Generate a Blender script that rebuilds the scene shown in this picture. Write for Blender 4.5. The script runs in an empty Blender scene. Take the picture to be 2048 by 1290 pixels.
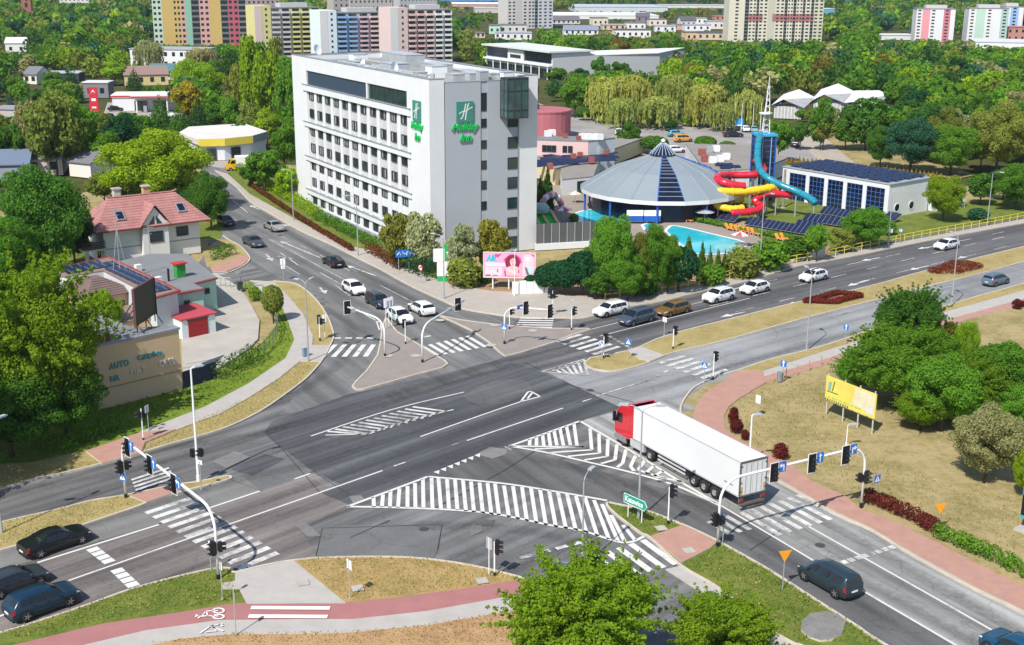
import bpy, math, random
import numpy as np
from mathutils import Vector, Matrix

random.seed(7)
RNG = np.random.default_rng(11)
sc = bpy.context.scene
COL = sc.collection
PI = math.pi
R = math.radians

# ------------------------------------------------------------------ camera (height, pitch and lens solved from the photograph)
FPX, PITCH, ROLL, CAMH = 2496.3, 0.28024, 0.0054745, 39.112
_cp, _sp, _cr, _sr = math.cos(PITCH), math.sin(PITCH), math.cos(ROLL), math.sin(ROLL)
FWD = np.array([0, _cp, -_sp]); _up = np.array([0, _sp, _cp]); _rt = np.array([1.0, 0, 0])
RGT = _cr * _rt + _sr * _up; UPV = -_sr * _rt + _cr * _up
cam = bpy.data.cameras.new('camera'); camo = bpy.data.objects.new('camera', cam); COL.objects.link(camo)
cam.sensor_width = 36; cam.lens = FPX / 2048 * 36; cam.clip_start = 1; cam.clip_end = 9000
camo.matrix_world = Matrix(((RGT[0], UPV[0], -FWD[0], 0), (RGT[1], UPV[1], -FWD[1], 0), (RGT[2], UPV[2], -FWD[2], CAMH), (0, 0, 0, 1)))
sc.camera = camo

# ------------------------------------------------------------------ daylight
SUN_EL, SHADOW_AZ = R(49), R(60)
world = bpy.data.worlds.new('World'); sc.world = world; world.use_nodes = True
_wn = world.node_tree.nodes; _wl = world.node_tree.links
_sky = _wn.new('ShaderNodeTexSky'); _sky.sky_type = 'NISHITA'; _sky.sun_disc = False
_sky.sun_elevation = SUN_EL; _sky.sun_rotation = R(210); _sky.air_density = 1.0; _sky.dust_density = 0.6
_bg = _wn['Background']; _bg.inputs['Strength'].default_value = 0.115
_wl.new(_sky.outputs[0], _bg.inputs[0])
sun = bpy.data.lights.new('sun', 'SUN'); suno = bpy.data.objects.new('sun', sun); COL.objects.link(suno)
sun.energy = 4.6; sun.angle = R(0.53); sun.color = (1.0, 0.955, 0.88)
suno.rotation_euler = Vector((math.cos(SHADOW_AZ) * math.cos(SUN_EL), math.sin(SHADOW_AZ) * math.cos(SUN_EL), -math.sin(SUN_EL))).to_track_quat('-Z', 'Y').to_euler()
sc.view_settings.view_transform = 'Standard'; sc.view_settings.look = 'None'
sc.view_settings.gamma = 1; sc.view_settings.use_curve_mapping = False; sc.view_settings.exposure = 0.33
sc.cycles.max_bounces = 6; sc.cycles.diffuse_bounces = 2; sc.cycles.glossy_bounces = 2; sc.cycles.transmission_bounces = 3
sc.cycles.transparent_max_bounces = 16

# ------------------------------------------------------------------ measuring helpers: photograph pixel -> place on the ground
def ray(x, y): return FWD * FPX + RGT * (x - 1024) + UPV * (645 - y)
def G(x, y, z=0.0):
    d = ray(x, y); t = (z - CAMH) / d[2]
    return Vector((d[0] * t, d[1] * t, z))
def HG(bx, by, tx, ty):
    B = G(bx, by); d = ray(tx, ty); t = (B.x * d[0] + B.y * d[1]) / (d[0] ** 2 + d[1] ** 2)
    return CAMH + d[2] * t
def PPM(x, y): return FPX / (G(x, y) - Vector((0, 0, CAMH))).length
def GS(pts, z=0.0): return [G(p[0], p[1], z) for p in pts]
def smooth(pts, n=5):
    P = [Vector(p) for p in pts]; out = []
    for i in range(len(P) - 1):
        a = P[max(i - 1, 0)]; b = P[i]; c = P[i + 1]; d = P[min(i + 2, len(P) - 1)]
        for k in range(n):
            t = k / n
            out.append(0.5 * ((2 * b) + (c - a) * t + (2 * a - 5 * b + 4 * c - d) * t * t + (3 * b - a - 3 * c + d) * t ** 3))
    out.append(P[-1]); return out

# ------------------------------------------------------------------ mesh collector
class MB:
    def __init__(s): s.v = []; s.f = []; s.m = []
    def add(s, vs, fs, m=0):
        o = len(s.v); s.v += [tuple(v) for v in vs]; s.f += [tuple(i + o for i in f) for f in fs]; s.m += [m] * len(fs); return s
    def poly(s, pts, m=0): return s.add(pts, [tuple(range(len(pts)))], m)
    def box(s, x0, x1, y0, y1, z0, z1, m=0):
        return s.add([(x0, y0, z0), (x1, y0, z0), (x1, y1, z0), (x0, y1, z0), (x0, y0, z1), (x1, y0, z1), (x1, y1, z1), (x0, y1, z1)],
                     [(3, 2, 1, 0), (4, 5, 6, 7), (0, 1, 5, 4), (1, 2, 6, 5), (2, 3, 7, 6), (3, 0, 4, 7)], m)
    def obox(s, c, sx, sy, sz, rz=0.0, m=0, tilt=0.0):
        mt = Matrix.Translation(c) @ Matrix.Rotation(rz, 4, 'Z') @ Matrix.Rotation(tilt, 4, 'X')
        b = MB().box(-sx / 2, sx / 2, -sy / 2, sy / 2, -sz / 2, sz / 2)
        return s.add([mt @ Vector(v) for v in b.v], b.f, m)
    def prism(s, pts, z0, z1, m=0, mside=None):
        n = len(pts); a = sum(pts[i][0] * pts[(i + 1) % n][1] - pts[(i + 1) % n][0] * pts[i][1] for i in range(n))
        if a < 0: pts = pts[::-1]
        vs = [(p[0], p[1], z0) for p in pts] + [(p[0], p[1], z1) for p in pts]
        s.add(vs, [tuple(range(n, 2 * n))], m)
        return s.add(vs, [(i, (i + 1) % n, n + (i + 1) % n, n + i) for i in range(n)], m if mside is None else mside)
    def tube(s, pts, r, n=8, m=0, caps=True):
        P = [Vector(p) for p in pts]; rr = r if isinstance(r, (list, tuple)) else [r] * len(P)
        vs = []; fs = []; prev = None
        for i, p in enumerate(P):
            t = (P[min(i + 1, len(P) - 1)] - P[max(i - 1, 0)]).normalized()
            if prev is None:
                a = Vector((0, 0, 1)) if abs(t.z) < .9 else Vector((1, 0, 0)); u = t.cross(a).normalized()
            else:
                u = (prev - t * prev.dot(t)).normalized()
            prev = u; w = t.cross(u)
            for k in range(n):
                q = 2 * PI * k / n; vs.append(p + (u * math.cos(q) + w * math.sin(q)) * rr[i])
        for i in range(len(P) - 1):
            for k in range(n):
                fs.append((i * n + k, i * n + (k + 1) % n, (i + 1) * n + (k + 1) % n, (i + 1) * n + k))
        if caps: fs.append(tuple(range(n - 1, -1, -1))); fs.append(tuple(range((len(P) - 1) * n, len(P) * n)))
        return s.add(vs, fs, m)
    def cyl(s, p0, p1, r, n=10, m=0): return s.tube([p0, p1], r, n, m)
    def lathe(s, prof, n=16, c=(0, 0, 0), m=0):
        vs = []; fs = []
        for r, z in prof:
            for k in range(n):
                q = 2 * PI * k / n; vs.append((c[0] + r * math.cos(q), c[1] + r * math.sin(q), c[2] + z))
        for i in range(len(prof) - 1):
            for k in range(n): fs.append((i * n + k, i * n + (k + 1) % n, (i + 1) * n + (k + 1) % n, (i + 1) * n + k))
        return s.add(vs, fs, m)
    def ribbon(s, pts, wid, z=None, m=0):      # flat line of constant width along ground points
        P = [Vector(p) for p in pts]; vs = []; n = len(P)
        for i, p in enumerate(P):
            t = (P[min(i + 1, n - 1)] - P[max(i - 1, 0)]); t.z = 0; t.normalize()
            nn = Vector((-t.y, t.x, 0)) * wid / 2; q = p.copy()
            if z is not None: q.z = z
            vs += [q + nn, q - nn]
        return s.add(vs, [(2 * i + 1, 2 * i + 3, 2 * i + 2, 2 * i) for i in range(n - 1)], m)
    def mesh(s, name, mats, smooth=False):
        me = bpy.data.meshes.new(name); me.from_pydata(s.v, [], s.f)
        for mt in (mats if isinstance(mats, (list, tuple)) else [mats]): me.materials.append(mt)
        if any(s.m): me.polygons.foreach_set('material_index', s.m)
        if smooth: me.polygons.foreach_set('use_smooth', [True] * len(s.f))
        me.update(); return me
    def obj(s, name, mats, parent=None, smooth=False, label=None):
        o = link(name, s.mesh(name, mats, smooth), parent)
        if label: o['label'] = label
        return o
def link(name, me, parent=None, loc=None, rz=0.0):
    o = bpy.data.objects.new(name, me); COL.objects.link(o)
    if parent is not None: o.parent = parent
    if loc is not None: o.location = loc
    if rz: o.rotation_euler = (0, 0, rz)
    return o
def tag(o, label, cat, group=None, kind=None):
    o['label'] = label; o['category'] = cat
    if group: o['group'] = group
    if kind: o['kind'] = kind
    return o
def thing(name, label, cat, loc=(0, 0, 0), rz=0.0, group=None):
    o = link(name, None, None, loc, rz); o.empty_display_size = .2
    return tag(o, label, cat, group)
def struct(o): o['kind'] = 'structure'; return o
def stuff(o): o['kind'] = 'stuff'; return o
def copy_tree(o, parent=None):
    c = o.copy(); COL.objects.link(c)
    if parent is not None: c.parent = parent
    for ch in list(KIDS.get(o.name, ())) or list(o.children): copy_tree(ch, c)
    return c
KIDS = {}

# ------------------------------------------------------------------ materials
_MC = {}
def nodes(name):
    m = bpy.data.materials.new(name); m.use_nodes = True
    nt = m.node_tree; b = nt.nodes['Principled BSDF']
    return m, nt.nodes, nt.links, b
def noise(N, L, co, scale, detail=4, rough=.6):
    t = N.new('ShaderNodeTexNoise'); t.inputs['Scale'].default_value = scale; t.inputs['Detail'].default_value = detail
    t.inputs['Roughness'].default_value = rough; L.new(co, t.inputs['Vector']); return t.outputs['Fac']
def ramp(N, L, fac, stops):
    r = N.new('ShaderNodeValToRGB'); e = r.color_ramp.elements
    while len(e) < len(stops): e.new(.5)
    for i, (p, c) in enumerate(stops): e[i].position = p; e[i].color = (*c, 1)
    L.new(fac, r.inputs[0]); return r.outputs[0]
def mix(N, L, fac, a, b, mode='MIX'):
    n = N.new('ShaderNodeMix'); n.data_type = 'RGBA'; n.blend_type = mode
    for k, v in ((0, fac), (6, a), (7, b)):
        if isinstance(v, (int, float)): n.inputs[k].default_value = v
        elif isinstance(v, tuple): n.inputs[k].default_value = (*v, 1)
        else: L.new(v, n.inputs[k])
    return n.outputs[2]
def objco(N): return N.new('ShaderNodeTexCoord').outputs['Object']
def wpos(N): return N.new('ShaderNodeNewGeometry').outputs['Position']
def sc3(c, k): return tuple(min(1, x * k) for x in c)
def mat(name, col, rough=.65, var=.12, scale=1.2, metal=0.0, bump=0.0, spec=.4, coat=0.0):
    if name in _MC: return _MC[name]
    m, N, L, b = nodes(name); co = objco(N)
    c = ramp(N, L, noise(N, L, co, scale, 6, .65), [(.3, sc3(col, 1 - var)), (.7, sc3(col, 1 + var * .6))])
    L.new(c, b.inputs['Base Color']); b.inputs['Roughness'].default_value = rough; b.inputs['Metallic'].default_value = metal
    b.inputs['Specular IOR Level'].default_value = spec
    if coat: b.inputs['Coat Weight'].default_value = coat; b.inputs['Coat Roughness'].default_value = .05
    if bump:
        bp = N.new('ShaderNodeBump'); bp.inputs['Strength'].default_value = bump; bp.inputs['Distance'].default_value = .05
        L.new(noise(N, L, co, scale * 12, 3), bp.inputs['Height']); L.new(bp.outputs[0], b.inputs['Normal'])
    _MC[name] = m; return m
def asphalt(name, col, ang, streak=.3, red=0.0, cracks=.22):
    m, N, L, b = nodes(name); co = wpos(N)
    mp = N.new('ShaderNodeMapping'); mp.vector_type = 'POINT'; L.new(co, mp.inputs['Vector'])
    mp.inputs['Rotation'].default_value = (0, 0, -ang); mp.inputs['Scale'].default_value = (1, 1, 1)
    mq = N.new('ShaderNodeMapping'); L.new(mp.outputs[0], mq.inputs['Vector']); mq.inputs['Scale'].default_value = (.016, .75, 1)
    st = ramp(N, L, noise(N, L, mq.outputs[0], 1.0, 4, .55), [(.33, (1 - streak,) * 3), (.66, (1 + streak * .55,) * 3)])
    big = ramp(N, L, noise(N, L, co, .11, 5, .6), [(.3, (.76,) * 3), (.7, (1.2,) * 3)])
    fine = ramp(N, L, noise(N, L, co, 3.5, 4, .8), [(.25, (.86,) * 3), (.75, (1.13,) * 3)])
    c = mix(N, L, 1.0, st, big, 'MULTIPLY'); c = mix(N, L, 1.0, c, fine, 'MULTIPLY'); c = mix(N, L, 1.0, c, col, 'MULTIPLY')
    if cracks:
        vo = N.new('ShaderNodeTexVoronoi'); vo.feature = 'DISTANCE_TO_EDGE'; vo.inputs['Scale'].default_value = .16
        wob = N.new('ShaderNodeVectorMath'); wob.operation = 'ADD'; ns = N.new('ShaderNodeTexNoise'); ns.inputs['Scale'].default_value = .5
        ns.inputs['Detail'].default_value = 5; L.new(co, ns.inputs['Vector']); sv = N.new('ShaderNodeVectorMath'); sv.operation = 'SCALE'
        sv.inputs['Scale'].default_value = 3.0; L.new(ns.outputs['Color'], sv.inputs[0]); L.new(co, wob.inputs[0]); L.new(sv.outputs[0], wob.inputs[1])
        L.new(wob.outputs[0], vo.inputs['Vector'])
        cr = ramp(N, L, vo.outputs['Distance'], [(.002, (1 - cracks,) * 3), (.012, (1,) * 3)])
        c = mix(N, L, 1.0, c, cr, 'MULTIPLY')
    L.new(c, b.inputs['Base Color']); b.inputs['Roughness'].default_value = .82; b.inputs['Specular IOR Level'].default_value = .25
    return m
def paint(name, wear, under=(.13, .13, .13), col=(.62, .61, .585)):
    m, N, L, b = nodes(name); co = wpos(N)
    f = mix(N, L, .5, noise(N, L, co, 1.6, 6, .75), noise(N, L, co, .35, 3))
    k = ramp(N, L, f, [(max(0, wear - .1), (0, 0, 0)), (wear + .08, (1, 1, 1))])
    L.new(mix(N, L, k, under, col), b.inputs['Base Color']); b.inputs['Roughness'].default_value = .7; return m
def turf(name, cols, scale=.35, bump=.6):
    m, N, L, b = nodes(name); co = wpos(N)
    f = mix(N, L, .45, noise(N, L, co, scale, 6, .7), noise(N, L, co, scale * 7, 5, .8))
    n = len(cols); c = ramp(N, L, f, [(.30 + .40 * i / (n - 1), cols[i]) for i in range(n)])
    fine = ramp(N, L, noise(N, L, co, 9, 3, .8), [(.25, (.7,) * 3), (.75, (1.25,) * 3)])
    L.new(mix(N, L, 1.0, c, fine, 'MULTIPLY'), b.inputs['Base Color']); b.inputs['Roughness'].default_value = .95
    b.inputs['Specular IOR Level'].default_value = .1
    bp = N.new('ShaderNodeBump'); bp.inputs['Strength'].default_value = bump; bp.inputs['Distance'].default_value = .12
    L.new(noise(N, L, co, 5, 4, .8), bp.inputs['Height']); L.new(bp.outputs[0], b.inputs['Normal']); return m
def leafmat(name, col=None, trans=.45, var=.24):
    m, N, L, b = nodes(name); N.remove(b); out = N['Material Output']
    g = N.new('ShaderNodeNewGeometry'); rnd = g.outputs['Random Per Island']
    k = ramp(N, L, rnd, [(0, (1 - var,) * 3), (1, (1 + var,) * 3)])
    hue = ramp(N, L, noise(N, L, objco(N), .35, 3), [(.3, (.90, .97, 1.03)), (.7, (1.12, 1.05, .85))])
    if col is None:
        oi = N.new('ShaderNodeObjectInfo'); c = oi.outputs['Color']
    elif col == 'attr':
        a = N.new('ShaderNodeAttribute'); a.attribute_name = 'tint'; c = a.outputs['Color']
    else: c = col
    c = mix(N, L, 1.0, c, k, 'MULTIPLY') if not isinstance(c, tuple) else mix(N, L, 1.0, k, c, 'MULTIPLY')
    c = mix(N, L, 1.0, c, hue, 'MULTIPLY')
    d = N.new('ShaderNodeBsdfDiffuse'); t = N.new('ShaderNodeBsdfTranslucent'); mx = N.new('ShaderNodeMixShader')
    L.new(c, d.inputs[0]); L.new(mix(N, L, 1.0, c, (1.15, 1.2, .55), 'MULTIPLY'), t.inputs[0]); mx.inputs[0].default_value = trans
    L.new(d.outputs[0], mx.inputs[1]); L.new(t.outputs[0], mx.inputs[2]); L.new(mx.outputs[0], out.inputs[0]); return m
def glass(name, col=(.02, .03, .04), rough=.06, var=.5, scale=.6):
    return mat(name, col, rough, var, scale, 0, 0, .9)
A1, A2, B1 = R(45.5), R(39), R(-60.2)      # directions of the main road (two legs) and of the crossing road
WHITE = mat('white_render', (.68, .69, .70), .8, .05, .35)
LGREY = mat('light_grey_panel', (.39, .42, .46), .7, .04, .3)
MGREY = mat('mid_grey', (.25, .27, .29), .6, .1)
DGREY = mat('dark_grey_metal', (.05, .055, .06), .5, .15)
BLACK = mat('black_plastic', (.012, .012, .014), .45, .2)
GALV = mat('galvanised_steel', (.42, .44, .46), .45, .12, 3, .3)
WPAINT = mat('white_painted_steel', (.78, .79, .80), .4, .05, 2)
CONC = mat('concrete', (.42, .39, .35), .85, .14, .8, 0, .2)
KERB = mat('kerb_concrete', (.52, .46, .38), .85, .18, 1.3)
GLASS = glass('dark_window_glass')
GLASSB = glass('blue_curtain_glass', (.006, .010, .032), .12)
GLASSG = glass('green_window_glass', (.02, .05, .055), .06)
LEAF = leafmat('leaf_foliage'); BARK = mat('bark', (.075, .055, .04), .9, .3, 3, 0, .4)
SIGNBLUE = mat('sign_blue', (.02, .16, .55), .4, .03); SIGNWHITE = mat('sign_white', (.8, .8, .8), .4, .03)
SIGNORANGE = mat('sign_orange', (.85, .33, .02), .45, .05); SIGNGREEN = mat('sign_green', (.01, .30, .20), .4, .05)
SIGNBACK = mat('sign_back_grey', (.36, .37, .38), .5, .1); RED = mat('red_paint', (.55, .02, .025), .4, .08)
SOLAR = mat('solar_cell_blue', (.012, .020, .060), .3, .3, .8, 0, 0, .5)
# ================================================================== GROUND, ROADS, PAVEMENTS
TURF = turf('dry_turf', [(.15, .15, .04), (.26, .215, .09), (.40, .315, .16), (.36, .27, .14)], .22)
TURFG = turf('green_turf', [(0.053, 0.088, 0.017), (0.100, 0.147, 0.024), (0.177, 0.201, 0.041), (0.283, 0.236, 0.083)], .3)
TURFL = turf('lush_turf', [(.06, .105, .012), (.11, .185, .02), (.19, .25, .03), (.25, .26, .05)], .3)
TURFM = turf('straw_turf', [(0.189, 0.159, 0.053), (0.307, 0.248, 0.100), (0.401, 0.319, 0.142), (0.260, 0.236, 0.083)], .35)
SOIL = turf('dry_earth', [(0.236, 0.147, 0.083), (0.342, 0.218, 0.124), (0.425, 0.289, 0.177)], .4)
FIELD = turf('bare_field', [(0.283, 0.201, 0.130), (0.389, 0.295, 0.201), (0.342, 0.248, 0.153)], .3)
WOODG = turf('woodland_floor', [(0.035, 0.047, 0.014), (0.071, 0.077, 0.024), (0.130, 0.118, 0.047)], .15)
PAVE = mat('paving_slab_grey', (.42, .39, .36), .85, .1, .8, 0, .2)
PAVEB = mat('paving_brown', (.27, .235, .21), .85, .12, .5, 0, .25)
PAVER = mat('paving_red_brick', (.42, .235, .185), .85, .14, .9, 0, .25)
CYC = mat('cycle_asphalt_red', (.36, .155, .15), .85, .1, .7, 0, .2)
CONCY = mat('yard_concrete', (.42, .39, .345), .85, .15, .35, 0, .2)
AS_MAIN = asphalt('asphalt_main', (0.160, 0.158, 0.158), A1, 0.5)
AS_JUNC = asphalt('asphalt_dark', (0.094, 0.097, 0.104), A1, 0.5)
AS_RED = asphalt('asphalt_reddish', (0.194, 0.169, 0.160), A1, 0.45)
AS_RIGHT = asphalt('asphalt_upper', (0.127, 0.124, 0.127), A2, 0.42)
AS_LITE = asphalt('asphalt_pale', (0.262, 0.265, 0.266), A2, 0.24)
AS_NORTH = asphalt('asphalt_north', (0.169, 0.168, 0.166), B1, 0.34)
AS_SOUTH = asphalt('asphalt_south', (0.288, 0.288, 0.275), B1, 0.5)
AS_SLIP = asphalt('asphalt_slip', (0.114, 0.113, 0.113), B1, 0.34)
AS_PATCH = asphalt('asphalt_patch', (.150, .149, .149), A1, .08)
AS_PATCHL = asphalt('asphalt_patch_pale', (.205, .200, .192), A1, .12)

gm = MB(); _n = 64
gm.poly([(3800 * math.cos(2 * PI * k / _n), 3800 * math.sin(2 * PI * k / _n) + 300, -.25) for k in range(_n)])
struct(gm.obj('ground', WOODG))
def sheet(name, px, m, z, sm=False):
    P = GS(px, z)
    if sm: P = smooth(P, 4)
    return struct(MB().poly(_ccw(P)).obj(name, m))
def _ccw(P):
    a = sum(P[i][0] * P[(i + 1) % len(P)][1] - P[(i + 1) % len(P)][0] * P[i][1] for i in range(len(P)))
    return P if a > 0 else P[::-1]
sheet('near_field', [(-900, 1700), (-500, 700), (0, 420), (430, 330), (1060, 330), (1100, 470), (1700, 400), (2300, 330), (3200, 900), (2600, 1800), (600, 2600)], TURF, -.12)
sheet('road', [(-420, 1290), (-420, 1060), (0, 960), (300, 870), (550, 790), (640, 690), (650, 610), (500, 560), (420, 575), (400, 530), (440, 430), (400, 330), (470, 340), (540, 395), (900, 590), (1030, 628),
      (1260, 600), (1660, 508), (2060, 428), (2500, 350), (2500, 470), (2060, 600), (1500, 770), (1420, 840), (1540, 930), (2060, 1210), (2700, 1560), (2300, 1900), (1300, 1500), (1000, 1220), (600, 1150), (200, 1230), (-420, 1420)], AS_MAIN, 0)
sheet('road', [(395, 325), (470, 345), (540, 400), (700, 480), (900, 590), (1030, 622), (1190, 630), (1176, 658), (1010, 712), (860, 756), (720, 800), (560, 830), (630, 740), (668, 690), (655, 600), (500, 530), (420, 590), (395, 530), (452, 440)], AS_NORTH, .004)
sheet('road', [(1030, 640), (1258, 590), (1660, 500), (2060, 425), (2600, 330), (2600, 395), (2048, 493), (1741, 572), (1606, 603), (1331, 672), (1263, 692), (1170, 725), (1082, 743), (1000, 720)], AS_RIGHT, .008)
sheet('road', [(1140, 770), (1090, 745), (1240, 740), (1349, 704), (1606, 637), (1741, 602), (1870, 569), (2048, 521), (2600, 385), (2600, 470), (2048, 580), (1612, 712), (1471, 755), (1410, 770), (1363, 804), (1363, 830), (1250, 822)], AS_LITE, .012)
sheet('road', [(1160, 842), (1250, 818), (1330, 800), (1400, 815), (1363, 825), (1400, 860), (1533, 940), (2048, 1215), (2700, 1560), (2500, 1640), (1911, 1290), (1448, 1035), (1300, 950)], AS_SOUTH, .016)
sheet('road', [(1019, 892), (1433, 1006), (1630, 1123), (1911, 1290), (2500, 1640), (2300, 1700), (1700, 1260), (1440, 1090), (1214, 1003), (1100, 981), (856, 953)], AS_SLIP, .020)
sheet('road', [(-420, 1290), (-420, 1200), (0, 1100), (293, 1008), (457, 957), (520, 981), (620, 945), (700, 985), (695, 1012), (600, 1060), (640, 1118), (400, 1150), (0, 1290), (-420, 1420)], AS_RED, .024)
sheet('road', [(527, 863), (650, 806), (850, 757), (1000, 718), (1060, 735), (1150, 772), (1240, 815), (1168, 838), (1020, 890), (860, 950), (695, 1008), (640, 985), (682, 968), (626, 942), (560, 893)], AS_JUNC, .028)
sheet('road_patch', [(-300, 1180), (0, 1103), (293, 1009), (457, 957), (485, 951), (521, 981), (316, 1048), (187, 1085), (0, 1140), (-300, 1225)], AS_PATCHL, .032)
sheet('road_patch', [(480, 948), (570, 912), (626, 942), (588, 958), (520, 981)], AS_PATCH, .034)
sheet('road_patch', [(645, 1056), (700, 1050), (884, 1049), (875, 1100), (868, 1116), (632, 1112)], AS_PATCH, .036)
sheet('road_patch', [(925, 792), (960, 772), (1000, 760), (1045, 760), (1062, 774), (1046, 790), (1015, 804), (980, 811), (945, 805), (925, 792)], asphalt('asphalt_worn_pale', (.118, .117, .117), A1, .3), .034, True)
for q in ([(952, 908), (980, 894), (1015, 898), (1012, 908), (985, 917)], [(640, 952), (660, 960), (676, 970), (655, 974), (620, 955)], [(698, 992), (722, 990), (730, 1000), (708, 1010)], [(590, 1050), (612, 1044), (642, 1072), (618, 1074)], [(940, 1055), (962, 1047), (966, 1062), (942, 1072)], [(424, 922), (470, 902), (500, 914), (452, 936)]):
    sheet('road_patch', q, AS_PATCHL, .038)
sheet('road_patch', [(955, 1038), (990, 1040), (985, 1052), (950, 1050)], AS_SLIP, .040)
sheet('road_patch', [(462, 938), (530, 908), (572, 918), (505, 952)], AS_JUNC, .040)
sheet('road_patch', [(545, 842), (700, 788), (850, 755), (866, 764), (700, 812), (560, 868), (530, 862)], AS_JUNC, .042)
sheet('road_patch', [(760, 790), (830, 765), (900, 745), (1000, 722), (1010, 735), (900, 765), (780, 808)], AS_SLIP, .043)

sheet('forecourt', [(196, 262), (215, 205), (345, 205), (350, 235), (300, 262), (240, 268)], mat('forecourt_paving', (.36, .33, .31), .9, .1, .4), -.10)
sheet('store_yard', [(440, 350), (395, 322), (420, 262), (520, 275), (520, 345), (480, 372)], mat('store_paving', (.36, .32, .29), .9, .1, .4), -.10)
sheet('side_road', [(-200, 330), (-60, 240), (60, 205), (80, 225), (55, 262), (90, 300), (40, 330)], mat('side_road_paving', (.40, .37, .34), .9, .1, .4), -.10)
_ZS = [0]
def slab(name, px, m, sm=False, base=.10, exact=None):
    _ZS[0] += 1; z = exact or base + .0031 * (_ZS[0] % 24); P = GS(px, z)
    if sm: P = smooth(P, 4)
    o = MB().prism(P, -.1, z, 0, 1).obj(name, [m, KERB]); struct(o); return o
def kerb(px, name='kerb', z=.16, w=.17, sm=True):
    P = GS(px, z); P = smooth(P, 4) if sm else P
    b = MB(); n = len(P); L_ = []; R_ = []
    for i, p in enumerate(P):
        t = P[min(i + 1, n - 1)] - P[max(i - 1, 0)]; t.z = 0; t.normalize(); nn = Vector((-t.y, t.x, 0)) * w / 2
        L_.append(p + nn); R_.append(p - nn)
    for i in range(n - 1):
        a, c, d, e = L_[i], R_[i], R_[i + 1], L_[i + 1]
        lo = lambda q: Vector((q.x, q.y, -.05))
        b.poly([a, c, d, e]); b.poly([lo(a), a, e, lo(e)]); b.poly([c, lo(c), lo(d), d])
    return struct(b.obj(name, KERB))
# --- left side: lush bank, footpath, dry verge
KL = [(-300, 1052), (0, 976), (59, 958), (123, 945), (202, 926), (281, 904), (352, 883), (440, 858), (498, 833), (542, 807), (600, 765), (622, 745), (644, 719), (660, 690), (667, 672), (664, 655), (652, 627), (629, 595), (597, 569), (572, 563), (547, 561)]
slab('verge', KL + [(500, 566), (520, 600), (560, 640), (580, 690), (560, 740), (500, 780), (380, 830), (250, 880), (100, 905), (-300, 960)], TURFM, base=.06)
kerb(KL)
slab('lush_bank', [(-300, 940), (-300, 700), (60, 700), (180, 810), (366, 765), (430, 745), (520, 690), (560, 640), (530, 590), (480, 575), (500, 562), (550, 583), (572, 632), (589, 676), (573, 716), (500, 766), (411, 813), (311, 851), (281, 864), (172, 901), (60, 925)], TURFL, base=.06)
slab('footpath', [(281, 863), (311, 851), (410, 813), (498, 766), (571, 716), (589, 678), (572, 632), (550, 583), (520, 566), (500, 560), (547, 563), (573, 588), (606, 627), (626, 671), (624, 700), (600, 722), (557, 757), (498, 795), (440, 827), (352, 860), (284, 884)], PAVE, base=.13)
slab('footpath', [(624, 690), (658, 690), (652, 712), (640, 722), (600, 722), (616, 704)], PAVE, base=.14)
slab('footpath', [(172, 901), (281, 864), (352, 858), (290, 884), (282, 905), (204, 926)], PAVER, base=.20)
slab('yard', [(366, 748), (360, 640), (430, 545), (466, 566), (490, 590), (504, 612), (519, 640), (516, 677), (500, 694), (470, 715), (434, 737)], CONCY, base=.08)
slab('driveway', [(425, 575), (430, 540), (470, 530), (498, 522), (500, 535), (548, 560), (500, 562), (466, 566)], AS_PATCHL, base=-.06)
slab('footpath', [(425, 543), (454, 542), (484, 530), (498, 519), (492, 508), (465, 518), (440, 528), (420, 532)], PAVER, base=.08)
slab('verge', [(498, 519), (495, 508), (480, 492), (460, 481), (440, 478), (405, 500), (415, 535), (440, 528), (465, 518), (485, 512)], TURFM, base=.06)
kerb([(425, 546), (454, 545), (484, 532), (499, 519), (495, 507), (480, 491), (460, 480), (446, 470)])
slab('earth', [(380, 480), (440, 478), (452, 440), (440, 400), (150, 420), (-200, 520), (-300, 700), (60, 700), (160, 650), (380, 540)], TURFG, base=.02)
# --- hotel side pavement and planted bank
KR = [(430, 340), (470, 371), (500, 402), (538, 425), (594, 457), (664, 489), (717, 516), (764, 539), (816, 568), (881, 598), (922, 615), (969, 624), (1036, 633), (1111, 634), (1176, 633), (1258, 612), (1323, 601), (1410, 580), (1498, 560), (1600, 530), (1653, 521), (1741, 504), (1858, 480), (2048, 445), (2400, 385)]
KRb = [(455, 347), (500, 388), (585, 435), (646, 468), (711, 494), (752, 503), (793, 526), (881, 561), (910, 570), (986, 582), (1100, 586), (1209, 596), (1265, 591), (1393, 573), (1516, 541), (1586, 526), (1653, 514), (1776, 488), (1893, 466), (2048, 437), (2400, 370)]
slab('pavement', KR + KRb[::-1], mat('paving_tan', (.40, .36, .315), .85, .1, .6, 0, .2), base=.07)
kerb(KR)
slab('planted_bank', [(455, 347), (500, 388), (585, 435), (646, 468), (711, 494), (752, 503), (793, 526), (881, 561), (880, 535), (790, 470), (700, 440), (596, 392), (540, 340), (470, 320)], TURFG, base=.04)
slab('earth_strip', [(880, 560), (910, 571), (986, 583), (1100, 587), (1209, 597), (1265, 592), (1393, 574), (1516, 542), (1660, 512), (1660, 490), (1500, 500), (1200, 560), (1080, 560), (880, 535)], SOIL, base=.04)
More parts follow.
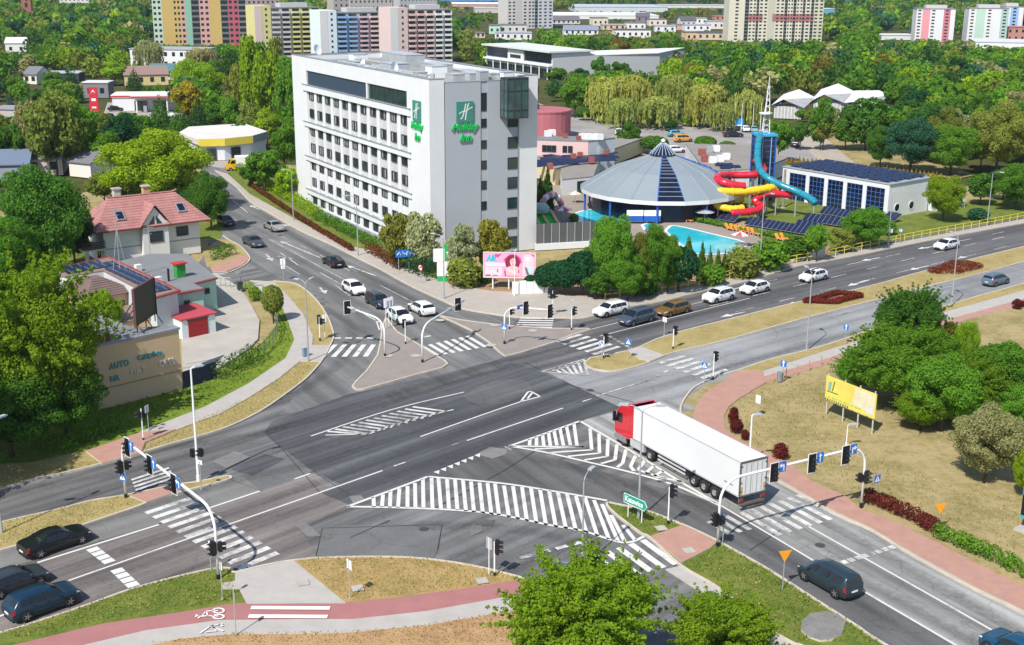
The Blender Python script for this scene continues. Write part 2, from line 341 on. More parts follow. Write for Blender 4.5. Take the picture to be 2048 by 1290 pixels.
# --- pool grounds and park behind
slab('pool_deck', [(1066, 470), (1060, 380), (1150, 360), (1300, 430), (1480, 400), (1560, 470), (1520, 500), (1380, 520), (1280, 470), (1180, 490)], mat('deck_paving', (.30, .25, .21), .85, .1, .5), base=-.02)
slab('lawn', [(1380, 425), (1480, 395), (1640, 380), (1780, 430), (1990, 395), (2048, 400), (2300, 360), (2300, 375), (2048, 434), (1893, 462), (1776, 484), (1660, 508), (1560, 505), (1510, 470), (1560, 455)], TURFG, base=-.01)
sheet('car_park', [(1040, 330), (1060, 200), (1150, 232), (1290, 250), (1500, 250), (1600, 262), (1650, 330), (1560, 320), (1480, 330), (1360, 330), (1250, 300)], asphalt('asphalt_car_park', (0.320, 0.301, 0.288), 0, .06), -.06)
sheet('park_path', [(1575, 258), (1625, 255), (1720, 335), (1650, 335)], mat('sandy_path', (.40, .34, .28), .9, .12, .5), -.055)
sheet('dry_lawn', [(1600, 255), (1760, 262), (1950, 350), (1880, 365), (1700, 325)], TURF, -.058)
sheet('bare_field', [(1890, 640), (1950, 632), (2048, 598), (2400, 500), (2600, 700), (2200, 760), (1900, 720)], FIELD, -.06)
# --- corner islands
I1 = [(878, 630), (922, 639), (998, 649), (1100, 656), (1176, 656), (1180, 658), (1146, 668), (1108, 683), (1044, 703), (1010, 711), (998, 702), (975, 681), (940, 658), (901, 640), (878, 630)]
I2 = [(772, 634), (764, 655), (761, 684), (755, 710), (734, 740), (711, 763), (705, 772), (713, 778), (726, 777), (778, 763), (831, 748), (884, 734), (895, 727), (889, 720), (860, 703), (831, 684), (793, 662), (772, 634)]
slab('traffic_island', I1[:-1], PAVEB, base=.07); kerb(I1, sm=False); slab('traffic_island', I2[:-1], PAVEB, base=.07); kerb(I2, sm=False)
# --- right-hand median
MU = [(1181, 715), (1264, 698), (1331, 671), (1448, 640), (1606, 601), (1741, 571), (1858, 539), (2048, 492), (2500, 385)]
ML = [(2500, 392), (2048, 522), (1870, 568), (1741, 601), (1606, 636), (1448, 680), (1349, 703), (1308, 719), (1264, 734), (1223, 741), (1193, 738), (1176, 732), (1170, 725), (1181, 715)]
slab('median', MU + ML[:-1], TURFM, base=.07); kerb(MU); kerb(ML)
slab('footpath', [(1256, 700), (1284, 693), (1330, 710), (1300, 722), (1276, 716)], PAVE, base=.15)
# --- left-hand median
MLU = [(-300, 1122), (0, 1044), (117, 1017), (182, 1000), (255, 988), (352, 968), (390, 963), (440, 953), (457, 950)]
MLL = [(457, 950), (454, 958), (337, 989), (264, 1015), (205, 1035), (117, 1064), (0, 1099), (-300, 1180)]
slab('median', MLU + MLL[1:], TURFM, base=.07); kerb(MLU); kerb(MLL)
slab('footpath', [(257, 990), (352, 970), (372, 976), (292, 1004)], PAVER, base=.16)
# --- right side: verge, brick path, cycle track, dry field
KV = [(2500, 438), (2048, 566), (1975, 586), (1887, 612), (1741, 659), (1659, 687), (1612, 700), (1536, 719), (1471, 741), (1440, 748), (1407, 763), (1384, 777), (1366, 802), (1361, 822), (1372, 843), (1400, 862), (1460, 898), (1533, 948), (1594, 982), (1682, 1032), (1741, 1058), (1829, 1111), (1946, 1175), (2048, 1225), (2400, 1420)]
slab('field', KV + [(2900, 1420), (2900, 600)], TURF, base=-.06); kerb(KV)
slab('verge', [(2500, 438), (2048, 566), (1975, 586), (1887, 612), (1741, 659), (1659, 687), (1612, 700), (1536, 719), (1474, 741), (1527, 741), (1653, 700), (1741, 672), (1887, 624), (2048, 580), (2500, 452)], TURFM, base=.07)
slab('footpath', [(1474, 741), (1527, 741), (1653, 700), (1741, 672), (1887, 624), (2048, 580), (2500, 452), (2500, 468), (2048, 598), (1900, 640), (1659, 716), (1530, 752)], PAVE, base=.10)
slab('cycle_track', [(1530, 752), (1659, 715), (1890, 640), (2048, 597), (2500, 466), (2500, 482), (2048, 610), (1946, 634), (1780, 690), (1659, 727), (1527, 764)], PAVER, base=.11)
slab('footpath', [(1471, 742), (1527, 741), (1530, 765), (1480, 795), (1457, 813), (1448, 832), (1452, 858), (1475, 878), (1577, 925), (1624, 962), (1691, 992), (1723, 1018), (1770, 1035), (1870, 1082), (1946, 1123), (2048, 1173), (2400, 1350), (2400, 1410), (2048, 1220), (1946, 1171), (1829, 1107), (1741, 1054), (1682, 1028), (1594, 978), (1533, 943), (1460, 893), (1405, 856), (1387, 835), (1390, 813), (1410, 786), (1445, 763)], PAVER, base=.12)
# --- small triangle island and long green strip, lower right
TI = [(1217, 1003), (1240, 1008), (1293, 1020), (1366, 1048), (1400, 1063), (1439, 1082), (1448, 1087), (1536, 1137), (1624, 1193), (1712, 1249), (1770, 1287), (2100, 1480)]
TJ = [(2000, 1540), (1640, 1310), (1586, 1284), (1527, 1249), (1440, 1176), (1363, 1130), (1299, 1073), (1281, 1064), (1234, 1029), (1214, 1009), (1217, 1003)]
slab('traffic_island', TI + TJ[:-1], TURFG, base=.07); kerb(TI); kerb(TJ)
slab('footpath', [(1300, 1072), (1366, 1049), (1434, 1084), (1422, 1094), (1364, 1124)], PAVER, base=.15)
slab('manhole_surround', [(1604, 1240), (1622, 1226), (1650, 1222), (1676, 1228), (1692, 1242), (1684, 1266), (1664, 1278), (1640, 1280), (1616, 1272), (1602, 1258)], mat('worn_tarmac', (.21, .20, .19), .9, .2, .9), base=.2)
slab('pavement', [(1331, 1138), (1363, 1131), (1440, 1176), (1527, 1249), (1586, 1284), (1640, 1310), (2000, 1540), (1950, 1570), (1570, 1310), (1490, 1258), (1420, 1195)], PAVE, base=.06)
# --- bottom left: verge, cycle track, footpath, dry bank
KB = [(-300, 1345), (0, 1264), (92, 1236), (176, 1208), (275, 1173), (410, 1139), (457, 1135), (470, 1143), (520, 1131), (588, 1119), (676, 1113), (822, 1114), (940, 1129), (1036, 1152), (1068, 1162), (1150, 1200), (1300, 1300), (1500, 1440)]
slab('verge', KB + [(1300, 1440), (1000, 1290), (700, 1300), (-300, 1500)], TURFG, exact=.10); kerb(KB)
slab('dry_bank', [(588, 1121), (676, 1114), (822, 1115), (940, 1130), (1036, 1153), (1036, 1165), (940, 1178), (793, 1198), (690, 1206), (640, 1164)], turf('ochre_turf', [(0.153, 0.142, 0.035), (0.307, 0.224, 0.083), (0.425, 0.295, 0.130), (0.330, 0.212, 0.088)], .5), exact=0.112)
slab('cycle_track', [(-200, 1340), (47, 1285), (205, 1247), (381, 1221), (469, 1206), (600, 1204), (700, 1204), (793, 1195), (940, 1175), (1036, 1160), (1070, 1162), (1110, 1180), (1068, 1184), (998, 1198), (852, 1224), (705, 1240), (600, 1240), (439, 1242), (293, 1262), (170, 1290), (-100, 1370)], CYC, exact=0.13)
slab('footpath', [(-100, 1370), (170, 1289), (293, 1260), (439, 1240), (600, 1238), (705, 1238), (852, 1222), (998, 1196), (1080, 1182), (1120, 1200), (1010, 1223), (852, 1250), (705, 1264), (600, 1267), (469, 1267), (366, 1276), (250, 1300), (0, 1370)], PAVE, exact=0.14)
slab('footpath', [(470, 1144), (525, 1132), (586, 1120), (641, 1164), (692, 1206), (600, 1206), (494, 1207), (478, 1177), (442, 1178), (444, 1166), (470, 1161)], PAVE, exact=0.15)
slab('dry_bank', [(0, 1380), (250, 1298), (366, 1274), (469, 1266), (600, 1265), (705, 1262), (852, 1249), (1010, 1222), (1120, 1200), (1300, 1330), (1300, 1700), (300, 1700)], turf('brown_turf', [(0.236, 0.142, 0.065), (0.378, 0.224, 0.118), (0.472, 0.307, 0.165), (0.283, 0.201, 0.083)], .5), exact=0.115)

# ================================================================== PAINTED MARKINGS
P_NEW = paint('road_paint', .37); P_WORN = paint('road_paint_worn', .475); P_OLD = paint('road_paint_faded', .50, (.10, .10, .10), (.52, .52, .50))
ZM = .052
def zebra(a, b, c, d, n, m=P_NEW, duty=.5, name='zebra_crossing'):
    A, B, C_, D = G(*a, ZM), G(*b, ZM), G(*c, ZM), G(*d, ZM); mb = MB()       # A-B first stripe, C-D last stripe
    for k in range(n):
        t0 = k / (n - 1 + duty); t1 = (k + duty) / (n - 1 + duty)
        mb.poly([A.lerp(C_, t0), A.lerp(C_, t1), B.lerp(D, t1), B.lerp(D, t0)])
    return struct(mb.obj(name, m))
zebra((640, 714), (666, 689), (736, 713), (752, 689), 5)
zebra((840, 693), (872, 712), (938, 671), (975, 693), 7, P_NEW)
zebra((1041, 635), (1108, 636), (1031, 655), (1104, 656), 5)
zebra((1108, 682), (1160, 667), (1190, 710), (1242, 694), 6, P_WORN)
zebra((1313, 725), (1366, 710), (1408, 758), (1458, 740), 6, P_WORN)
zebra((288, 1024), (378, 994), (480, 1140), (560, 1108), 12, P_WORN)
zebra((262, 958), (337, 934), (272, 982), (352, 956), 4, P_WORN)
zebra((1291, 1078), (1358, 1127), (1182, 1112), (1245, 1158), 5)
zebra((1478, 1026), (1556, 1072), (1600, 988), (1686, 1032), 7, P_WORN)
zebra((1412, 1044), (1458, 1070), (1456, 1030), (1505, 1058), 3, P_OLD)
def lines(name, segs, wid, m=P_NEW, dash=None):
    mb = MB()
    for s in segs:
        P = smooth(GS(s, ZM), 6) if len(s) > 2 else GS(s, ZM)
        if dash is None: mb.ribbon(P, wid, ZM)
        else:
            a, b = P[0], P[-1]; L_ = (b - a).length; n = max(1, int(L_ // sum(dash))); u = (b - a) / L_
            for k in range(n): mb.ribbon([a + u * (k * L_ / n), a + u * (k * L_ / n + dash[0])], wid, ZM)
    return struct(mb.obj(name, m))
lines('lane_line', [[(934, 881), (1126, 816)], [(841, 873), (966, 829), (1042, 803)], [(137, 1161), (765, 941)], [(622, 872), (780, 820), (928, 784)], [(651, 870), (737, 868)], [(737, 868), (813, 842), (907, 819)]], .17)
lines('lane_line', [[(318, 1049), (75, 1125)], [(520, 982), (400, 1022)], [(589, 958), (620, 947)], [(-60, 1252), (30, 1222)]], .22, P_NEW)
lines('lane_line', [[(788, 932), (811, 924)], [(904, 890), (917, 886)], [(1165, 803), (1183, 797)], [(1193, 792), (1290, 762)], [(1010, 893), (1022, 899)]], .17, P_WORN)
lines('lane_line', [[(1612, 1050), (2010, 1275), (2500, 1560)], [(1440, 1010), (1545, 1072), (1630, 1123), (1720, 1178), (1911, 1290), (2300, 1520)]], .17)
lines('edge_line', [[(1160, 842), (1264, 903), (1352, 958), (1434, 1006)], [(1019, 892), (1088, 904), (1176, 924), (1264, 945), (1352, 971), (1440, 1011)], [(1019, 892), (1160, 842)], [(1019, 892), (1090, 893), (1168, 893)]], .28)
lines('edge_line', [[(695, 1013), (856, 953)], [(856, 953), (1000, 966), (1100, 981), (1176, 994), (1214, 1001)], [(695, 1013), (793, 1015), (910, 1020), (998, 1029), (1100, 1050), (1164, 1061), (1246, 1085), (1288, 1073)]], .28)
lines('edge_line', [[(1042, 803), (1050, 792), (1058, 783), (1068, 786), (1080, 793)], [(1042, 803), (1080, 793)], [(1055, 797), (1064, 786)]], .2)
lines('edge_line', [[(1082, 743), (1170, 718)], [(1082, 743), (1120, 746), (1170, 750)], [(1104, 742), (1168, 722)]], .15, P_WORN)
lines('edge_line', [[(760, 640), (763, 660)], [(752, 640), (759, 660)], [(690, 606), (772, 652), (790, 661)], [(874, 628), (901, 641)], [(884, 632), (918, 638)]], .16)
lines('lane_line', [[(560, 505), (596, 530)], [(465, 400), (495, 425)], [(538, 478), (690, 560)], [(640, 545), (760, 612)], [(668, 568), (700, 592)], [(560, 525), (600, 549)]], .14, P_WORN)
lines('lane_line', [[(495, 440), (640, 510)], [(700, 536), (755, 568)]], .13, P_OLD, (2.5, 4))
lines('lane_line', [[(640, 510), (700, 542)], [(760, 570), (860, 622)]], .13, P_WORN)
lines('lane_line', [[(1176, 660), (1330, 622), (1450, 592)], [(1200, 672), (1340, 636), (1500, 596)]], .14, P_NEW)
lines('lane_line', [[(1420, 612), (2040, 466)], [(1470, 624), (2048, 484)], [(1520, 566), (2048, 455)]], .15, P_WORN, (3.2, 4.4))
lines('lane_line', [[(1560, 660), (2048, 535)]], .13, P_OLD, (3.5, 6))
lines('lane_line', [[(1320, 706), (1560, 640)]], .1, P_OLD)
def arrows(name, L, m=P_WORN, k=1.0):
    mb = MB()
    for (a, b) in L:
        A, B = G(*a, ZM), G(*b, ZM); u = (B - A).normalized(); n = Vector((-u.y, u.x, 0))
        mb.poly([A + n * .1 * k, A - n * .1 * k, B - u * 1.3 * k - n * .1 * k, B - u * 1.3 * k + n * .1 * k]); mb.poly([B - u * 1.3 * k - n * .42 * k, B, B - u * 1.3 * k + n * .42 * k])
    return struct(mb.obj(name, m))
arrows('road_arrow', [((1620, 598), (1575, 610)), ((1738, 560), (1695, 572)), ((1858, 531), (1818, 540)), ((1490, 624), (1440, 634)), ((1950, 508), (1915, 517)), ((1760, 515), (1722, 522)), ((1870, 492), (1835, 498)), ((1480, 575), (1440, 585))], P_NEW, 1.25)
arrows('road_arrow', [((640, 515), (560, 482)), ((753, 552), (692, 530)), ((600, 455), (560, 448)), ((532, 508), (545, 522)), ((640, 575), (652, 588)), ((520, 420), (500, 410)), ((555, 512), (588, 518))], P_WORN, 1.4)
def blocks(name, L, wid, dash, gap, m=P_WORN):
    mb = MB()
    for a, b in L:
        A, B = G(*a, ZM), G(*b, ZM); n = max(1, round((B - A).length / (dash + gap))); u = (B - A) / n
        for k in range(n): mb.ribbon([A + u * k, A + u * (k + dash / (dash + gap))], wid, ZM)
    return struct(mb.obj(name, m))
blocks('stop_line', [((183, 1096), (222, 1126)), ((232, 1138), (270, 1174))], .8, .62, .12, P_NEW)
blocks('stop_line', [((668, 676), (756, 676))], .45, .8, .45, P_NEW); blocks('stop_line', [((822, 680), (872, 669))], .45, .8, .6)
blocks('stop_line', [((1040, 1116), (1182, 1079))], .42, .9, .5); blocks('stop_line', [((1670, 1130), (1792, 1092))], .5, .5, .15)
blocks('stop_line', [((1218, 672), (1268, 700))], .4, .6, .3, P_OLD); blocks('stop_line', [((1290, 762), (1365, 728))], .3, .8, 1.0, P_OLD)
def hatch(name, top, bot, pairs, wid, m=P_NEW):
    mb = MB(); T_ = smooth(GS(top, ZM), 8) if len(top) > 2 else GS(top, ZM); B_ = smooth(GS(bot, ZM), 8) if len(bot) > 2 else GS(bot, ZM)
    def at(P, t): 
        f = t * (len(P) - 1); i = min(int(f), len(P) - 2); return P[i].lerp(P[i + 1], f - i)
    for a, b in pairs: mb.ribbon([at(T_, a), at(B_, b)], wid, ZM)
    return struct(mb.obj(name, m))
mb = MB()
_tops = [(747, 994), (766, 989), (781, 982), (799, 977), (815, 972), (830, 966), (846, 958), (863, 956), (877, 956), (894, 957), (910, 959), (926, 960), (942, 963), (959, 965), (975, 966), (990, 967), (1008, 971), (1026, 972), (1044, 974), (1062, 976), (1080, 978), (1098, 981), (1116, 985), (1134, 988), (1152, 992), (1170, 995), (1188, 1000), (1204, 1008), (1222, 1030), (1246, 1050)]
_bots = [(748, 1014), (764, 1014), (780, 1015), (796, 1015), (815, 1015), (831, 1015), (847, 1016), (865, 1016), (882, 1017), (898, 1018), (915, 1020), (932, 1022), (948, 1024), (966, 1027), (983, 1029), (998, 1030), (1018, 1034), (1036, 1038), (1054, 1042), (1073, 1046), (1092, 1050), (1112, 1054), (1132, 1057), (1152, 1061), (1173, 1066), (1195, 1072), (1218, 1078), (1236, 1082), (1250, 1084), (1270, 1080)]
for a, b in zip(_tops, _bots): mb.ribbon(GS([a, b], ZM), .30, ZM)
struct(mb.obj('hatched_marking', P_NEW))
mb = MB()
for a, b in (((1060, 878), (1059, 892)), ((1073, 873), (1073, 892)), ((1085, 869), (1088, 892)), ((1097, 865), (1101, 892)), ((1108, 861), (1114, 891)), ((1120, 857), (1127, 891)), ((1133, 852), (1141, 891)), ((1148, 847), (1154, 891))):
    mb.ribbon(GS([a, b], ZM), .3, ZM)
for k in range(10):
    v = Vector((1168 + 15.5 * k, 893 + 6.6 * k)); u = (1162 + 18 * k + (k > 5) * 2, 846 + 10.6 * k); l = (1070 + 33 * k - (k < 2) * 4 * k, 898 + 7.3 * k)
    if k: mb.ribbon(GS([u, (v.x, v.y)], ZM), .3, ZM)
    mb.ribbon(GS([(v.x, v.y), l], ZM), .3, ZM)
struct(mb.obj('chevron_marking', P_NEW))
mb = MB()
for k in range(12):
    xs = 655 + k * 15.5; xe = xs + 68; yb_ = 868 if xe < 737 else 868 - (xe - 737) * .288; mb.ribbon(GS([(xs, 872 - (xs - 622) * .288), (min(xe, 905), yb_)], ZM), .34, ZM)
struct(mb.obj('hatched_marking', P_WORN))
hatch('hatched_marking', [(1100, 740), (1168, 720)], [(1120, 746), (1176, 750)], [(t, t) for t in np.linspace(.1, 1, 6)], .3, P_WORN)
mb = MB()
for k in range(7):
    x = 872 + k * 13.6; y = 945 - k * 5.6; mb.poly(_ccw(GS([(x - 5, y - 1), (x + 7, y - 5), (x + 6, y + 3)], ZM)))
struct(mb.obj('give_way_teeth', P_NEW))
def cline(name, segs, wid, m, z):
    mb = MB()
    for s in segs: mb.ribbon(GS(s, z), wid, z)
    return struct(mb.obj(name, m))
PCY = paint('cycle_paint', .26, (.36, .16, .15), (.82, .76, .74))
for yy in (1212, 1229): cline('zebra_crossing', [[(502 - (yy - 1212) * .3, yy + 3), (660 - (yy - 1212) * .3, yy + 4)]], .42, PCY, .195)
def circ(cx, cy, rx, ry, n=12): return [(cx + rx * math.cos(2 * PI * k / n), cy + ry * math.sin(2 * PI * k / n)) for k in range(n + 1)]
cline('cycle_symbol', [circ(437, 1221, 11, 5), circ(437, 1233, 11, 4.5), [(436, 1221), (412, 1222), (404, 1231), (437, 1232)], [(412, 1222), (416, 1232), (390, 1233)], [(392, 1229), (398, 1236)]], .12, PCY, .2)
cline('walker_symbol', [[(446, 1247), (420, 1252), (400, 1266)], [(420, 1252), (447, 1262)], [(425, 1250), (432, 1262), (410, 1264)], [(438, 1248), (446, 1252)]], .14, P_NEW, .215)
# oil and tyre darkening along the middle of the lanes, soft-edged by stacking narrow films
_om, N_, L_, b_ = nodes('tyre_film'); b_.inputs['Base Color'].default_value = (.04, .04, .041, 1); b_.inputs['Roughness'].default_value = .7
_co = wpos(N_); _f = mix(N_, L_, .5, noise(N_, L_, _co, .22, 5, .7), noise(N_, L_, _co, 1.6, 4, .8)); _r = ramp(N_, L_, _f, [(.38, (.04, .04, .04)), (.68, (.42, .42, .42))]); _at = N_.new('ShaderNodeAttribute'); _at.attribute_name = 'fade'; L_.new(mix(N_, L_, 1.0, _r, _at.outputs['Color'], 'MULTIPLY'), b_.inputs['Alpha'])
for pts in ([(1500, 1015), (1700, 1135), (1960, 1288), (2300, 1490)], [(1600, 1014), (1640, 1037), (1825, 1139), (2048, 1270), (2400, 1478)], [(1300, 950), (1480, 1055), (1640, 1160), (1800, 1260)], [(-60, 1120), (200, 1040), (460, 965), (620, 925), (900, 835), (1150, 755)], [(20, 1172), (330, 1072), (640, 965), (900, 872), (1170, 775)], [(30, 1225), (420, 1085), (720, 980), (1000, 880), (1200, 812)],
            [(300, 900), (540, 862), (800, 785), (1000, 722), (1140, 686), (1400, 622), (2048, 468)], [(640, 850), (900, 768), (1120, 708), (1300, 655), (1700, 556)], [(1160, 650), (1500, 572), (2048, 450)], [(480, 400), (640, 500), (840, 610), (960, 690)], [(560, 520), (680, 596), (740, 650)], [(620, 600), (700, 650), (690, 710), (620, 770), (480, 830)], [(1010, 905), (1200, 950), (1400, 1020)], [(760, 1050), (1000, 1055), (1160, 1090), (1300, 1160)], [(1260, 790), (1500, 722), (1800, 640), (2048, 570)], [(-100, 1010), (200, 950), (460, 890), (620, 830)]):
    P = smooth(GS(pts, .0465), 6); n = len(P); mb = MB(); fade = []
    for i, p in enumerate(P):
        t = (P[min(i + 1, n - 1)] - P[max(i - 1, 0)]); t.z = 0; t.normalize(); e = Vector((-t.y, t.x, 0)); end = min(1, min(i, n - 1 - i) / 3)
        for o_, f_ in ((-.95, 0), (-.4, .8), (0, 1), (.4, .8), (.95, 0)): mb.v.append(tuple(p + e * o_)); fade.append(f_ * end)
    mb.f = [(5 * i + j + 1, 5 * i + j, 5 * i + j + 5, 5 * i + j + 6) for i in range(n - 1) for j in range(4)]; mb.m = [0] * len(mb.f)
    o = struct(mb.obj('tyre_track', _om)); at_ = o.data.attributes.new('fade', 'FLOAT_COLOR', 'POINT'); at_.data.foreach_set('color', [c for f_ in fade for c in (f_, f_, f_, 1)])
for pts in ([(640, 985), (560, 893), (527, 863)], [(626, 942), (700, 990)], [(1050, 725), (1240, 815)], [(632, 1112), (645, 1056), (884, 1049), (875, 1100)], [(316, 1048), (521, 981), (457, 957)], [(1140, 770), (1363, 830)], [(870, 1016), (1010, 940), (1168, 838)], [(700, 1075), (780, 1040)], [(1500, 1100), (1560, 1060)]):
    mb = MB(); mb.ribbon(GS(pts, .0505), .07, .0505); struct(mb.obj('sealed_joint', mat('joint_bitumen', (.035, .035, .036), .6, .2)))
for (x, y) in ((848, 1058), (880, 925), (1090, 850), (700, 900), (470, 1090), (1250, 985), (1640, 1090), (1500, 640), (760, 590), (560, 470), (1180, 780), (330, 940)):
    mb = MB().lathe([(0, 0), (.36, 0)], 14, G(x, y, .0515)); struct(mb.obj('manhole_cover', mat('cast_iron', (.06, .058, .056), .6, .25, 4)))
for (x, y) in ((776, 711), (832, 711), (1065, 661), (982, 690), (990, 650), (880, 640)):
    mb = MB().lathe([(0, .0), (.55, .0)], 14, G(x, y, .172)); struct(mb.obj('manhole_cover', CONC))
for (x, y) in ((606, 1165), (964, 1161), (1378, 1101), (1322, 1056), (715, 1176)):
    p = G(x, y, .2); struct(MB().obox(p, .75, .75, .05, .3).obj('concrete_cover', CONC))
# ================================================================== PLANTS
def leaf_arrays(blobs, n, size, seed, hang=0.0, up=.25, inner=.55, elong=1.5):
    """n leaf-clump quads spread through a list of (centre, radius) clumps; returns (n*4, 3)."""
    r = np.random.default_rng(seed); C = np.array([b[0] for b in blobs]); Rr = np.array([b[1] for b in blobs])
    if Rr.ndim == 1: Rr = np.repeat(Rr[:, None], 3, 1)
    wgt = (Rr[:, 0] * Rr[:, 1] + Rr[:, 0] * Rr[:, 2]); wgt /= wgt.sum(); k = r.choice(len(C), n, p=wgt)
    d = r.normal(size=(n, 3)); d[:, 2] += up; d /= np.linalg.norm(d, axis=1)[:, None]
    rad = inner + (1.06 - inner) * r.random(n) ** .7
    P = C[k] + d * Rr[k] * rad[:, None]
    nrm = d + r.normal(size=(n, 3)) * .55; nrm /= np.linalg.norm(nrm, axis=1)[:, None]
    a = np.cross(nrm, r.normal(size=(n, 3))); a /= np.linalg.norm(a, axis=1)[:, None]
    if hang: a = a * (1 - hang) + np.array([0, 0, -1.0]) * hang; a /= np.linalg.norm(a, axis=1)[:, None]
    b = np.cross(nrm, a); b /= np.linalg.norm(b, axis=1)[:, None] + 1e-9
    s = size * (.6 + .8 * r.random(n))[:, None]; l = s * elong
    Q = np.stack([P - a * l * .5, P + b * s * .5 + a * l * .05, P + a * l * .55, P - b * s * .5 + a * l * .05], 1)
    return Q.reshape(-1, 3)
def quads_mesh(name, V, mats, extra=None, tint=None):
    nv = len(V); nf = nv // 4; ev = [] if extra is None else extra.v; ef = [] if extra is None else extra.f
    me = bpy.data.meshes.new(name)
    co = np.concatenate([V.astype(np.float32).ravel(), np.array(ev, np.float32).ravel()]) if ev else V.astype(np.float32).ravel()
    loops = np.arange(nv, dtype=np.int32); tot = np.full(nf, 4, np.int32)
    if ef:
        loops = np.concatenate([loops, np.array([i + nv for f in ef for i in f], np.int32)]); tot = np.concatenate([tot, np.array([len(f) for f in ef], np.int32)])
    st = np.concatenate([[0], np.cumsum(tot)[:-1]]).astype(np.int32)
    me.vertices.add(len(co) // 3); me.vertices.foreach_set('co', co)
    me.loops.add(len(loops)); me.loops.foreach_set('vertex_index', loops)
    me.polygons.add(len(tot)); me.polygons.foreach_set('loop_start', st); me.polygons.foreach_set('loop_total', tot)
    for m_ in mats: me.materials.append(m_)
    if ef: me.polygons.foreach_set('material_index', np.concatenate([np.zeros(nf, np.int32), np.ones(len(ef), np.int32)]))
    if tint is not None:
        at = me.attributes.new('tint', 'FLOAT_COLOR', 'POINT')
        at.data.foreach_set('color', np.concatenate([tint, np.ones((len(tint), 1))], 1).astype(np.float32).ravel())
    me.update(calc_edges=True); return me
def rblobs(n, seed, cx=.5, cz=.36, zc=.62, rr=(.11, .2), shell=.55, lean=0):
    r = random.Random(seed); out = []
    for i in range(n):
        while True:
            p = Vector((r.uniform(-1, 1), r.uniform(-1, 1), r.uniform(-1, 1)))
            if shell < p.length < 1: break
        q = r.uniform(*rr); k = 1 - q * 1.0
        out.append(((p.x * (cx - q) , p.y * (cx - q), zc + p.z * (cz - q * .8)), (q, q, q * .8)))
    return out
def trunk(z=.45, r=.018, seed=0, limbs=4, spread=.28, ztop=.75):
    rr = random.Random(seed); b = MB(); b.tube([(0, 0, -.02), (.01, 0, z * .5), (0, .01, z), (.01, .01, ztop)], [r * 1.25, r, r * .8, r * .25], 7)
    for i in range(limbs):
        a = 2 * PI * i / limbs + rr.random(); s = spread * rr.uniform(.6, 1.1); z0 = z * rr.uniform(.65, 1.0)
        b.tube([(0, 0, z0), (math.cos(a) * s * .5, math.sin(a) * s * .5, z0 + .12), (math.cos(a) * s, math.sin(a) * s, z0 + .26)], [r * .6, r * .42, r * .15], 5)
    return b
def spiky(seed, nb, n, size, lo=.12, width=.5):
    """shoots that leave the trunk and carry leaves along them: a young, twiggy crown"""
    r = random.Random(seed); bl = rblobs(26, seed, .44, .40, .55, (.12, .2)); V = [leaf_arrays(bl, n, size, seed)]
    for i in range(nb):
        a = r.uniform(0, 2 * PI); e = r.uniform(-.1, 1.25); L_ = r.uniform(.42, .56)
        d = Vector((math.cos(a) * math.cos(e), math.sin(a) * math.cos(e), math.sin(e)))
        bl2 = [((d.x * L_ * t * width * 2, d.y * L_ * t * width * 2, .52 + d.z * L_ * t * .95), .055 * (1.25 - t)) for t in (.55, .7, .82, .92, 1.0)]
        V.append(leaf_arrays(bl2, max(20, n // (nb * 3)), size, seed * 100 + i, inner=.2))
    return np.concatenate(V)
PROTO = {}
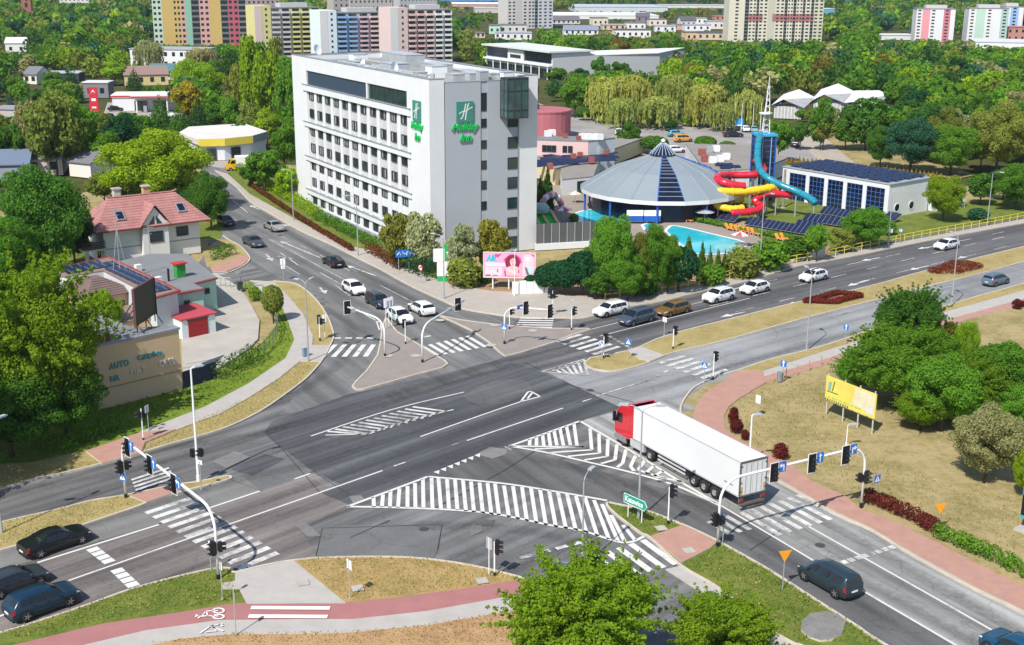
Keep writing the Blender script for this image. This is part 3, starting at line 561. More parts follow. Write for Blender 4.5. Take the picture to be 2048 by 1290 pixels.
def proto(kind, var):
    key = (kind, var)
    if key in PROTO: return PROTO[key]
    s = sum(ord(c) for c in kind) * 7 + var * 31
    if kind == 'broad': V = leaf_arrays(rblobs(30, s, .5, .40, .60, (.09, .18)), 5200, .042, s); T = trunk(.3, .018, s)
    elif kind == 'oval': V = leaf_arrays(rblobs(32, s, .48, .46, .54, (.09, .18)), 5200, .040, s); T = trunk(.25, .016, s)
    elif kind == 'tall': V = leaf_arrays(rblobs(40, s, .5, .47, .53, (.09, .17)), 4200, .040, s, hang=.3); T = trunk(.3, .012, s)
    elif kind == 'near': V = leaf_arrays(rblobs(80, s, .5, .45, .55, (.06, .15), .4), 42000, .0150, s); T = trunk(.3, .02, s, 6, .3)
    elif kind == 'hero': V = spiky(s, 120, 90000, .0112, width=.5); T = trunk(.3, .02, s, 7, .34)
    elif kind == 'willow':
        bl = rblobs(22, s, .47, .30, .68, (.12, .2)); V1 = leaf_arrays(bl, 3600, .04, s); r = random.Random(s); st = []
        for i in range(90):
            a = r.uniform(0, 2 * PI); q = r.uniform(.26, .5); top = .62 + .2 * (1 - q * 2) + r.uniform(-.05, .1); bot = r.uniform(.10, .45)
            for t in np.linspace(0, 1, 5): st.append(((math.cos(a) * q, math.sin(a) * q, top + (bot - top) * t), (.035, .035, .07)))
        V = np.concatenate([V1, leaf_arrays(st, 3000, .03, s + 1, hang=.8, elong=3)]); T = trunk(.4, .02, s)
    elif kind == 'conifer':
        bl = []; r = random.Random(s)
        for k in range(13):
            z = .08 + .9 * k / 13; q = .47 * (1 - z) + .02; n = max(3, int(9 * (1 - z)) + 2)
            for i in range(n):
                a = 2 * PI * i / n + k; bl.append(((math.cos(a) * q * .6, math.sin(a) * q * .6, z - .02), (q * .5, q * .5, .035)))
        V = leaf_arrays(bl, 3000, .034, s, up=.1); T = trunk(.5, .014, s, 0, ztop=.97)
    elif kind == 'thuja': V = leaf_arrays([((0, 0, .08 + .86 * k / 9), (.42 * (1 - (k / 9) ** 1.6) + .06,) * 2 + (.1,)) for k in range(10)], 1100, .075, s, hang=.5, inner=.75); T = trunk(.2, .03, s, 0, ztop=.5)
    elif kind == 'globe': V = leaf_arrays([((0, 0, .62), (.46, .46, .36))] + rblobs(14, s, .5, .38, .62, (.1, .16), .8), 3800, .05, s, inner=.86); T = trunk(.4, .025, s, 4, .2)
    elif kind == 'shrub': V = leaf_arrays([((0, 0, .42), (.42, .42, .5))] + rblobs(16, s, .5, .46, .5, (.13, .22), .4), 2600, .065, s); T = trunk(.12, .014, s)
    PROTO[key] = (V, T, {}); return PROTO[key]
HUE = {'lime': (0.26, 0.389, 0.024), 'green': (0.14, 0.295, 0.03), 'mid': (0.098, 0.221, 0.03), 'dark': (0.049, 0.133, 0.031), 'deep': (0.025, 0.097, 0.04), 'olive': (0.239, 0.282, 0.058), 'yellow': (0.27, 0.27, 0.05), 'silver': (0.351, 0.342, 0.165), 'gold': (0.45, 0.33, 0.03), 'rust': (0.2, 0.15, 0.03), 'blossom': (0.4, 0.42, 0.24), 'maroon': (0.165, 0.034, 0.03), 'teal': (0.047, 0.149, 0.09), 'blue': (0.09, 0.15, 0.128), 'willow': (0.42, 0.45, 0.12), 'leafy': (0.185, 0.305, 0.024), 'brick': (0.17, 0.065, 0.035), 'bed': (0.21, 0.045, 0.03)}
def jit(c, k=.16):
    a = random.uniform(1 - k, 1 + k); b = random.uniform(-k, k) * .5; return (c[0] * a * (1 + b), c[1] * a, c[2] * a * (1 - b), 1)
TREES = []
def plant(kind, base, h, w, hue, label, name, cat, group=None, parts=True, var=None):
    var = random.randrange(3) if var is None else var
    V, T, ch = proto(kind, var); rz = random.uniform(0, 6.28)
    tint = jit(HUE[hue]) if isinstance(hue, str) else (*hue, 1)
    if parts:
        if 'p' not in ch: ch['p'] = (quads_mesh('crown', V, [LEAF]), T.mesh('trunk', BARK, True))
        root = thing(name, label, cat, base, rz, group); root.scale = (w, w, h)
        c = link('crown', ch['p'][0], root); c.color = tint
        link('trunk', ch['p'][1], root)
    else:
        if 's' not in ch: ch['s'] = quads_mesh(name, V, [LEAF, BARK], T)
        root = link(name, ch['s'], None, base, rz); root.scale = (w, w, h); root.color = tint; tag(root, label, cat, group)
    TREES.append((base.x, base.y, w * .35)); return root
def tree(kind, px, pyb, pyt, wpx, hue, label, name='broadleaf_tree', cat='tree', group=None, parts=True, var=None, wk=1.0, z=0):
    B = G(px, pyb, z); h = max(.6, HG(px, pyb, px, pyt) - z); return plant(kind, B, h, wpx / PPM(px, pyb) * wk, hue, label, name, cat, group, parts, var)
def hedge(name, px_pts, w, h, hue, label, cat='hedge', n=60, leaf=.12, z=.1, closed=False, seed=3, bare=None):
    P = GS(px_pts, z); o = P[0].copy(); bl = []; r = random.Random(seed)
    if closed: P = P + [P[0]]
    for i in range(len(P) - 1):
        L_ = (P[i + 1] - P[i]).length; k = max(1, int(L_ / (w * .45)))
        for j in range(k):
            q = P[i].lerp(P[i + 1], (j + r.random() * .5) / k) - o
            bl.append(((q.x + r.uniform(-.1, .1) * w, q.y + r.uniform(-.1, .1) * w, h * .5 * r.uniform(.9, 1.1)), (w * .52, w * .52, h * .52 * r.uniform(.9, 1.15))))
    me = quads_mesh('leaves', leaf_arrays(bl, int(n * len(bl)), leaf, seed, inner=.7), [LEAF])
    root = thing(name, label, cat, o)
    c = link('leaves', me, root); c.color = (*HUE[hue], 1); stuff(c)
    b = MB(); 
    for q, _ in bl[::2]: b.cyl((q[0], q[1], -.1), (q[0] + .05, q[1], h * .7), .03, 5)
    b.obj('stems', BARK, root); return root
# ================================================================== LETTERING (built-in font, turned into solid mesh)
def txt(s, w, h, m, parent=None, name='lettering', shear=0.0, bold=.0, depth=.06, spacing=1.0):
    """text mesh fitted to w x h metres, standing in the local XZ plane, facing -Y, origin lower left"""
    cu = bpy.data.curves.new('text', 'FONT'); cu.body = s; cu.shear = shear; cu.offset = bold; cu.extrude = .03; cu.resolution_u = 3; cu.space_character = spacing
    o = bpy.data.objects.new('text', cu); COL.objects.link(o); bpy.context.view_layer.update()
    me = bpy.data.meshes.new_from_object(o.evaluated_get(bpy.context.evaluated_depsgraph_get())); bpy.data.objects.remove(o)
    n = len(me.vertices); co = np.empty(n * 3, np.float32); me.vertices.foreach_get('co', co); co = co.reshape(-1, 3)
    lo, hi = co.min(0), co.max(0); s_ = (hi - lo); s_[s_ == 0] = 1
    q = np.stack([(co[:, 0] - lo[0]) / s_[0] * w, -(co[:, 2] - lo[2]) / s_[2] * depth, (co[:, 1] - lo[1]) / s_[1] * h], 1)
    me.vertices.foreach_set('co', q.astype(np.float32).ravel()); me.materials.clear(); me.materials.append(m); me.name = name; me.update()
    return link(name, me, parent)
_WM = {}
def win_mesh(w, h, nx=2, nz=1, fm=DGREY, gm=GLASS, fr=.07, d=.10):
    k = ('f', w, h, nx, nz, fm.name, fr, d)
    if k not in _WM:
        b = MB(); b.box(-w / 2, -w / 2 + fr, -d, 0, 0, h); b.box(w / 2 - fr, w / 2, -d, 0, 0, h); b.box(-w / 2 + fr, w / 2 - fr, -d, 0, 0, fr); b.box(-w / 2 + fr, w / 2 - fr, -d, 0, h - fr, h)
        for i in range(1, nx): x = -w / 2 + w * i / nx; b.box(x - fr * .4, x + fr * .4, -d * .9, 0, fr, h - fr)
        for j in range(1, nz): z = h * j / nz; b.box(-w / 2 + fr, w / 2 - fr, -d * .85, 0, z - fr * .4, z + fr * .4)
        _WM[k] = b.mesh('window', fm)
    k2 = ('g', w, h, gm.name, fr)
    if k2 not in _WM: _WM[k2] = MB().box(-w / 2 + fr * .5, w / 2 - fr * .5, -d * .45, -.005, fr * .5, h - fr * .5).mesh('window_pane', gm)
    return _WM[k], _WM[k2]
def window(parent, x, y, z, w, h, rz=0, **kw):
    a, b = win_mesh(w, h, **kw); o = link('window', a, parent, (x, y, z), rz); p = link('window_pane', b, o); return o
EXC = []; VIS = [(962, 1112, 158), (1104, 1312, 140), (1538, 1606, 216), (1618, 1752, 212), (210, 346, 226), (174, 206, 228), (392, 562, 335)]
def excl(o, rz, x0, x1, y0, y1, pad=3):
    EXC.append((o.x, o.y, math.cos(rz), math.sin(rz), x0 - pad, x1 + pad, y0 - pad, y1 + pad))
# ================================================================== HOTEL
HC, HA = Vector((-11.05, 165.8, 0)), R(29.7)
hotel = thing('hotel', 'tall white hotel with dark windows and green logo on its end wall', 'hotel', HC, HA); excl(HC, HA, 0, 17, 0, 52, 1)
SPAND = mat('spandrel_grey', (.52, .52, .52), .75, .06, .3); NAVY = mat('navy_panel', (.035, .06, .095), .5, .1)
b = MB(); b.box(.32, 16.3, .22, 51.7, 0, 23.3); b.obj('wall', SPAND, hotel)
b = MB()
b.box(0, .319, .0, 7.0, 0, 24.37); b.box(0, .319, 45.4, 51.9, 0, 24.37); b.box(0, .319, 7.0, 45.4, 22.3, 24.37); b.box(0, .319, 7.0, 45.4, 0, .5)
b.box(.32, 2.2, 0, .219, 0, 24.37); b.box(13.58, 16.6, 0, .219, 0, 24.37); b.box(16.301, 16.6, .22, 51.9, 0, 24.37); b.box(.32, 16.3, 51.7, 51.9, 0, 24.37)
b.box(.32, .6, .22, 51.7, 23.3, 24.3); b.box(16.0, 16.3, .22, 51.7, 23.3, 24.3); b.box(.6, 2.2, .22, .5, 23.3, 24.3); b.box(13.58, 16.0, .22, .5, 23.3, 24.3)
b.obj('outer_wall', WHITE, hotel)
b = MB(); b.box(2.34, 7.70, .02, .219, 0, 23.85); b.box(8.68, 13.5, .02, .219, 0, 23.85); b.box(2.2, 13.58, .22, .48, 23.3, 23.8); b.obj('end_wall_panel', LGREY, hotel)
b = MB(); b.box(2.2, 2.34, .1, .219, 0, 23.8); b.box(7.70, 7.76, .05, .219, 0, 23.85); b.box(13.5, 13.58, .1, .219, 0, 23.8); b.obj('joint', DGREY, hotel)
b = MB()
for (x0, x1, y0, y1, z) in ((-.03, .6, -.03, 51.93, 24.37), (16.0, 16.63, -.03, 51.93, 24.37), (.6, 2.23, -.03, .5, 24.37), (13.55, 16.0, -.03, .5, 24.37), (.6, 16.0, 51.6, 51.93, 24.37), (2.23, 13.55, .0, .48, 23.86)): b.box(x0, x1, y0, y1, z, z + .1)
b.obj('parapet_cap', MGREY, hotel)
GRAV = mat('roof_gravel', (.30, .29, .27), .9, .2, 1.2); b = MB(); b.box(.6, 16, .5, 51.6, 23.3, 23.42); b.obj('roof', GRAV, hotel)
for z0, z1 in ((19.05, 20.0), (13.3, 14.0), (7.7, 8.36), (2.1, 2.82)):
    b = MB(); b.box(-.22, .319, 5.8, 46.9, z0, z1); b.obj('band', WHITE, hotel)
    b = MB(); b.box(-.30, .1, 5.7, 47.0, z1, z1 + .09); b.obj('band_cap', MGREY, hotel)
b = MB(); b.box(.2, .319, 21.0, 45.3, 20.1, 22.29); b.obj('navy_panel', NAVY, hotel)
b = MB(); b.box(.22, .319, 7.05, 20.6, 20.1, 22.29); b.obj('bar_glazing', GLASSG, hotel)
b = MB(); b.box(0, .319, 20.6, 21.0, 20.1, 22.29); b.obj('pillar', WHITE, hotel)
for k in range(9): MB().box(.15, .22, 7.6 + k * 1.5, 7.68 + k * 1.5, 20.1, 22.28).obj('mullion', DGREY, hotel)
colsY = [8.45 + 3.555 * i for i in range(11)]
for i in range(10):
    y = (colsY[i] + colsY[i + 1]) / 2 - .35
    for z0, z1 in ((14.09, 19.05), (8.45, 13.3), (2.91, 7.7), (.5, 2.1)): MB().box(.04, .319, y - .5, y + .5, z0, z1).obj('facade_fin', WHITE, hotel)
for z0, z1 in ((2.91, 7.7), (.5, 2.1)):
    b = MB()
    for y in colsY: b.box(.26, .319, y - 1.2, y + 1.35, z0, z1)
    b.obj('lower_spandrel', WHITE, hotel)
for z in (17.65, 14.8, 11.95, 9.2, 6.3, 3.55, .62):
    for y in colsY:
        o = window(hotel, .30, y, z, 1.75, 1.4, -PI / 2, nx=2, d=.16)
        for side in (-1, 1):
            if random.random() < .42: link('curtain', _WM.setdefault('cur', MB().box(-.19, .19, -.082, -.073, .08, 1.32).mesh('curtain', mat('curtain_cloth', (.30, .31, .31), .9, .15, 2))), o, (side * random.uniform(.28, .6), 0, 0))
for z, h in ((17.5, 1.55), (14.62, 1.55), (11.75, 1.6), (9.0, 1.6), (6.15, 1.6), (3.32, 1.62), (.6, 1.6)): window(hotel, 12.65, .05, z, 1.55, h, nx=1, gm=GLASSG, fr=.08, d=.12)
b = MB(); b.box(7.76, 8.66, .12, .219, 0, 23.8); b.obj('strip_spandrel', mat('strip_grey', (.40, .42, .45), .7, .06), hotel)
for z, h in ((19.9, 2.45), (17.68, 1.2), (14.82, 1.15), (12.0, 1.2), (9.2, 1.2), (6.35, 1.2), (3.5, 1.2)): window(hotel, 8.21, .12, z, .9, h, nx=1, fr=.05, d=.07)
b = MB(); b.box(13.5, 13.62, -.09, -.005, 0, 19); b.obj('downpipe', MGREY, hotel)
ori = MB().box(10.75, 13.95, -1.85, .019, 19.0, 24.25).obj('glass_bay', mat('bay_glass', (.05, .10, .10), .07, .5, .5, 0, 0, .9), hotel)
b = MB()
for z in (18.95, 20.0, 22.6, 24.2):
    b.box(10.68, 14.02, -1.93, -1.85, z, z + .12); b.box(10.68, 10.75, -1.85, 0, z, z + .12); b.box(13.95, 14.02, -1.85, 0, z, z + .12)
for x in (10.68, 11.75, 12.8, 13.93): b.box(x, x + .09, -1.94, -1.86, 19, 24.3)
for y in (-1.0, -.1): b.box(10.66, 10.74, y, y + .07, 19, 24.3)
b.box(10.68, 14.02, -1.93, .0, 18.86, 18.99); b.box(10.68, 14.02, -1.93, .0, 24.26, 24.34); b.obj('bay_frame', DGREY, ori)
LOGOG = mat('logo_green', (.055, .24, .19), .35, .2, .5); LETG = mat('letter_green', (.01, .48, .10), .4, .05)
def logo(parent, x, z, rz, y0, s):
    e = link('logo_sign', MB().box(0, 2.5, -.22, 0, 0, 2.75).mesh('logo_sign', [LOGOG]), parent, (x, y0, z), rz); e.scale = (s, 1, 1)
    b = MB()
    for k, (q, w) in enumerate((([(.55, .45), (.85, .75), (1.15, 1.65), (1.35, 2.45)], .17), ([(1.25, .3), (1.4, 1.2), (1.6, 2.0), (1.78, 2.5)], .17), ([(.3, 1.15), (.8, 1.42), (1.4, 1.5), (1.9, 1.8), (2.35, 1.95)], .13))):
        P = smooth([Vector((a, 0, c)) for a, c in q], 5)
        for i in range(len(P) - 1):
            t = (P[i + 1] - P[i]).normalized(); n = Vector((-t.z, 0, t.x)) * w / 2; yy = -.232 - .004 * k; o = Vector((0, yy, 0))
            b.poly([P[i] + n + o, P[i] - n + o, P[i + 1] - n + o, P[i + 1] + n + o])
    b.obj('emblem', SIGNWHITE, e)
    for s_, xx, zz, w_, h_ in (('Holiday', -.7, -1.35, 4.0, 1.25), ('Inn', .5, -2.6, 1.75, 1.05)):
        t = txt(s_, w_, h_, LETG, e, 'lettering', .3, .035, .22); t.location = (xx, 0, zz)
logo(hotel, 3.97, 18.6, 0, .015, 1.0); logo(hotel, -.005, 18.6, -PI / 2, 4.75, .92)
HV = mat('galvanised_duct', (.50, .52, .53), .4, .15, 1, .35)
for x, y, sx, sy, h in ((12.5, 1.6, 1.5, 1.3, 1.4), (11.0, 2.6, 1.2, 1.2, 1.2), (14.2, 4.5, 1.2, 2.2, .9), (9.0, 2.0, 1.3, 1.2, 1.6), (6.5, 5.2, 1.8, 2.4, 1.1), (10.5, 8, 2, 3, .9), (4.0, 11, 1.6, 1.4, 1.0), (6.0, 24, 3, 4, 1.3), (10, 18, 2.6, 5.5, 1.5), (11.5, 33, 3.2, 9, 2.0), (5, 36, 2, 3, .8), (9, 45, 2.5, 2, 1.2), (3.2, 28, 1.2, 6, .5), (2.4, 18, 1.0, 5, .45), (13.5, 13, 1.5, 6, .7), (7.5, 13, 2.4, 2.2, 1.6)):
    u = MB().box(x - sx / 2, x + sx / 2, y - sy / 2, y + sy / 2, 23.42, 23.42 + h).obj('ventilation_unit', random.choice([HV, HV, WPAINT, LGREY]), hotel)
    b = MB(); b.box(x - sx / 2 - .06, x + sx / 2 + .06, y - sy / 2 - .06, y + sy / 2 + .06, 23.42 + h, 23.5 + h); b.obj('unit_lid', LGREY, u)
b = MB()
for x, y0, y1 in ((3.6, 8, 40), (5.0, 12, 30), (12.8, 8, 44), (8.2, 26, 44)): b.tube([(x, y0, 24.0), (x, y1, 24.0)], .22, 6)
for y in range(10, 44, 4): b.box(2.0, 5.6, y, y + .25, 23.9, 24.1)
b.obj('roof_ducts', HV, hotel)
def dish(parent, p, az, r=.6):
    o = link('satellite_dish', MB().lathe([(0, 0), (r * .5, .05), (r, .22)], 14).mesh('satellite_dish', WPAINT), parent, p); o.rotation_euler = (R(70), 0, az)
    MB().cyl((0, 0, 0), (0, -.8, .25), .04, 5).obj('dish_mast', GALV, o)
dish(hotel, (2.2, 46, 25.4), R(30), .9); dish(hotel, (1.6, 14.5, 25.0), R(30), .7); dish(hotel, (3.2, 30, 24.6), R(10), .5)
for x, y in ((1.3, 1.5), (1.5, 2.1)): MB().cyl((x, y, 23.4), (x, y, 25.0), .28, 10).obj('flue', HV, hotel)
MB().box(-.9, -.1, -.9, 52, -.02, .34).obj('plinth', MGREY, hotel)

# ================================================================== RED-ROOFED HOUSE
def plate(name, pts, th, m, parent, under=None):
    """roof plane as a slab of thickness th"""
    P = [Vector(p) for p in pts]; n = (P[1] - P[0]).cross(P[2] - P[0]).normalized()
    if n.z < 0: P = P[::-1]; n = -n
    Q = [p - Vector((0, 0, th)) for p in P]; k = len(P); b = MB()
    b.add(P + Q, [tuple(range(k)), tuple(range(2 * k - 1, k - 1, -1))] + [(i, k + i, k + (i + 1) % k, (i + 1) % k) for i in range(k)]); return b.obj(name, m, parent)
TILE = mat('roof_tile_red', (.39, .18, .165), .7, .22, .8, 0, .35)
def tiled(name, pts, parent, course=.55, m=TILE):
    """tile courses: one stepped strip per course up a roof plane (eave first two points)"""
    a, b_, c, d = [Vector(p) for p in pts]; n = max(2, int((d - a).length / course)); mb = MB(); up = Vector((0, 0, .09))
    for i in range(n):
        t0, t1 = i / n, (i + 1) / n; p, q, r_, s = a.lerp(d, t0), b_.lerp(c, t0), b_.lerp(c, t1), a.lerp(d, t1)
        mb.poly([p + up, q + up, r_ + up * .25, s + up * .25]); mb.poly([p, q, q + up, p + up])
    o = mb.obj(name, m, parent); return o
HO = Vector((-54.40, 162.57, 0)); HOA = R(36)
house = thing('detached_house', 'white detached house with a red tiled hip roof and a gabled front bay', 'house', HO, HOA); excl(HO, HOA, -3, 15, -3, 8)
WARMW = mat('warm_white_render', (.74, .70, .68), .85, .06, .4)
b = MB(); b.box(0, 13.4, 0, 6.6, 0, 4.9); b.obj('wall', WARMW, house)
b = MB(); b.prism([(5.0, -1.0), (8.6, -1.0), (8.6, .0), (5.0, .0)], 0, 4.9)
b.add([(5.0, -1.0, 4.9), (8.6, -1.0, 4.9), (6.8, -1.0, 7.3), (5.0, 2.6, 4.9), (8.6, 2.6, 4.9), (6.8, 2.6, 7.3)], [(0, 1, 2), (0, 2, 5, 3), (1, 4, 5, 2)]); b.obj('front_bay', WARMW, house)
E0, RZ_ = 4.75, 8.3
e = [(-1.3, -1.2, E0), (14.7, -1.2, E0), (14.7, 7.8, E0), (-1.3, 7.8, E0)]; r0, r1 = (2.1, 3.3, RZ_), (11.4, 3.3, RZ_)
plate('roof_deck', [e[0], e[1], r1, r0], .12, TILE, house); plate('roof_deck', [e[1], e[2], r1], .12, TILE, house); plate('roof_deck', [e[2], e[3], r0, r1], .12, TILE, house); plate('roof_deck', [e[3], e[0], r0], .12, TILE, house)
rf = tiled('roof', [e[0], e[1], r1, r0], house); tiled('roof', [e[3], e[0], r0, (2.1, 3.3, RZ_ - .001)], house); tiled('roof', [e[1], e[2], (11.4, 3.3, RZ_ - .001), r1], house)
MB().tube([(1.8, 3.3, 8.62), (2.4, 3.3, 8.40), (11, 3.3, 8.40), (11.7, 3.3, 8.62)], .12, 6).obj('ridge_tiles', TILE, house)
tiled('bay_roof', [(4.6, -1.4, 4.75), (4.6, 3.4, 4.75), (6.8, 3.4, 7.62), (6.8, -1.4, 7.62)], house); tiled('bay_roof', [(9.0, 3.4, 4.75), (9.0, -1.4, 4.75), (6.8, -1.4, 7.62), (6.8, 3.4, 7.62)], house)
b = MB(); b.box(-1.35, 14.75, -1.3, -1.2, E0 - .14, E0 + .02); b.box(14.7, 14.78, -1.2, 7.8, E0 - .14, E0 + .02); b.box(-1.38, -1.3, -1.2, 7.8, E0 - .14, E0 + .02); b.obj('gutter', mat('gutter_red', (.16, .03, .03), .5, .1), house)
b = MB(); b.box(0, 5.0, -.05, .0, 2.05, 2.17); b.box(8.6, 13.4, -.05, 0, 2.05, 2.17); b.obj('string_course', MGREY, house)
window(house, 6.85, -1.0, 2.5, 1.9, 1.5, nx=1); window(house, 10.9, -.01, 2.7, 1.7, 1.35, nx=2)
for sx in (-1, 1):
    b = MB(); b.add([(6.85 + sx * .12, -1.03, 5.0), (6.85 + sx * .95, -1.03, 5.0), (6.85 + sx * .12, -1.03, 6.2)], [(0, 1, 2) if sx > 0 else (1, 0, 2)]); b.obj('gable_window', GLASS, house)
for cx, t in ((2.6, .40), (11.2, .45)):
    p0 = Vector((cx, -1.2 + 4.5 * t, E0 + 3.55 * t + .06)); sl = math.atan2(3.55, 4.5)
    f = link('roof_window', MB().box(-.6, .6, -.8, .8, 0, .2).mesh('roof_window', MGREY), house, p0 + Vector((0, 0, .02))); f.rotation_euler = (sl, 0, 0)
    MB().box(-.45, .45, -.65, .65, .2, .215).obj('roof_window_pane', GLASSB, f)
for cx, cy, m_ in ((3.6, 4.2, mat('chimney_render', (.55, .52, .46), .85, .15)), (7.6, 4.0, mat('chimney_orange', (.58, .33, .17), .85, .15))):
    ch = MB().box(cx - .45, cx + .45, cy - .4, cy + .4, 6.6, 9.3).obj('chimney', m_, house); MB().box(cx - .6, cx + .6, cy - .55, cy + .55, 9.3, 9.48).obj('chimney_cap', CONC, ch)
b = MB(); b.box(-3.0, .0, -.6, 5.0, 2.2, 2.4); bal = b.obj('balcony', WARMW, house)
BRN = mat('dark_brown_timber', (.085, .035, .028), .7, .25); b = MB()
for k in range(5): b.box(-3.06, -3.0, -.66, 5.0, 2.45 + k * .22, 2.57 + k * .22); b.box(-3.0, 0, -.68, -.62, 2.45 + k * .22, 2.57 + k * .22)
b.obj('balcony_rail', BRN, bal); MB().box(-2.6, -2.2, -.3, .1, 0, 2.2).obj('post', WARMW, house); window(house, 0, 2.2, .2, 1.2, 2.0, -PI / 2, nx=1)

# ================================================================== CAR-PARTS SHOP, ITS NEIGHBOURS AND YARD
SO, SA = G(366, 779), R(44.6)
def sh(x, y, z=0): return Vector((SO.x + x * math.cos(SA) - y * math.sin(SA), SO.y + x * math.sin(SA) + y * math.cos(SA), z))
excl(SO, SA, -10, 22, -1, 40, 0)
TAN = mat('tan_render', (.58, .42, .26), .85, .07, .35); FELT = mat('roof_felt_grey', (.20, .205, .215), .9, .12, .4); OXB = mat('oxblood_trim', (.24, .045, .045), .6, .1)
shop = thing('parts_shop', 'tan flat-roofed car parts shop with turquoise lettering on its long wall', 'shop', SO, SA)
sp = [(-9.35, 0), (0, 0), (0, 1.6), (-2.8, 3.4), (-3.2, 14.5), (-9.35, 12)]
MB().prism(sp, -.5, 5.95).obj('wall', TAN, shop); MB().prism([(-9.3, .06), (-.06, .06), (-.06, 1.5), (-2.86, 3.3), (-3.26, 14.4), (-9.3, 11.9)], 5.951, 6.02).obj('roof', FELT, shop)
b = MB(); b.box(-9.45, .1, -.1, .3, 5.96, 6.16); b.box(-.3, .1, .3, 1.7, 5.96, 6.16); b.obj('parapet_cap', MGREY, shop); MB().box(-9.35, 0, -.06, -.005, 1.9, 2.02).obj('string_course', mat('tan_dark', (.36, .24, .14), .8, .1), shop)
ch = MB().box(-7.6, -6.4, 1.0, 1.7, 6.02, 6.8).obj('chimney', mat('chimney_red', (.26, .05, .055), .8, .15), shop); MB().box(-7.75, -6.25, .85, 1.85, 6.8, 6.9).obj('chimney_cap', CONC, ch)
TURQ = mat('turquoise_letters', (.02, .27, .30), .5, .1); CRM = mat('cream_letters', (.62, .58, .50), .6, .1)
for s_, x, z, w, h, m_, sp_ in (('AUTO', -7.2, 3.6, 1.9, .62, TURQ, 1.15), ('CZĘŚCI', -4.4, 3.75, 2.4, .72, TURQ, 1.1), ('NA', -7.2, 2.45, .9, .55, TURQ, 1.0), ('FIAT', -5.2, 2.65, 1.5, .55, CRM, 1.2), ('OPEL', -2.3, 2.75, 1.7, .62, CRM, 1.1)):
    t = txt(s_, w, h, m_, shop, 'lettering', 0, .02, .1, sp_); t.location = (x, -.01, z)
bb = thing('billboard', 'black back of a large billboard braced on the shop roof', 'billboard', sh(-3.7, 1.2, 6.02), SA + math.atan2(2.9, 3.7))
MB().box(0, 4.7, -.06, .06, .7, 4.15).obj('board', BLACK, bb); b = MB(); b.box(-.05, 0, -.12, .12, .6, 4.2); b.box(4.7, 4.75, -.12, .12, .6, 4.2); b.box(0, 4.7, -.1, .1, 4.15, 4.25); b.obj('board_frame', mat('rust_frame', (.13, .055, .05), .7, .2), bb)
b = MB()
for x in (.3, 2.3, 4.4): b.cyl((x, .0, 0), (x, 0, 4), .06, 5); b.cyl((x, 0, 3.2), (x + .2, 2.4 if x < 4 else 1.2, 0.02), .06, 5); b.cyl((x, 0, .9), (x - .6, -1.0, 0), .05, 5)
b.obj('brace', DGREY, bb)
# brown hip-roofed orange house and the sloping solar roof behind it
oh = thing('orange_house', 'orange rendered house with a brown hip roof behind the parts shop', 'house', sh(2.6, 23.6), SA)
MB().box(0, 5.0, 0, 6.6, 0, 3.9).obj('wall', mat('orange_render', (.62, .45, .27), .85, .08), oh); TB = mat('roof_tile_brown', (.17, .115, .10), .75, .2, .8, 0, .3)
for q in ([(-.5, -.5, 3.85), (5.5, -.5, 3.85), (3.2, 2.6, 5.15), (1.8, 2.6, 5.15)], [(5.5, -.5, 3.85), (5.5, 7.1, 3.85), (3.2, 4.4, 5.15), (3.2, 2.6, 5.15)], [(5.5, 7.1, 3.85), (-.5, 7.1, 3.85), (1.8, 4.4, 5.15), (3.2, 4.4, 5.15)], [(-.5, 7.1, 3.85), (-.5, -.5, 3.85), (1.8, 2.6, 5.15), (1.8, 4.4, 5.15)]): tiled('roof', q, oh, .5, TB)
MB().poly([(1.8, 2.6, 5.2), (3.2, 2.6, 5.2), (3.2, 4.4, 5.2), (1.8, 4.4, 5.2)]).obj('roof_top', TB, oh)
window(oh, 1.4, -.01, 1.9, 1.0, 1.1); window(oh, 3.6, -.01, 1.9, 1.0, 1.1)
MB().box(-3.5, 5.5, -6.2, -.02, 0, 2.3).obj('lower_wing', mat('orange_render', (.62, .45, .27)), oh); MB().box(-3.6, 5.6, -6.3, -.02, 2.3, 2.42).obj('lower_roof', mat('roof_felt_brown', (.24, .17, .14), .9, .12), oh)
wb = thing('workshop', 'white workshop with blue solar panels along its low roof', 'workshop', sh(0, 0), SA)
wp = [(6.2, 15.6), (9.3, 16.4), (9.6, 19), (11.4, 36.2), (3.3, 34.4), (3.6, 30.8), (7.9, 30.4)]
MB().prism(wp, 0, 4.75).obj('wall', mat('pale_grey_render', (.56, .59, .62), .85, .07), wb); MB().prism([(p[0] + (p[0] - 7.6) * .03, p[1] + (p[1] - 26) * .012) for p in wp], 4.752, 4.92).obj('roof', mat('roof_felt_brown', (.24, .17, .14)), wb)
for p, q in (((9.5, 16.2), (11.6, 36.4)), ((6.1, 15.4), (9.5, 16.2)), ((3.2, 34.6), (11.6, 36.4))): MB().tube([(p[0], p[1], 4.93), (q[0], q[1], 4.93)], .14, 4).obj('roof_edge', OXB, wb)
_sp = MB().box(0, 1.0, 0, 1.6, 0, .05).mesh('solar_panel', SOLAR); _ss = MB().box(.48, .52, 0, 1.6, .05, .056).mesh('cell_seam', GALV)
for x, y in [(7.0 + j * .155 + i * 1.08, 17.3 + j * 1.72) for j in range(8) for i in range(2)] + [(4.1 + i * 1.08, 31.4 + j * 1.68 + i * .1) for i in range(6) for j in range(2) if not (i > 4 and j > 0)]:
    o = link('solar_panel', _sp, wb, (x, y, 4.98)); o.rotation_euler = (R(4), 0, -.09); link('cell_seam', _ss, o)
gb = thing('green_workshop', 'mint green flat-roofed workshop beside the parts yard', 'workshop', sh(0, 0), SA); MINT = mat('mint_render', (.42, .60, .49), .85, .08)
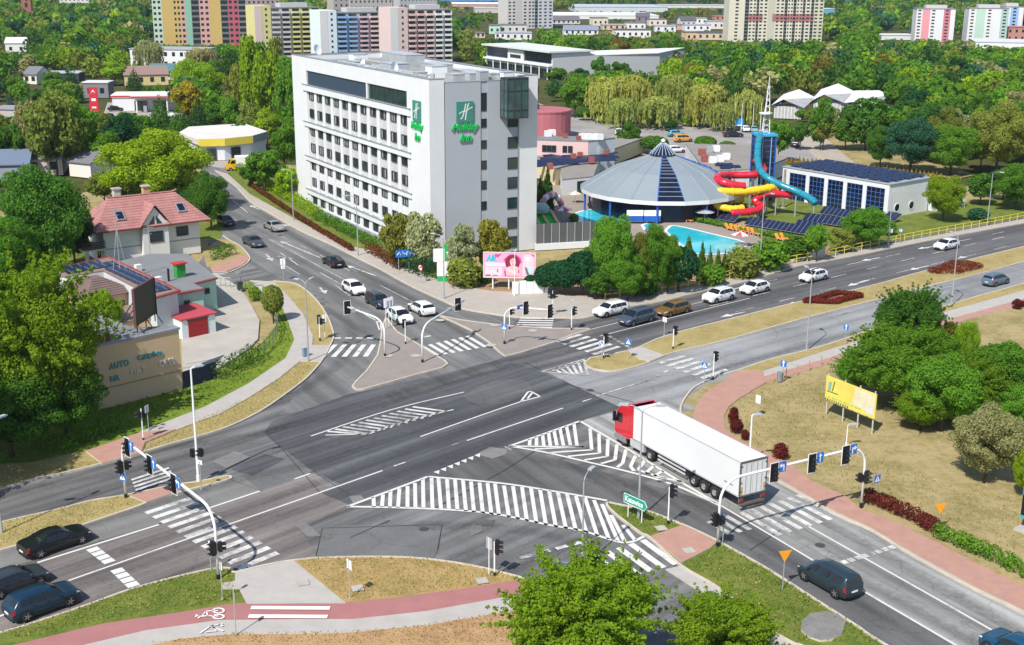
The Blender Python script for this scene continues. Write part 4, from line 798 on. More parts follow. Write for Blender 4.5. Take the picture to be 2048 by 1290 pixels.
gp = [(9.9, 19.6), (14, 19.2), (14.4, 22), (17.7, 22.5), (21.5, 35.5), (18, 38.5), (12.1, 37.0)]
MB().prism(gp, 0, 3.75).obj('wall', MINT, gb); MB().prism([(p[0] + (p[0] - 14.5) * .03, p[1] + (p[1] - 28) * .02) for p in gp], 3.751, 3.9).obj('roof', FELT, gb)
b = MB(); P = [(p[0] + (p[0] - 14.5) * .04, p[1] + (p[1] - 28) * .03) for p in gp]
for i in range(3):
    p, q = P[i], P[i + 1]; b.tube([(p[0], p[1], 3.8), (q[0], q[1], 3.8)], .14, 4)
b.obj('roof_edge', OXB, gb); GRN = mat('chimney_green', (.03, .28, .05), .8, .15)
ch = MB().box(14.2, 15.3, 25, 25.8, 3.9, 5.5).obj('chimney', GRN, gb); MB().box(14.0, 15.5, 24.8, 26.0, 5.5, 5.65).obj('chimney_cap', RED, ch)
for x, y, m_ in ((11.0, 24, WARMW), (12.3, 31, WARMW)): MB().box(x, x + .7, y, y + .6, 3.9, 4.7).obj('vent_stack', m_, gb)
MB().cyl((12.8, 24.5, 3.9), (12.8, 24.5, 5.4), .13, 8).obj('flue', BLACK, gb); window(gb, 12.0, 19.35, 2.0, .7, .8); window(gb, 16.3, 22.2, 2.2, .6, .7)
for p, h in (((12.6, 28), 6.5), ((9.2, 29), 8.0)):
    t = thing('antenna_mast', 'thin lattice aerial mast on the %s roof' % ('green workshop' if h < 7 else 'solar workshop'), 'antenna', sh(p[0], p[1], 3.9 if h < 7 else 4.9), SA)
    MB().cyl((0, 0, 0), (0, 0, h - .5), .045, 5).obj('pole', GALV, t); MB().cyl((-.6, 0, h - .8), (.6, 0, h - .8), .03, 4).obj('arm', GALV, t); MB().cyl((-.4, 0, h - 1.5), (.4, 0, h - 1.5), .03, 4).obj('arm', GALV, t)
    if h > 7:
        for a_ in (-1, 1): MB().cyl((.7 * a_, -.3 * a_, 0), (0, 0, 5), .035, 4).obj('strut', GALV, t)
ga = thing('garage', 'small white garage with a red roof and red roller door', 'garage', sh(8.4, 14.4), SA)
MB().box(0, 4.1, 0, 4.3, 0, 2.25).obj('wall', mat('pale_mint_render', (.66, .74, .72), .85, .05), ga); plate('roof', [(-.15, -.15, 2.3), (4.3, -.15, 2.3), (4.3, 4.4, 2.5), (-.15, 4.4, 2.5)], .16, mat('roof_sheet_red', (.46, .065, .085), .6, .08), ga)
b = MB()
for k in range(8): b.box(.75, 3.15, -.05 - .012 * (k % 2), -.004, .02 + k * .24, .245 + k * .24)
b.obj('roller_door', mat('roller_red', (.34, .02, .02), .6, .1), ga); MB().box(.62, 3.28, -.03, -.002, 1.95, 2.1).obj('door_frame', DGREY, ga)
fw = thing('yard_fence', 'dark navy sheet fence along the parts yard edge', 'fence', G(367, 779), 0); A_ = G(434, 757) - G(367, 779)
for k in range(6):
    p, q = A_ * (k / 6), A_ * ((k + .97) / 6); n_ = Vector((-A_.y, A_.x, 0)).normalized() * .05
    MB().prism([tuple((p + n_)[:2]), tuple((q + n_)[:2]), tuple((q - n_)[:2]), tuple((p - n_)[:2])], 0, 1.75).obj('fence_panel', mat('navy_sheet', (.012, .02, .05), .6, .2), fw)

# ================================================================== APARTMENT BLOCKS AND TOWERS FAR BEHIND
_BM = {}
def colm(name, c): return mat(name, c, .85, .05, .05)
def block(label, pl, pr, pyb, pyt, depth, segs, floors, ang=HA, name='apartment_block', roofbox=True, z0=.5):
    """segs: (share of width, colour, kind); kind balc | win | win2 | blank | dark; front runs from pixel pl to pixel pr on the ground line pyb"""
    VIS.append((pl - 14, pr + 3, pyb - 4)); O = G(pl, pyb); k = PPM((pl + pr) / 2, pyb); view = math.atan2(O.x, O.y); W = (pr - pl) / k / max(.35, math.cos(ang + view)); Hh = HG((pl + pr) / 2, pyb, (pl + pr) / 2, pyt)
    t = thing(name, label, 'apartment block', O, ang); excl(O, ang, -8, W, -3, depth, 5); tot = sum(s[0] for s in segs); x = 0; fh = (Hh - z0) / floors
    MB().box(0, W, .02, depth, 0, Hh).obj('wall', colm(name + '_body' + label[:12], segs[0][1]), t); MB().box(-.2, W + .2, -.2, depth + .2, Hh, Hh + .35).obj('roof', FELT, t)
    for sh_, c, kind in segs:
        w = W * sh_ / tot; cm = colm('facade_%.3f_%.3f_%.3f' % c, c)
        MB().box(x, x + w, -.06, .02, 0, Hh).obj('facade_strip', cm, t)
        if kind == 'balc':
            key = ('b', round(w, 1), round(fh, 2), c)
            if key not in _BM:
                b = MB(); bw = w * .74; b.box(-bw / 2, bw / 2, -1.1, -1.0, 0, fh * .42, 0); b.box(-bw / 2, -bw / 2 + .1, -1.0, 0, 0, fh * .42, 0); b.box(bw / 2 - .1, bw / 2, -1.0, 0, 0, fh * .42, 0); b.box(-bw / 2, bw / 2, -1.0, 0, 0, .15, 0)
                b.box(-bw / 2 + .1, bw / 2 - .1, -.04, -.01, fh * .3, fh * .92, 1); _BM[key] = b.mesh('balcony', [colm('parapet_%.3f_%.3f_%.3f' % c, sc3(c, 1.12)), GLASS])
            for f in range(floors): link('balcony', _BM[key], t, (x + w / 2, -.06, z0 + f * fh))
        elif kind in ('win', 'win2'):
            n = 2 if kind == 'win2' else 1; ww = min(1.7, w / n * .6)
            for f in range(floors):
                for i in range(n):
                    o = link('window', win_mesh(round(ww, 1), round(fh * .5, 1), 2, 1, SIGNWHITE, GLASS, .1)[1], t, (x + w * (i + .5) / n, -.05, z0 + f * fh + fh * .3))
        elif kind == 'dark':
            for f in range(floors): link('loggia', _BM.setdefault(('d', round(w, 1), round(fh, 2)), MB().box(-w * .46, w * .46, -.05, 0, 0, fh * .62).mesh('loggia', GLASS)), t, (x + w / 2, -.06, z0 + f * fh + fh * .2))
        x += w
    if roofbox: MB().box(W * .25, W * .8, depth * .25, depth * .75, Hh + .35, Hh + 2.0).obj('roof_house', colm('roofhouse_pale', (.50, .49, .49)), t)
    return t, W, Hh
def stair(t, Hh, w, c, c2, depth=11, floors=9, dx=0):
    MB().box(-w + dx, dx - .01, -.5, depth, 0, Hh + 1.2).obj('stair_tower', colm('stair_%.2f%.2f%.2f' % c, c), t); MB().box(-w + dx - .05, dx - w * .55, -.56, -.5, 0, Hh + 1.2).obj('stair_strip', colm('stair2_%.2f%.2f%.2f' % c2, c2), t)
    for f in range(floors): link('window', win_mesh(.9, 1.0, 1, 1, SIGNWHITE, GLASS, .1)[1], t, (dx - w * .3, -.5, 1.5 + f * Hh / floors))
YEL, PNK, PNK2, BLU, WHT, GRYC = (.62, .57, .25), (.62, .42, .41), (.66, .51, .49), (.22, .38, .60), (.66, .65, .65), (.52, .48, .47)
t, W, Hh = block('yellow and grey apartment slab, the left one of three pastel slabs behind the hotel', 545, 640, 118, 17, 12, [(1, GRYC, 'balc'), (1, GRYC, 'balc'), (1, YEL, 'balc'), (1, YEL, 'balc'), (1, YEL, 'balc')], 10); stair(t, Hh, 7, YEL, PNK2)
t, W, Hh = block('blue and pink apartment slab, the middle one of three pastel slabs behind the hotel', 675, 780, 125, 27, 12, [(1, BLU, 'balc'), (1, BLU, 'balc'), (1, (.55, .42, .50), 'balc'), (1, PNK2, 'balc'), (1, PNK2, 'balc')], 10); stair(t, Hh, 7, (.66, .74, .80), WHT)
t, W, Hh = block('pink apartment slab with dark balconies right above the hotel roof', 816, 904, 128, 21, 12, [(1, PNK, 'balc'), (1, PNK, 'balc'), (1, PNK2, 'balc'), (1, WHT, 'balc'), (1, WHT, 'balc')], 10); stair(t, Hh, 7.5, PNK2, WHT)
OCH, TEALC, RSE, SALM = (.55, .39, .13), (.25, .46, .34), (.42, .10, .13), (.60, .34, .30)
block('tall ochre and rose striped tower block at the top left', 310, 482, 92, -70, 14, [(1.6, (.50, .60, .50), 'win2'), (2.0, OCH, 'blank'), (1.3, OCH, 'win2'), (.8, SALM, 'win'), (1.1, TEALC, 'blank'), (1.4, (.16, .15, .15), 'dark'), (1.8, SALM, 'win2'), (2.0, OCH, 'blank'), (1.3, (.16, .16, .17), 'dark'), (1.9, RSE, 'win2'), (1.3, (.2, .19, .19), 'dark')], 14, R(16))
block('white and grey high-rise tower with rows of small windows at the top centre', 1015, 1104, 58, -60, 16, [(1, (.56, .53, .51), 'win2'), (.7, (.50, .47, .46), 'blank'), (.7, (.56, .54, .53), 'win'), (.8, (.52, .5, .5), 'win2'), (.35, (.12, .18, .21), 'dark'), (1.2, (.52, .53, .57), 'win2'), (.6, (.5, .51, .55), 'win')], 17, R(22))
CRMC, RSB = (.60, .57, .46), (.36, .15, .15)
t, W, Hh = block('cream apartment slab with a red band across its balconies at the upper right', 1455, 1632, 84, -2, 14, [(1.9, CRMC, 'win'), (.5, (.14, .14, .13), 'dark'), (.9, CRMC, 'win2'), (.3, (.16, .15, .14), 'dark'), (1.1, CRMC, 'win2'), (.9, (.48, .46, .38), 'blank'), (1.1, CRMC, 'win2'), (.35, (.16, .15, .14), 'dark'), (.7, CRMC, 'win2'), (.35, (.16, .15, .14), 'dark'), (.8, CRMC, 'win2'), (.3, (.16, .15, .14), 'dark'), (.7, CRMC, 'win'), (.35, (.16, .15, .14), 'dark'), (1.2, (.52, .51, .38), 'win2')], 12, R(2))
for i, (a, c) in enumerate(((.20, .36), (.46, .9))): MB().box(W * a, W * c, -.085, -.061, Hh * .48, Hh * .66).obj('red_band', colm('red_band', RSB), t)
block('white high-rise with a pink stripe at the upper right', 1828, 1896, 84, 18, 12, [(.9, WHT, 'win'), (1.1, (.68, .28, .32), 'blank'), (1, WHT, 'win'), (1, (.66, .67, .70), 'blank'), (1.0, (.52, .18, .22), 'win'), (.7, WHT, 'blank')], 10, R(-8))
block('white high-rise with a green stripe at the far upper right', 1932, 2000, 84, 17, 12, [(.9, WHT, 'win'), (1.1, (.42, .58, .48), 'blank'), (1, WHT, 'win'), (.9, (.66, .67, .70), 'blank'), (.9, (.36, .48, .43), 'win')], 10, R(-8))
block('white high-rise with a blue stripe at the right edge', 1996, 2034, 80, 14, 12, [(1.2, (.64, .65, .68), 'blank'), (1.0, (.26, .42, .68), 'win'), (.6, WHT, 'blank')], 10, R(-8))
# low houses of the old town, workshops and halls
TH = []
def lowrise(px0, px1, pyb, pyt, wall, roof, label, name='town_house', cat='house', depth=11, ang=R(6), pitched=False, win=True, group=None, rows=3):
    VIS.append((px0, px1, pyb - (pyb - pyt) * .25)); O = G(px0, pyb); k = PPM((px0 + px1) / 2, pyb); W = (px1 - px0) / k; Hh = max(2.5, HG(px0, pyb, px0, pyt))
    t = thing(name, label, cat, O, ang, group); excl(O, ang, 0, W, 0, depth, 2); MB().box(0, W, 0, depth, 0, Hh).obj('wall', colm('w_%.2f_%.2f_%.2f' % wall, wall), t); rm = colm('r_%.2f_%.2f_%.2f' % roof, roof)
    if pitched:
        plate('roof', [(-.3, -.3, Hh), (W + .3, -.3, Hh), (W + .3, depth / 2, Hh + depth * .25), (-.3, depth / 2, Hh + depth * .25)], .2, rm, t); plate('roof', [(-.3, depth + .3, Hh), (W + .3, depth + .3, Hh), (W + .3, depth / 2, Hh + depth * .25), (-.3, depth / 2, Hh + depth * .25)], .2, rm, t)
        b = MB(); b.add([(0, 0, Hh), (0, depth, Hh), (0, depth / 2, Hh + depth * .24), (W, 0, Hh), (W, depth, Hh), (W, depth / 2, Hh + depth * .24)], [(0, 2, 1), (3, 4, 5)]); b.obj('gable', colm('w_%.2f_%.2f_%.2f' % wall, wall), t)
    else: MB().box(-.25, W + .25, -.25, depth + .25, Hh, Hh + .3).obj('roof', rm, t)
    if win:
        n = max(2, int(W / 3.2)); g = win_mesh(1.3, 1.6, 2, 1, SIGNWHITE, GLASS, .1)[1]; rows = min(rows, max(1, int(Hh / 3)))
        for f in range(rows):
            for i in range(n): link('window', g, t, (W * (i + .5) / n, -.03, Hh / rows * (f + .32)))
    return t
GR, DGR, LGR = (.17, .17, .19), (.10, .10, .11), (.36, .38, .42)
TWN = [(978, 1000, 68, 51, (.42, .62, .50), GR, 'mint green end house of the old town terrace', 0), (1000, 1052, 66, 50, (.56, .55, .54), GR, 'long grey house under a grey roof beside the mint end house', 0), (990, 1010, 78, 66, (.74, .72, .70), LGR, 'small white house in front of the mint end house', 0), (952, 970, 76, 69, (.68, .5, .36), GR, 'low peach house at the left end of the terrace', 0), (1010, 1062, 80, 66, (.66, .66, .67), LGR, 'white house with grey roof bands below the high-rise', 0),
       (1056, 1086, 48, 40, (.46, .24, .19), GR, 'low brick house at the foot of the high-rise', 0), (1084, 1104, 50, 38, (.72, .64, .54), (.6, .6, .6), 'cream gabled house beside the high-rise foot', 1), (1104, 1160, 48, 42, (.62, .60, .60), (.14, .13, .15), 'long dark-roofed house right of the high-rise', 1), (1128, 1195, 70, 60, (.66, .67, .70), (.20, .23, .31), 'white house with a slate blue roof right of the mint terrace', 1), (1186, 1216, 52, 36, (.70, .60, .50), GR, 'cream house beside the long white halls', 0),
       (1205, 1250, 60, 50, (.62, .42, .28), LGR, 'peach house in the middle of the old town row', 0), (1230, 1300, 76, 60, (.72, .71, .70), DGR, 'long white house with dark eaves above the wood', 0), (1254, 1290, 60, 46, (.74, .72, .68), GR, 'white three-storey house behind the long white one', 0), (1272, 1298, 44, 33, (.20, .18, .2), (.12, .11, .13), 'dark slate roofed house among the old town roofs', 1), (1298, 1332, 52, 39, (.70, .58, .54), GR, 'pale pink house right of the dark slate roof', 0), (1310, 1350, 64, 52, (.66, .68, .71), LGR, 'light grey house in the old town', 0),
       (1344, 1372, 60, 50, (.54, .30, .26), GR, 'brick red house in the old town', 0), (1362, 1392, 54, 41, (.60, .58, .58), DGR, 'grey house with a dark roof line', 1), (1374, 1412, 48, 37, (.74, .73, .70), LGR, 'cream house at the back right of the old town', 0), (1370, 1420, 62, 50, (.72, .72, .74), LGR, 'white house with a pale roof in front of the cream one', 0), (1372, 1394, 82, 65, (.66, .44, .28), GR, 'orange-peach end house by the wood edge', 0), (1394, 1446, 80, 66, (.58, .48, .34), DGR, 'ochre house beside the orange-peach end house', 0), (1414, 1458, 58, 43, (.70, .62, .62), LGR, 'white striped house left of the cream slab', 0), (1430, 1460, 40, 33, (.55, .22, .18), (.62, .20, .16), 'red roofed building left of the cream slab', 0)]
for a, c, yb, yt, wl, rf_, lb, pt in TWN: lowrise(a, c, yb, yt, wl, rf_, lb, pitched=bool(pt), ang=R(random.uniform(-4, 12)), depth=10, rows=2)
def shed(px0, px1, pyb, pyt, wall, roof, label, depth, ang=R(4)): return lowrise(px0, px1, pyb, pyt, wall, roof, label, 'warehouse', 'warehouse', depth, ang, False, False)
shed(1108, 1312, 38, 31, (.70, .70, .70), (.74, .74, .76), 'very long white warehouse roof beyond the old town', 60); shed(1150, 1330, 24, 14, (.50, .56, .58), (.44, .48, .52), 'long pale blue-grey hall behind the white warehouse', 70); shed(905, 1014, 14, 8, (.45, .28, .24), (.74, .72, .72), 'white roofed hall with a brick wall left of the high-rise', 50); shed(880, 1014, 2, -3, (.10, .24, .55), (.12, .30, .60), 'bright blue hall at the top edge', 60)
shed(950, 1015, 26, 17, (.50, .46, .44), (.42, .46, .50), 'grey-blue factory hall left of the high-rise', 30); shed(1000, 1100, -2, -8, (.6, .6, .6), (.5, .52, .55), 'pale hall behind the high-rise', 60); shed(1320, 1460, 16, 12, (.6, .6, .58), (.52, .55, .56), 'low pale shed among the far trees', 20); shed(1640, 1668, 28, 18, (.12, .34, .55), (.5, .6, .6), 'small turquoise-blue hall right of the cream slab', 16)
shed(1760, 1828, 80, 72, (.66, .66, .68), (.60, .62, .65), 'low white pavilion left of the pink-striped high-rise', 14); shed(1950, 2048, 96, 84, (.70, .70, .70), (.56, .58, .60), 'long white market hall at the right edge', 30, R(-14)); lowrise(2012, 2060, 84, 55, (.52, .24, .20), (.40, .16, .15), 'red brick house at the right edge', rows=2)
lowrise(668, 700, 40, -30, (.40, .36, .34), GR, 'grey apartment row behind the blue slab', 'apartment_block', 'apartment block', 12, HA, rows=6); lowrise(700, 790, 34, -40, (.50, .46, .44), GR, 'beige apartment row behind the middle slab', 'apartment_block', 'apartment block', 12, HA, rows=6); lowrise(800, 880, 30, -44, (.46, .45, .48), GR, 'grey-blue apartment row behind the pink slab', 'apartment_block', 'apartment block', 12, HA, rows=6); lowrise(486, 560, 40, -20, (.44, .34, .34), GR, 'brown apartment row behind the yellow slab', 'apartment_block', 'apartment block', 12, HA, rows=6)
# exhibition hall
EO, EB, EC_ = G(972, 140), G(1103, 160), G(1318, 150); d_ = EB - EO; EA = math.atan2(d_.y, d_.x); EW = d_.length; EH = HG(1103, 160, 1105, 104)
ex = thing('exhibition_hall', 'long grey exhibition hall with a dark glazed gallery under a sloping roof', 'hall', EO, EA); excl(EO, EA, 0, EW, 0, 30, 2); EXC.append((EB.x, EB.y, 1, 0, -2, 45, -8, 20))
MB().box(0, EW, .3, 16, 0, EH - .3).obj('wall', WHITE, ex); MB().box(-1, EW + .8, -1.5, 17, EH - .3, EH + .25).obj('roof', mat('hall_roof', (.62, .64, .62), .6, .06), ex); MB().box(.6, EW - .6, .1, .29, EH * .58, EH - .5).obj('gallery_glass', GLASSB, ex)
MB().box(EW * .36, EW * .60, -.3, .09, EH * .5, EH - .7).obj('entrance_block', WHITE, ex); MB().box(EW * .40, EW * .56, -.36, -.31, EH * .62, EH * .75).obj('window_strip', GLASSG, ex); MB().box(1, EW - 1, .15, .29, .2, EH * .36).obj('ground_glass', GLASS, ex)
for k in range(9): MB().cyl((1.5 + k * (EW - 3) / 8, -.8, 0), (1.5 + k * (EW - 3) / 8, -.8, EH * .5), .22, 8).obj('column', WPAINT, ex)
MB().box(0, EW, -1.2, .09, EH * .47, EH * .53).obj('canopy', WPAINT, ex)
b = MB(); c_ = (EC_ - EO); lx = Vector((math.cos(EA), math.sin(EA), 0)); ly = Vector((-math.sin(EA), math.cos(EA), 0)); cl = (c_.dot(lx), c_.dot(ly)); b.prism([(EW + .05, .4), (cl[0], cl[1]), (cl[0] - 6, cl[1] + 16), (EW - 6, 16.5)], 0, EH * .82); b.obj('side_wing', mat('hall_metal', (.50, .51, .52), .6, .05, .1), ex)
plate('wing_roof', [(EW - .2, 0, EH * .84), (cl[0] + .5, cl[1] - .5, EH * .84), (cl[0] - 6, cl[1] + 16, EH * .95), (EW - 6, 16.5, EH * .95)], .25, mat('wing_roof', (.66, .67, .66), .6, .05), ex)
# left background: store, petrol station, dark hall, pale office, cottages, church
so = G(398, 322); SOA = R(30); store = thing('store', 'white flat-roofed store with a yellow and grey fascia', 'shop', so, SOA); excl(so, SOA, -2, 20, -3, 22, 0)
MB().prism([(0, 0), (5, -1.5), (11, 0), (16, 5), (16, 20), (4, 20), (0, 12)], 0, 3.4).obj('wall', WHITE, store); MB().prism([(-.4, -.4), (5, -2), (11.3, -.5), (16.5, 4.8), (16.5, 20.3), (4, 20.3), (-.4, 12)], 3.41, 4.5).obj('roof', mat('white_roof', (.66, .62, .58), .8, .12, .3), store)
b = MB(); b.add([(-.1, -.5, 3.0), (5, -2.1, 3.0), (5, -2.1, 4.52), (-.1, -.5, 4.52)], [(0, 1, 2, 3)]); b.add([(5.05, -2.1, 3.0), (11.4, -.55, 3.0), (11.4, -.55, 4.52), (5.05, -2.1, 4.52)], [(0, 1, 2, 3)]); b.obj('yellow_fascia', mat('yellow_fascia', (.70, .56, .06), .5, .08), store)
MB().prism([(11.4, -.6), (16.6, 4.7), (16.5, 4.9), (11.3, -.4)], 3.0, 4.52).obj('grey_fascia', MGREY, store); window(store, 7.5, -1.0, .1, 2.2, 2.4, R(14), nx=2); window(store, 2.4, -.85, .1, 2.0, 2.4, R(-17), nx=2)
po = G(226, 222); POA = R(8); ps = thing('petrol_station', 'white petrol station building with a red band along its canopy', 'petrol station', po, POA); excl(po, POA, -2, 22, -6, 14, 0)
MB().box(0, 17, 0, 9, 0, 3.6).obj('wall', WHITE, ps); MB().box(-.3, 17.3, -.3, 9.3, 3.6, 4.3).obj('roof', mat('station_roof', (.72, .72, .72), .7, .06), ps); MB().box(5.5, 17.4, -5, -.31, 3.9, 4.6).obj('canopy', WHITE, ps); b = MB(); b.box(5.4, 17.5, -5.06, -5.0, 4.0, 4.35); b.box(-.36, 5.4, -.36, -.3, 3.75, 4.1); b.obj('red_band', RED, ps)
window(ps, 7.5, -.01, .1, 3.4, 2.6, nx=3); window(ps, 12.5, -.01, .1, 3.4, 2.6, nx=3)
for x in (7, 15): MB().cyl((x, -4.2, 0), (x, -4.2, 3.9), .2, 8).obj('canopy_post', WPAINT, ps)
for x in (8.6, 12.6): MB().box(x, x + .9, -3.6, -3.0, 0, 1.7).obj('fuel_pump', mat('pump_grey', (.3, .32, .35), .5, .1), ps)
py = G(191, 240); pyl = thing('price_pylon', 'tall red petrol price pylon with white squares', 'sign', py, R(6)); hh = HG(191, 240, 187, 174); MB().box(-1.05, 1.05, -.25, .25, .3, hh).obj('panel', mat('pylon_red', (.62, .03, .05), .45, .05), pyl)
b = MB(); b.add([(-.6, -.26, hh * .82), (.0, -.26, hh * .93), (.6, -.26, hh * .82), (0, -.26, hh * .87)], [(0, 1, 2, 3)]); b.box(-.55, .55, -.265, -.252, hh * .58, hh * .66); b.box(-.55, .55, -.265, -.252, hh * .36, hh * .41); b.box(-.55, .55, -.265, -.252, hh * .2, hh * .25); b.obj('price_field', SIGNWHITE, pyl)
lowrise(262, 405, 136, 98, (.70, .70, .70), (.34, .35, .38), 'white office block with a pale grey roof behind the birches', 'office_block', 'office', 14, R(-10), rows=2); lowrise(70, 150, 166, 147, (.035, .05, .07), (.42, .44, .48), 'dark navy workshop hall behind the petrol station', 'workshop_hall', 'hall', 8, R(4), False, False); lowrise(48, 74, 168, 148, (.70, .70, .55), GR, 'pale green gabled cottage left of the navy hall', 'cottage', 'house', 9, R(-10), True, rows=1)
lowrise(168, 214, 196, 166, (.22, .22, .24), (.66, .65, .64), 'grey kiosk with a white flat roof behind the price pylon', 'kiosk', 'kiosk', 6, R(2), rows=1); lowrise(250, 330, 172, 150, (.62, .52, .26), (.26, .17, .15), 'yellow gabled cottage with brown roof behind the petrol station', 'cottage', 'house', 10, R(20), True, rows=1); lowrise(300, 345, 160, 142, (.6, .6, .6), (.08, .18, .2), 'cottage with a dark teal roof beside the yellow one', 'cottage', 'house', 9, R(10), True, rows=1)
lowrise(52, 118, 352, 318, (.62, .52, .46), (.20, .20, .22), 'old cottage with a dark grey roof half hidden by trees at left', 'cottage', 'house', 10, R(14), True, rows=1); lowrise(140, 195, 352, 322, (.70, .66, .62), (.16, .16, .18), 'white walled cottage behind the big lime tree', 'cottage', 'house', 9, R(-28), True, False); lowrise(-30, 48, 362, 330, (.30, .33, .40), (.14, .18, .26), 'slate blue roofed house cut by the left edge', 'cottage', 'house', 9, R(12), True, False)
lowrise(-20, 44, 238, 218, (.46, .42, .40), (.30, .30, .33), 'low grey garage row at the left edge', 'garage_row', 'garage', 7, R(-12), win=False); lowrise(12, 48, 108, 86, (.72, .72, .72), (.6, .6, .62), 'white cottage among trees at the far left', 'cottage', 'house', 9, R(10), True, rows=1); lowrise(120, 172, 12, -12, (.66, .62, .6), LGR, 'pale apartment row at the top left', 'apartment_block', 'apartment block', 12, R(10), rows=4)
lowrise(315, 360, 254, 243, (.66, .66, .68), (.70, .71, .74), 'low white shed roof right of the petrol station trees', 'shed', 'shed', 5, R(10), win=False)
cp = G(58, 50); chh = HG(58, 50, 55, -22); church = thing('church_tower', 'red brick church tower among the trees at the top left', 'church', cp, R(10)); excl(cp, 0, -6, 6, -6, 12, 0); BRK = mat('church_brick', (.30, .12, .09), .85, .15, .4)
k_ = 8 / PPM(58, 50); MB().box(-k_, k_, -k_, k_, 0, chh * .72).obj('tower', BRK, church); MB().lathe([(k_ * 1.35, chh * .72), (0, chh)], 4).obj('spire', mat('spire_slate', (.14, .07, .06), .7, .1), church); MB().box(-k_ * 4.5, -k_, -k_ * .8, k_ * 2, 0, chh * .3).obj('nave', BRK, church); MB().box(-k_ * .3, k_ * .3, -k_ - .05, -k_, chh * .5, chh * .62).obj('window', GLASS, church)
# white folded-roof hall in the park
for px0, px1, yb, yt, lb in ((1545, 1602, 236, 184, 'white folded-roof pavilion with ribbed walls left of the leaning tree'), (1622, 1745, 232, 172, 'large white folded-roof hall in the park wood')):
    O = G(px0, yb); W = (px1 - px0) / PPM(px0, yb); h = HG(px0, yb, px0, yt); t = thing('park_hall', lb, 'hall', O, R(-22)); excl(O, R(-22), 0, W, -2, 12, 0); b = MB()
    MB().box(.3, W - .3, 0, 9, 0, h * .46).obj('wall', mat('grey_ribbed', (.42, .42, .43), .8, .2, .8), t)
    WR = mat('white_membrane', (.66, .66, .67), .7, .03); n = 1 if W < 9 else 2
    for i in range(n):
        x0, x1 = W * (0, .52)[i] - .4, (W + .4 if i or n == 1 else W * .55); xm = x0 + (x1 - x0) * (.35, .6)[i]; hk = (1, .82)[i]
        b = MB(); b.add([(x0, -1.2, h * .5), (xm, -.6, h * .74 * hk), (x1, -1.2, h * .46), (x1 + 1, 11, h * .7), (xm + 2, 11, h * hk), (x0 + 1, 11, h * .78)], [(0, 1, 4, 5), (1, 2, 3, 4), (0, 5, 4, 3, 2, 1)]); b.obj('roof_fold', WR, t)
    for i in range(int(W / .9)): MB().box(.4 + i * .88, .55 + i * .88, -.12, 0, 0, h * .45).obj('rib', SIGNWHITE, t)
# ================================================================== WATER PARK
def PD(px, py, D):
    d = ray(px, py); t = D / d[1]; return Vector((d[0] * t, D, CAMH + d[2] * t))
DC = Vector((24.6, 204.6, 0)); excl(DC, 0, -15, 15, -15, 15, 1)
dome = thing('pool_dome', 'large grey cone-roofed pool hall with a blue glass tip and blue skylight strips', 'pool hall', DC)
N = 20; ZINC = mat('zinc_roof', (.26, .305, .34), .5, .06, .25, .15); DBLUE = mat('frame_blue', (.02, .10, .42), .4, .08); RI, RO, ZT, ZE = 1.9, 13.4, 9.0, 3.7
def dp(i, r, z): a = 2 * PI * (i + .5) / N - PI / 2; return Vector((r * math.cos(a), r * math.sin(a), z))
for i in range(N):
    b = MB(); q = [dp(i, RO, ZE), dp(i + 1, RO, ZE), dp(i + 1, 8, 6.9), dp(i, 8, 6.9), dp(i + 1, RI, ZT), dp(i, RI, ZT)]
    b.poly([q[0], q[1], q[2], q[3]]); b.poly([q[3], q[2], q[4], q[5]]); strip = i in (N - 1, 4)
    o = b.obj('skylight_strip' if strip else 'roof_segment', GLASSB if strip else ZINC, dome)
    s = MB(); s.tube([dp(i, RO, ZE + .03), dp(i, 8, 6.93), dp(i, RI, ZT + .03)], .05 if not strip else .09, 4); s.obj('roof_seam', DBLUE if i in (N - 1, 0, 4, 5) else mat('seam_grey', (.29, .32, .335), .5, .06, .25, .15), dome)
    if strip:
        g = MB()
        for k in range(1, 12):
            t = k / 12; p, r_ = dp(i, RI + (RO - RI) * t, 0), dp(i + 1, RI + (RO - RI) * t, 0); rr = RI + (RO - RI) * t; z = ZE + (6.9 - ZE) * (RO - rr) / (RO - 8) if rr > 8 else 6.9 + (ZT - 6.9) * (8 - rr) / (8 - RI); p.z = r_.z = z + .05; g.tube([p, r_], .05, 4)
        g.obj('glazing_bar', mat('bar_grey', (.3, .34, .38), .5), o)
    f = MB(); f.poly([dp(i, RO + .05, ZE - .62), dp(i + 1, RO + .05, ZE - .62), dp(i + 1, RO + .05, ZE + .02), dp(i, RO + .05, ZE + .02)]); f.poly([dp(i, RO + .05, ZE - .62), dp(i, 11, ZE - .62), dp(i + 1, 11, ZE - .62), dp(i + 1, RO + .05, ZE - .62)]); f.obj('fascia', WHITE, dome)
    MB().poly([dp(i, 11.6, 0), dp(i + 1, 11.6, 0), dp(i + 1, 11.6, ZE - .5), dp(i, 11.6, ZE - .5)]).obj('glazing', mat('hall_glass', (.006, .010, .03), .25, .4, .8), dome)
    if i % 2: MB().cyl(dp(i, 12.9, 0), dp(i, 12.9, ZE - .5), .18, 8).obj('post', DBLUE, dome)
MB().lathe([(2.15, ZT - .1), (2.1, ZT + .25), (1.0, 10.4), (.35, 11.0), (0, 11.05)], N, (0, 0, 0)).obj('glass_tip', GLASSB, dome); b = MB()
for i in range(N): b.tube([dp(i, 2.15, ZT + .25), dp(i, 1.02, 10.42), dp(i, .36, 11.02)], .04, 4)
b.obj('tip_bars', mat('bar_white', (.5, .6, .75), .5), dome)
fin = MB(); fin.lathe([(.0, 11.0), (.35, 11.2), (.35, 11.5), (0, 11.7)], 10); fin.obj('finial', SIGNWHITE, dome)
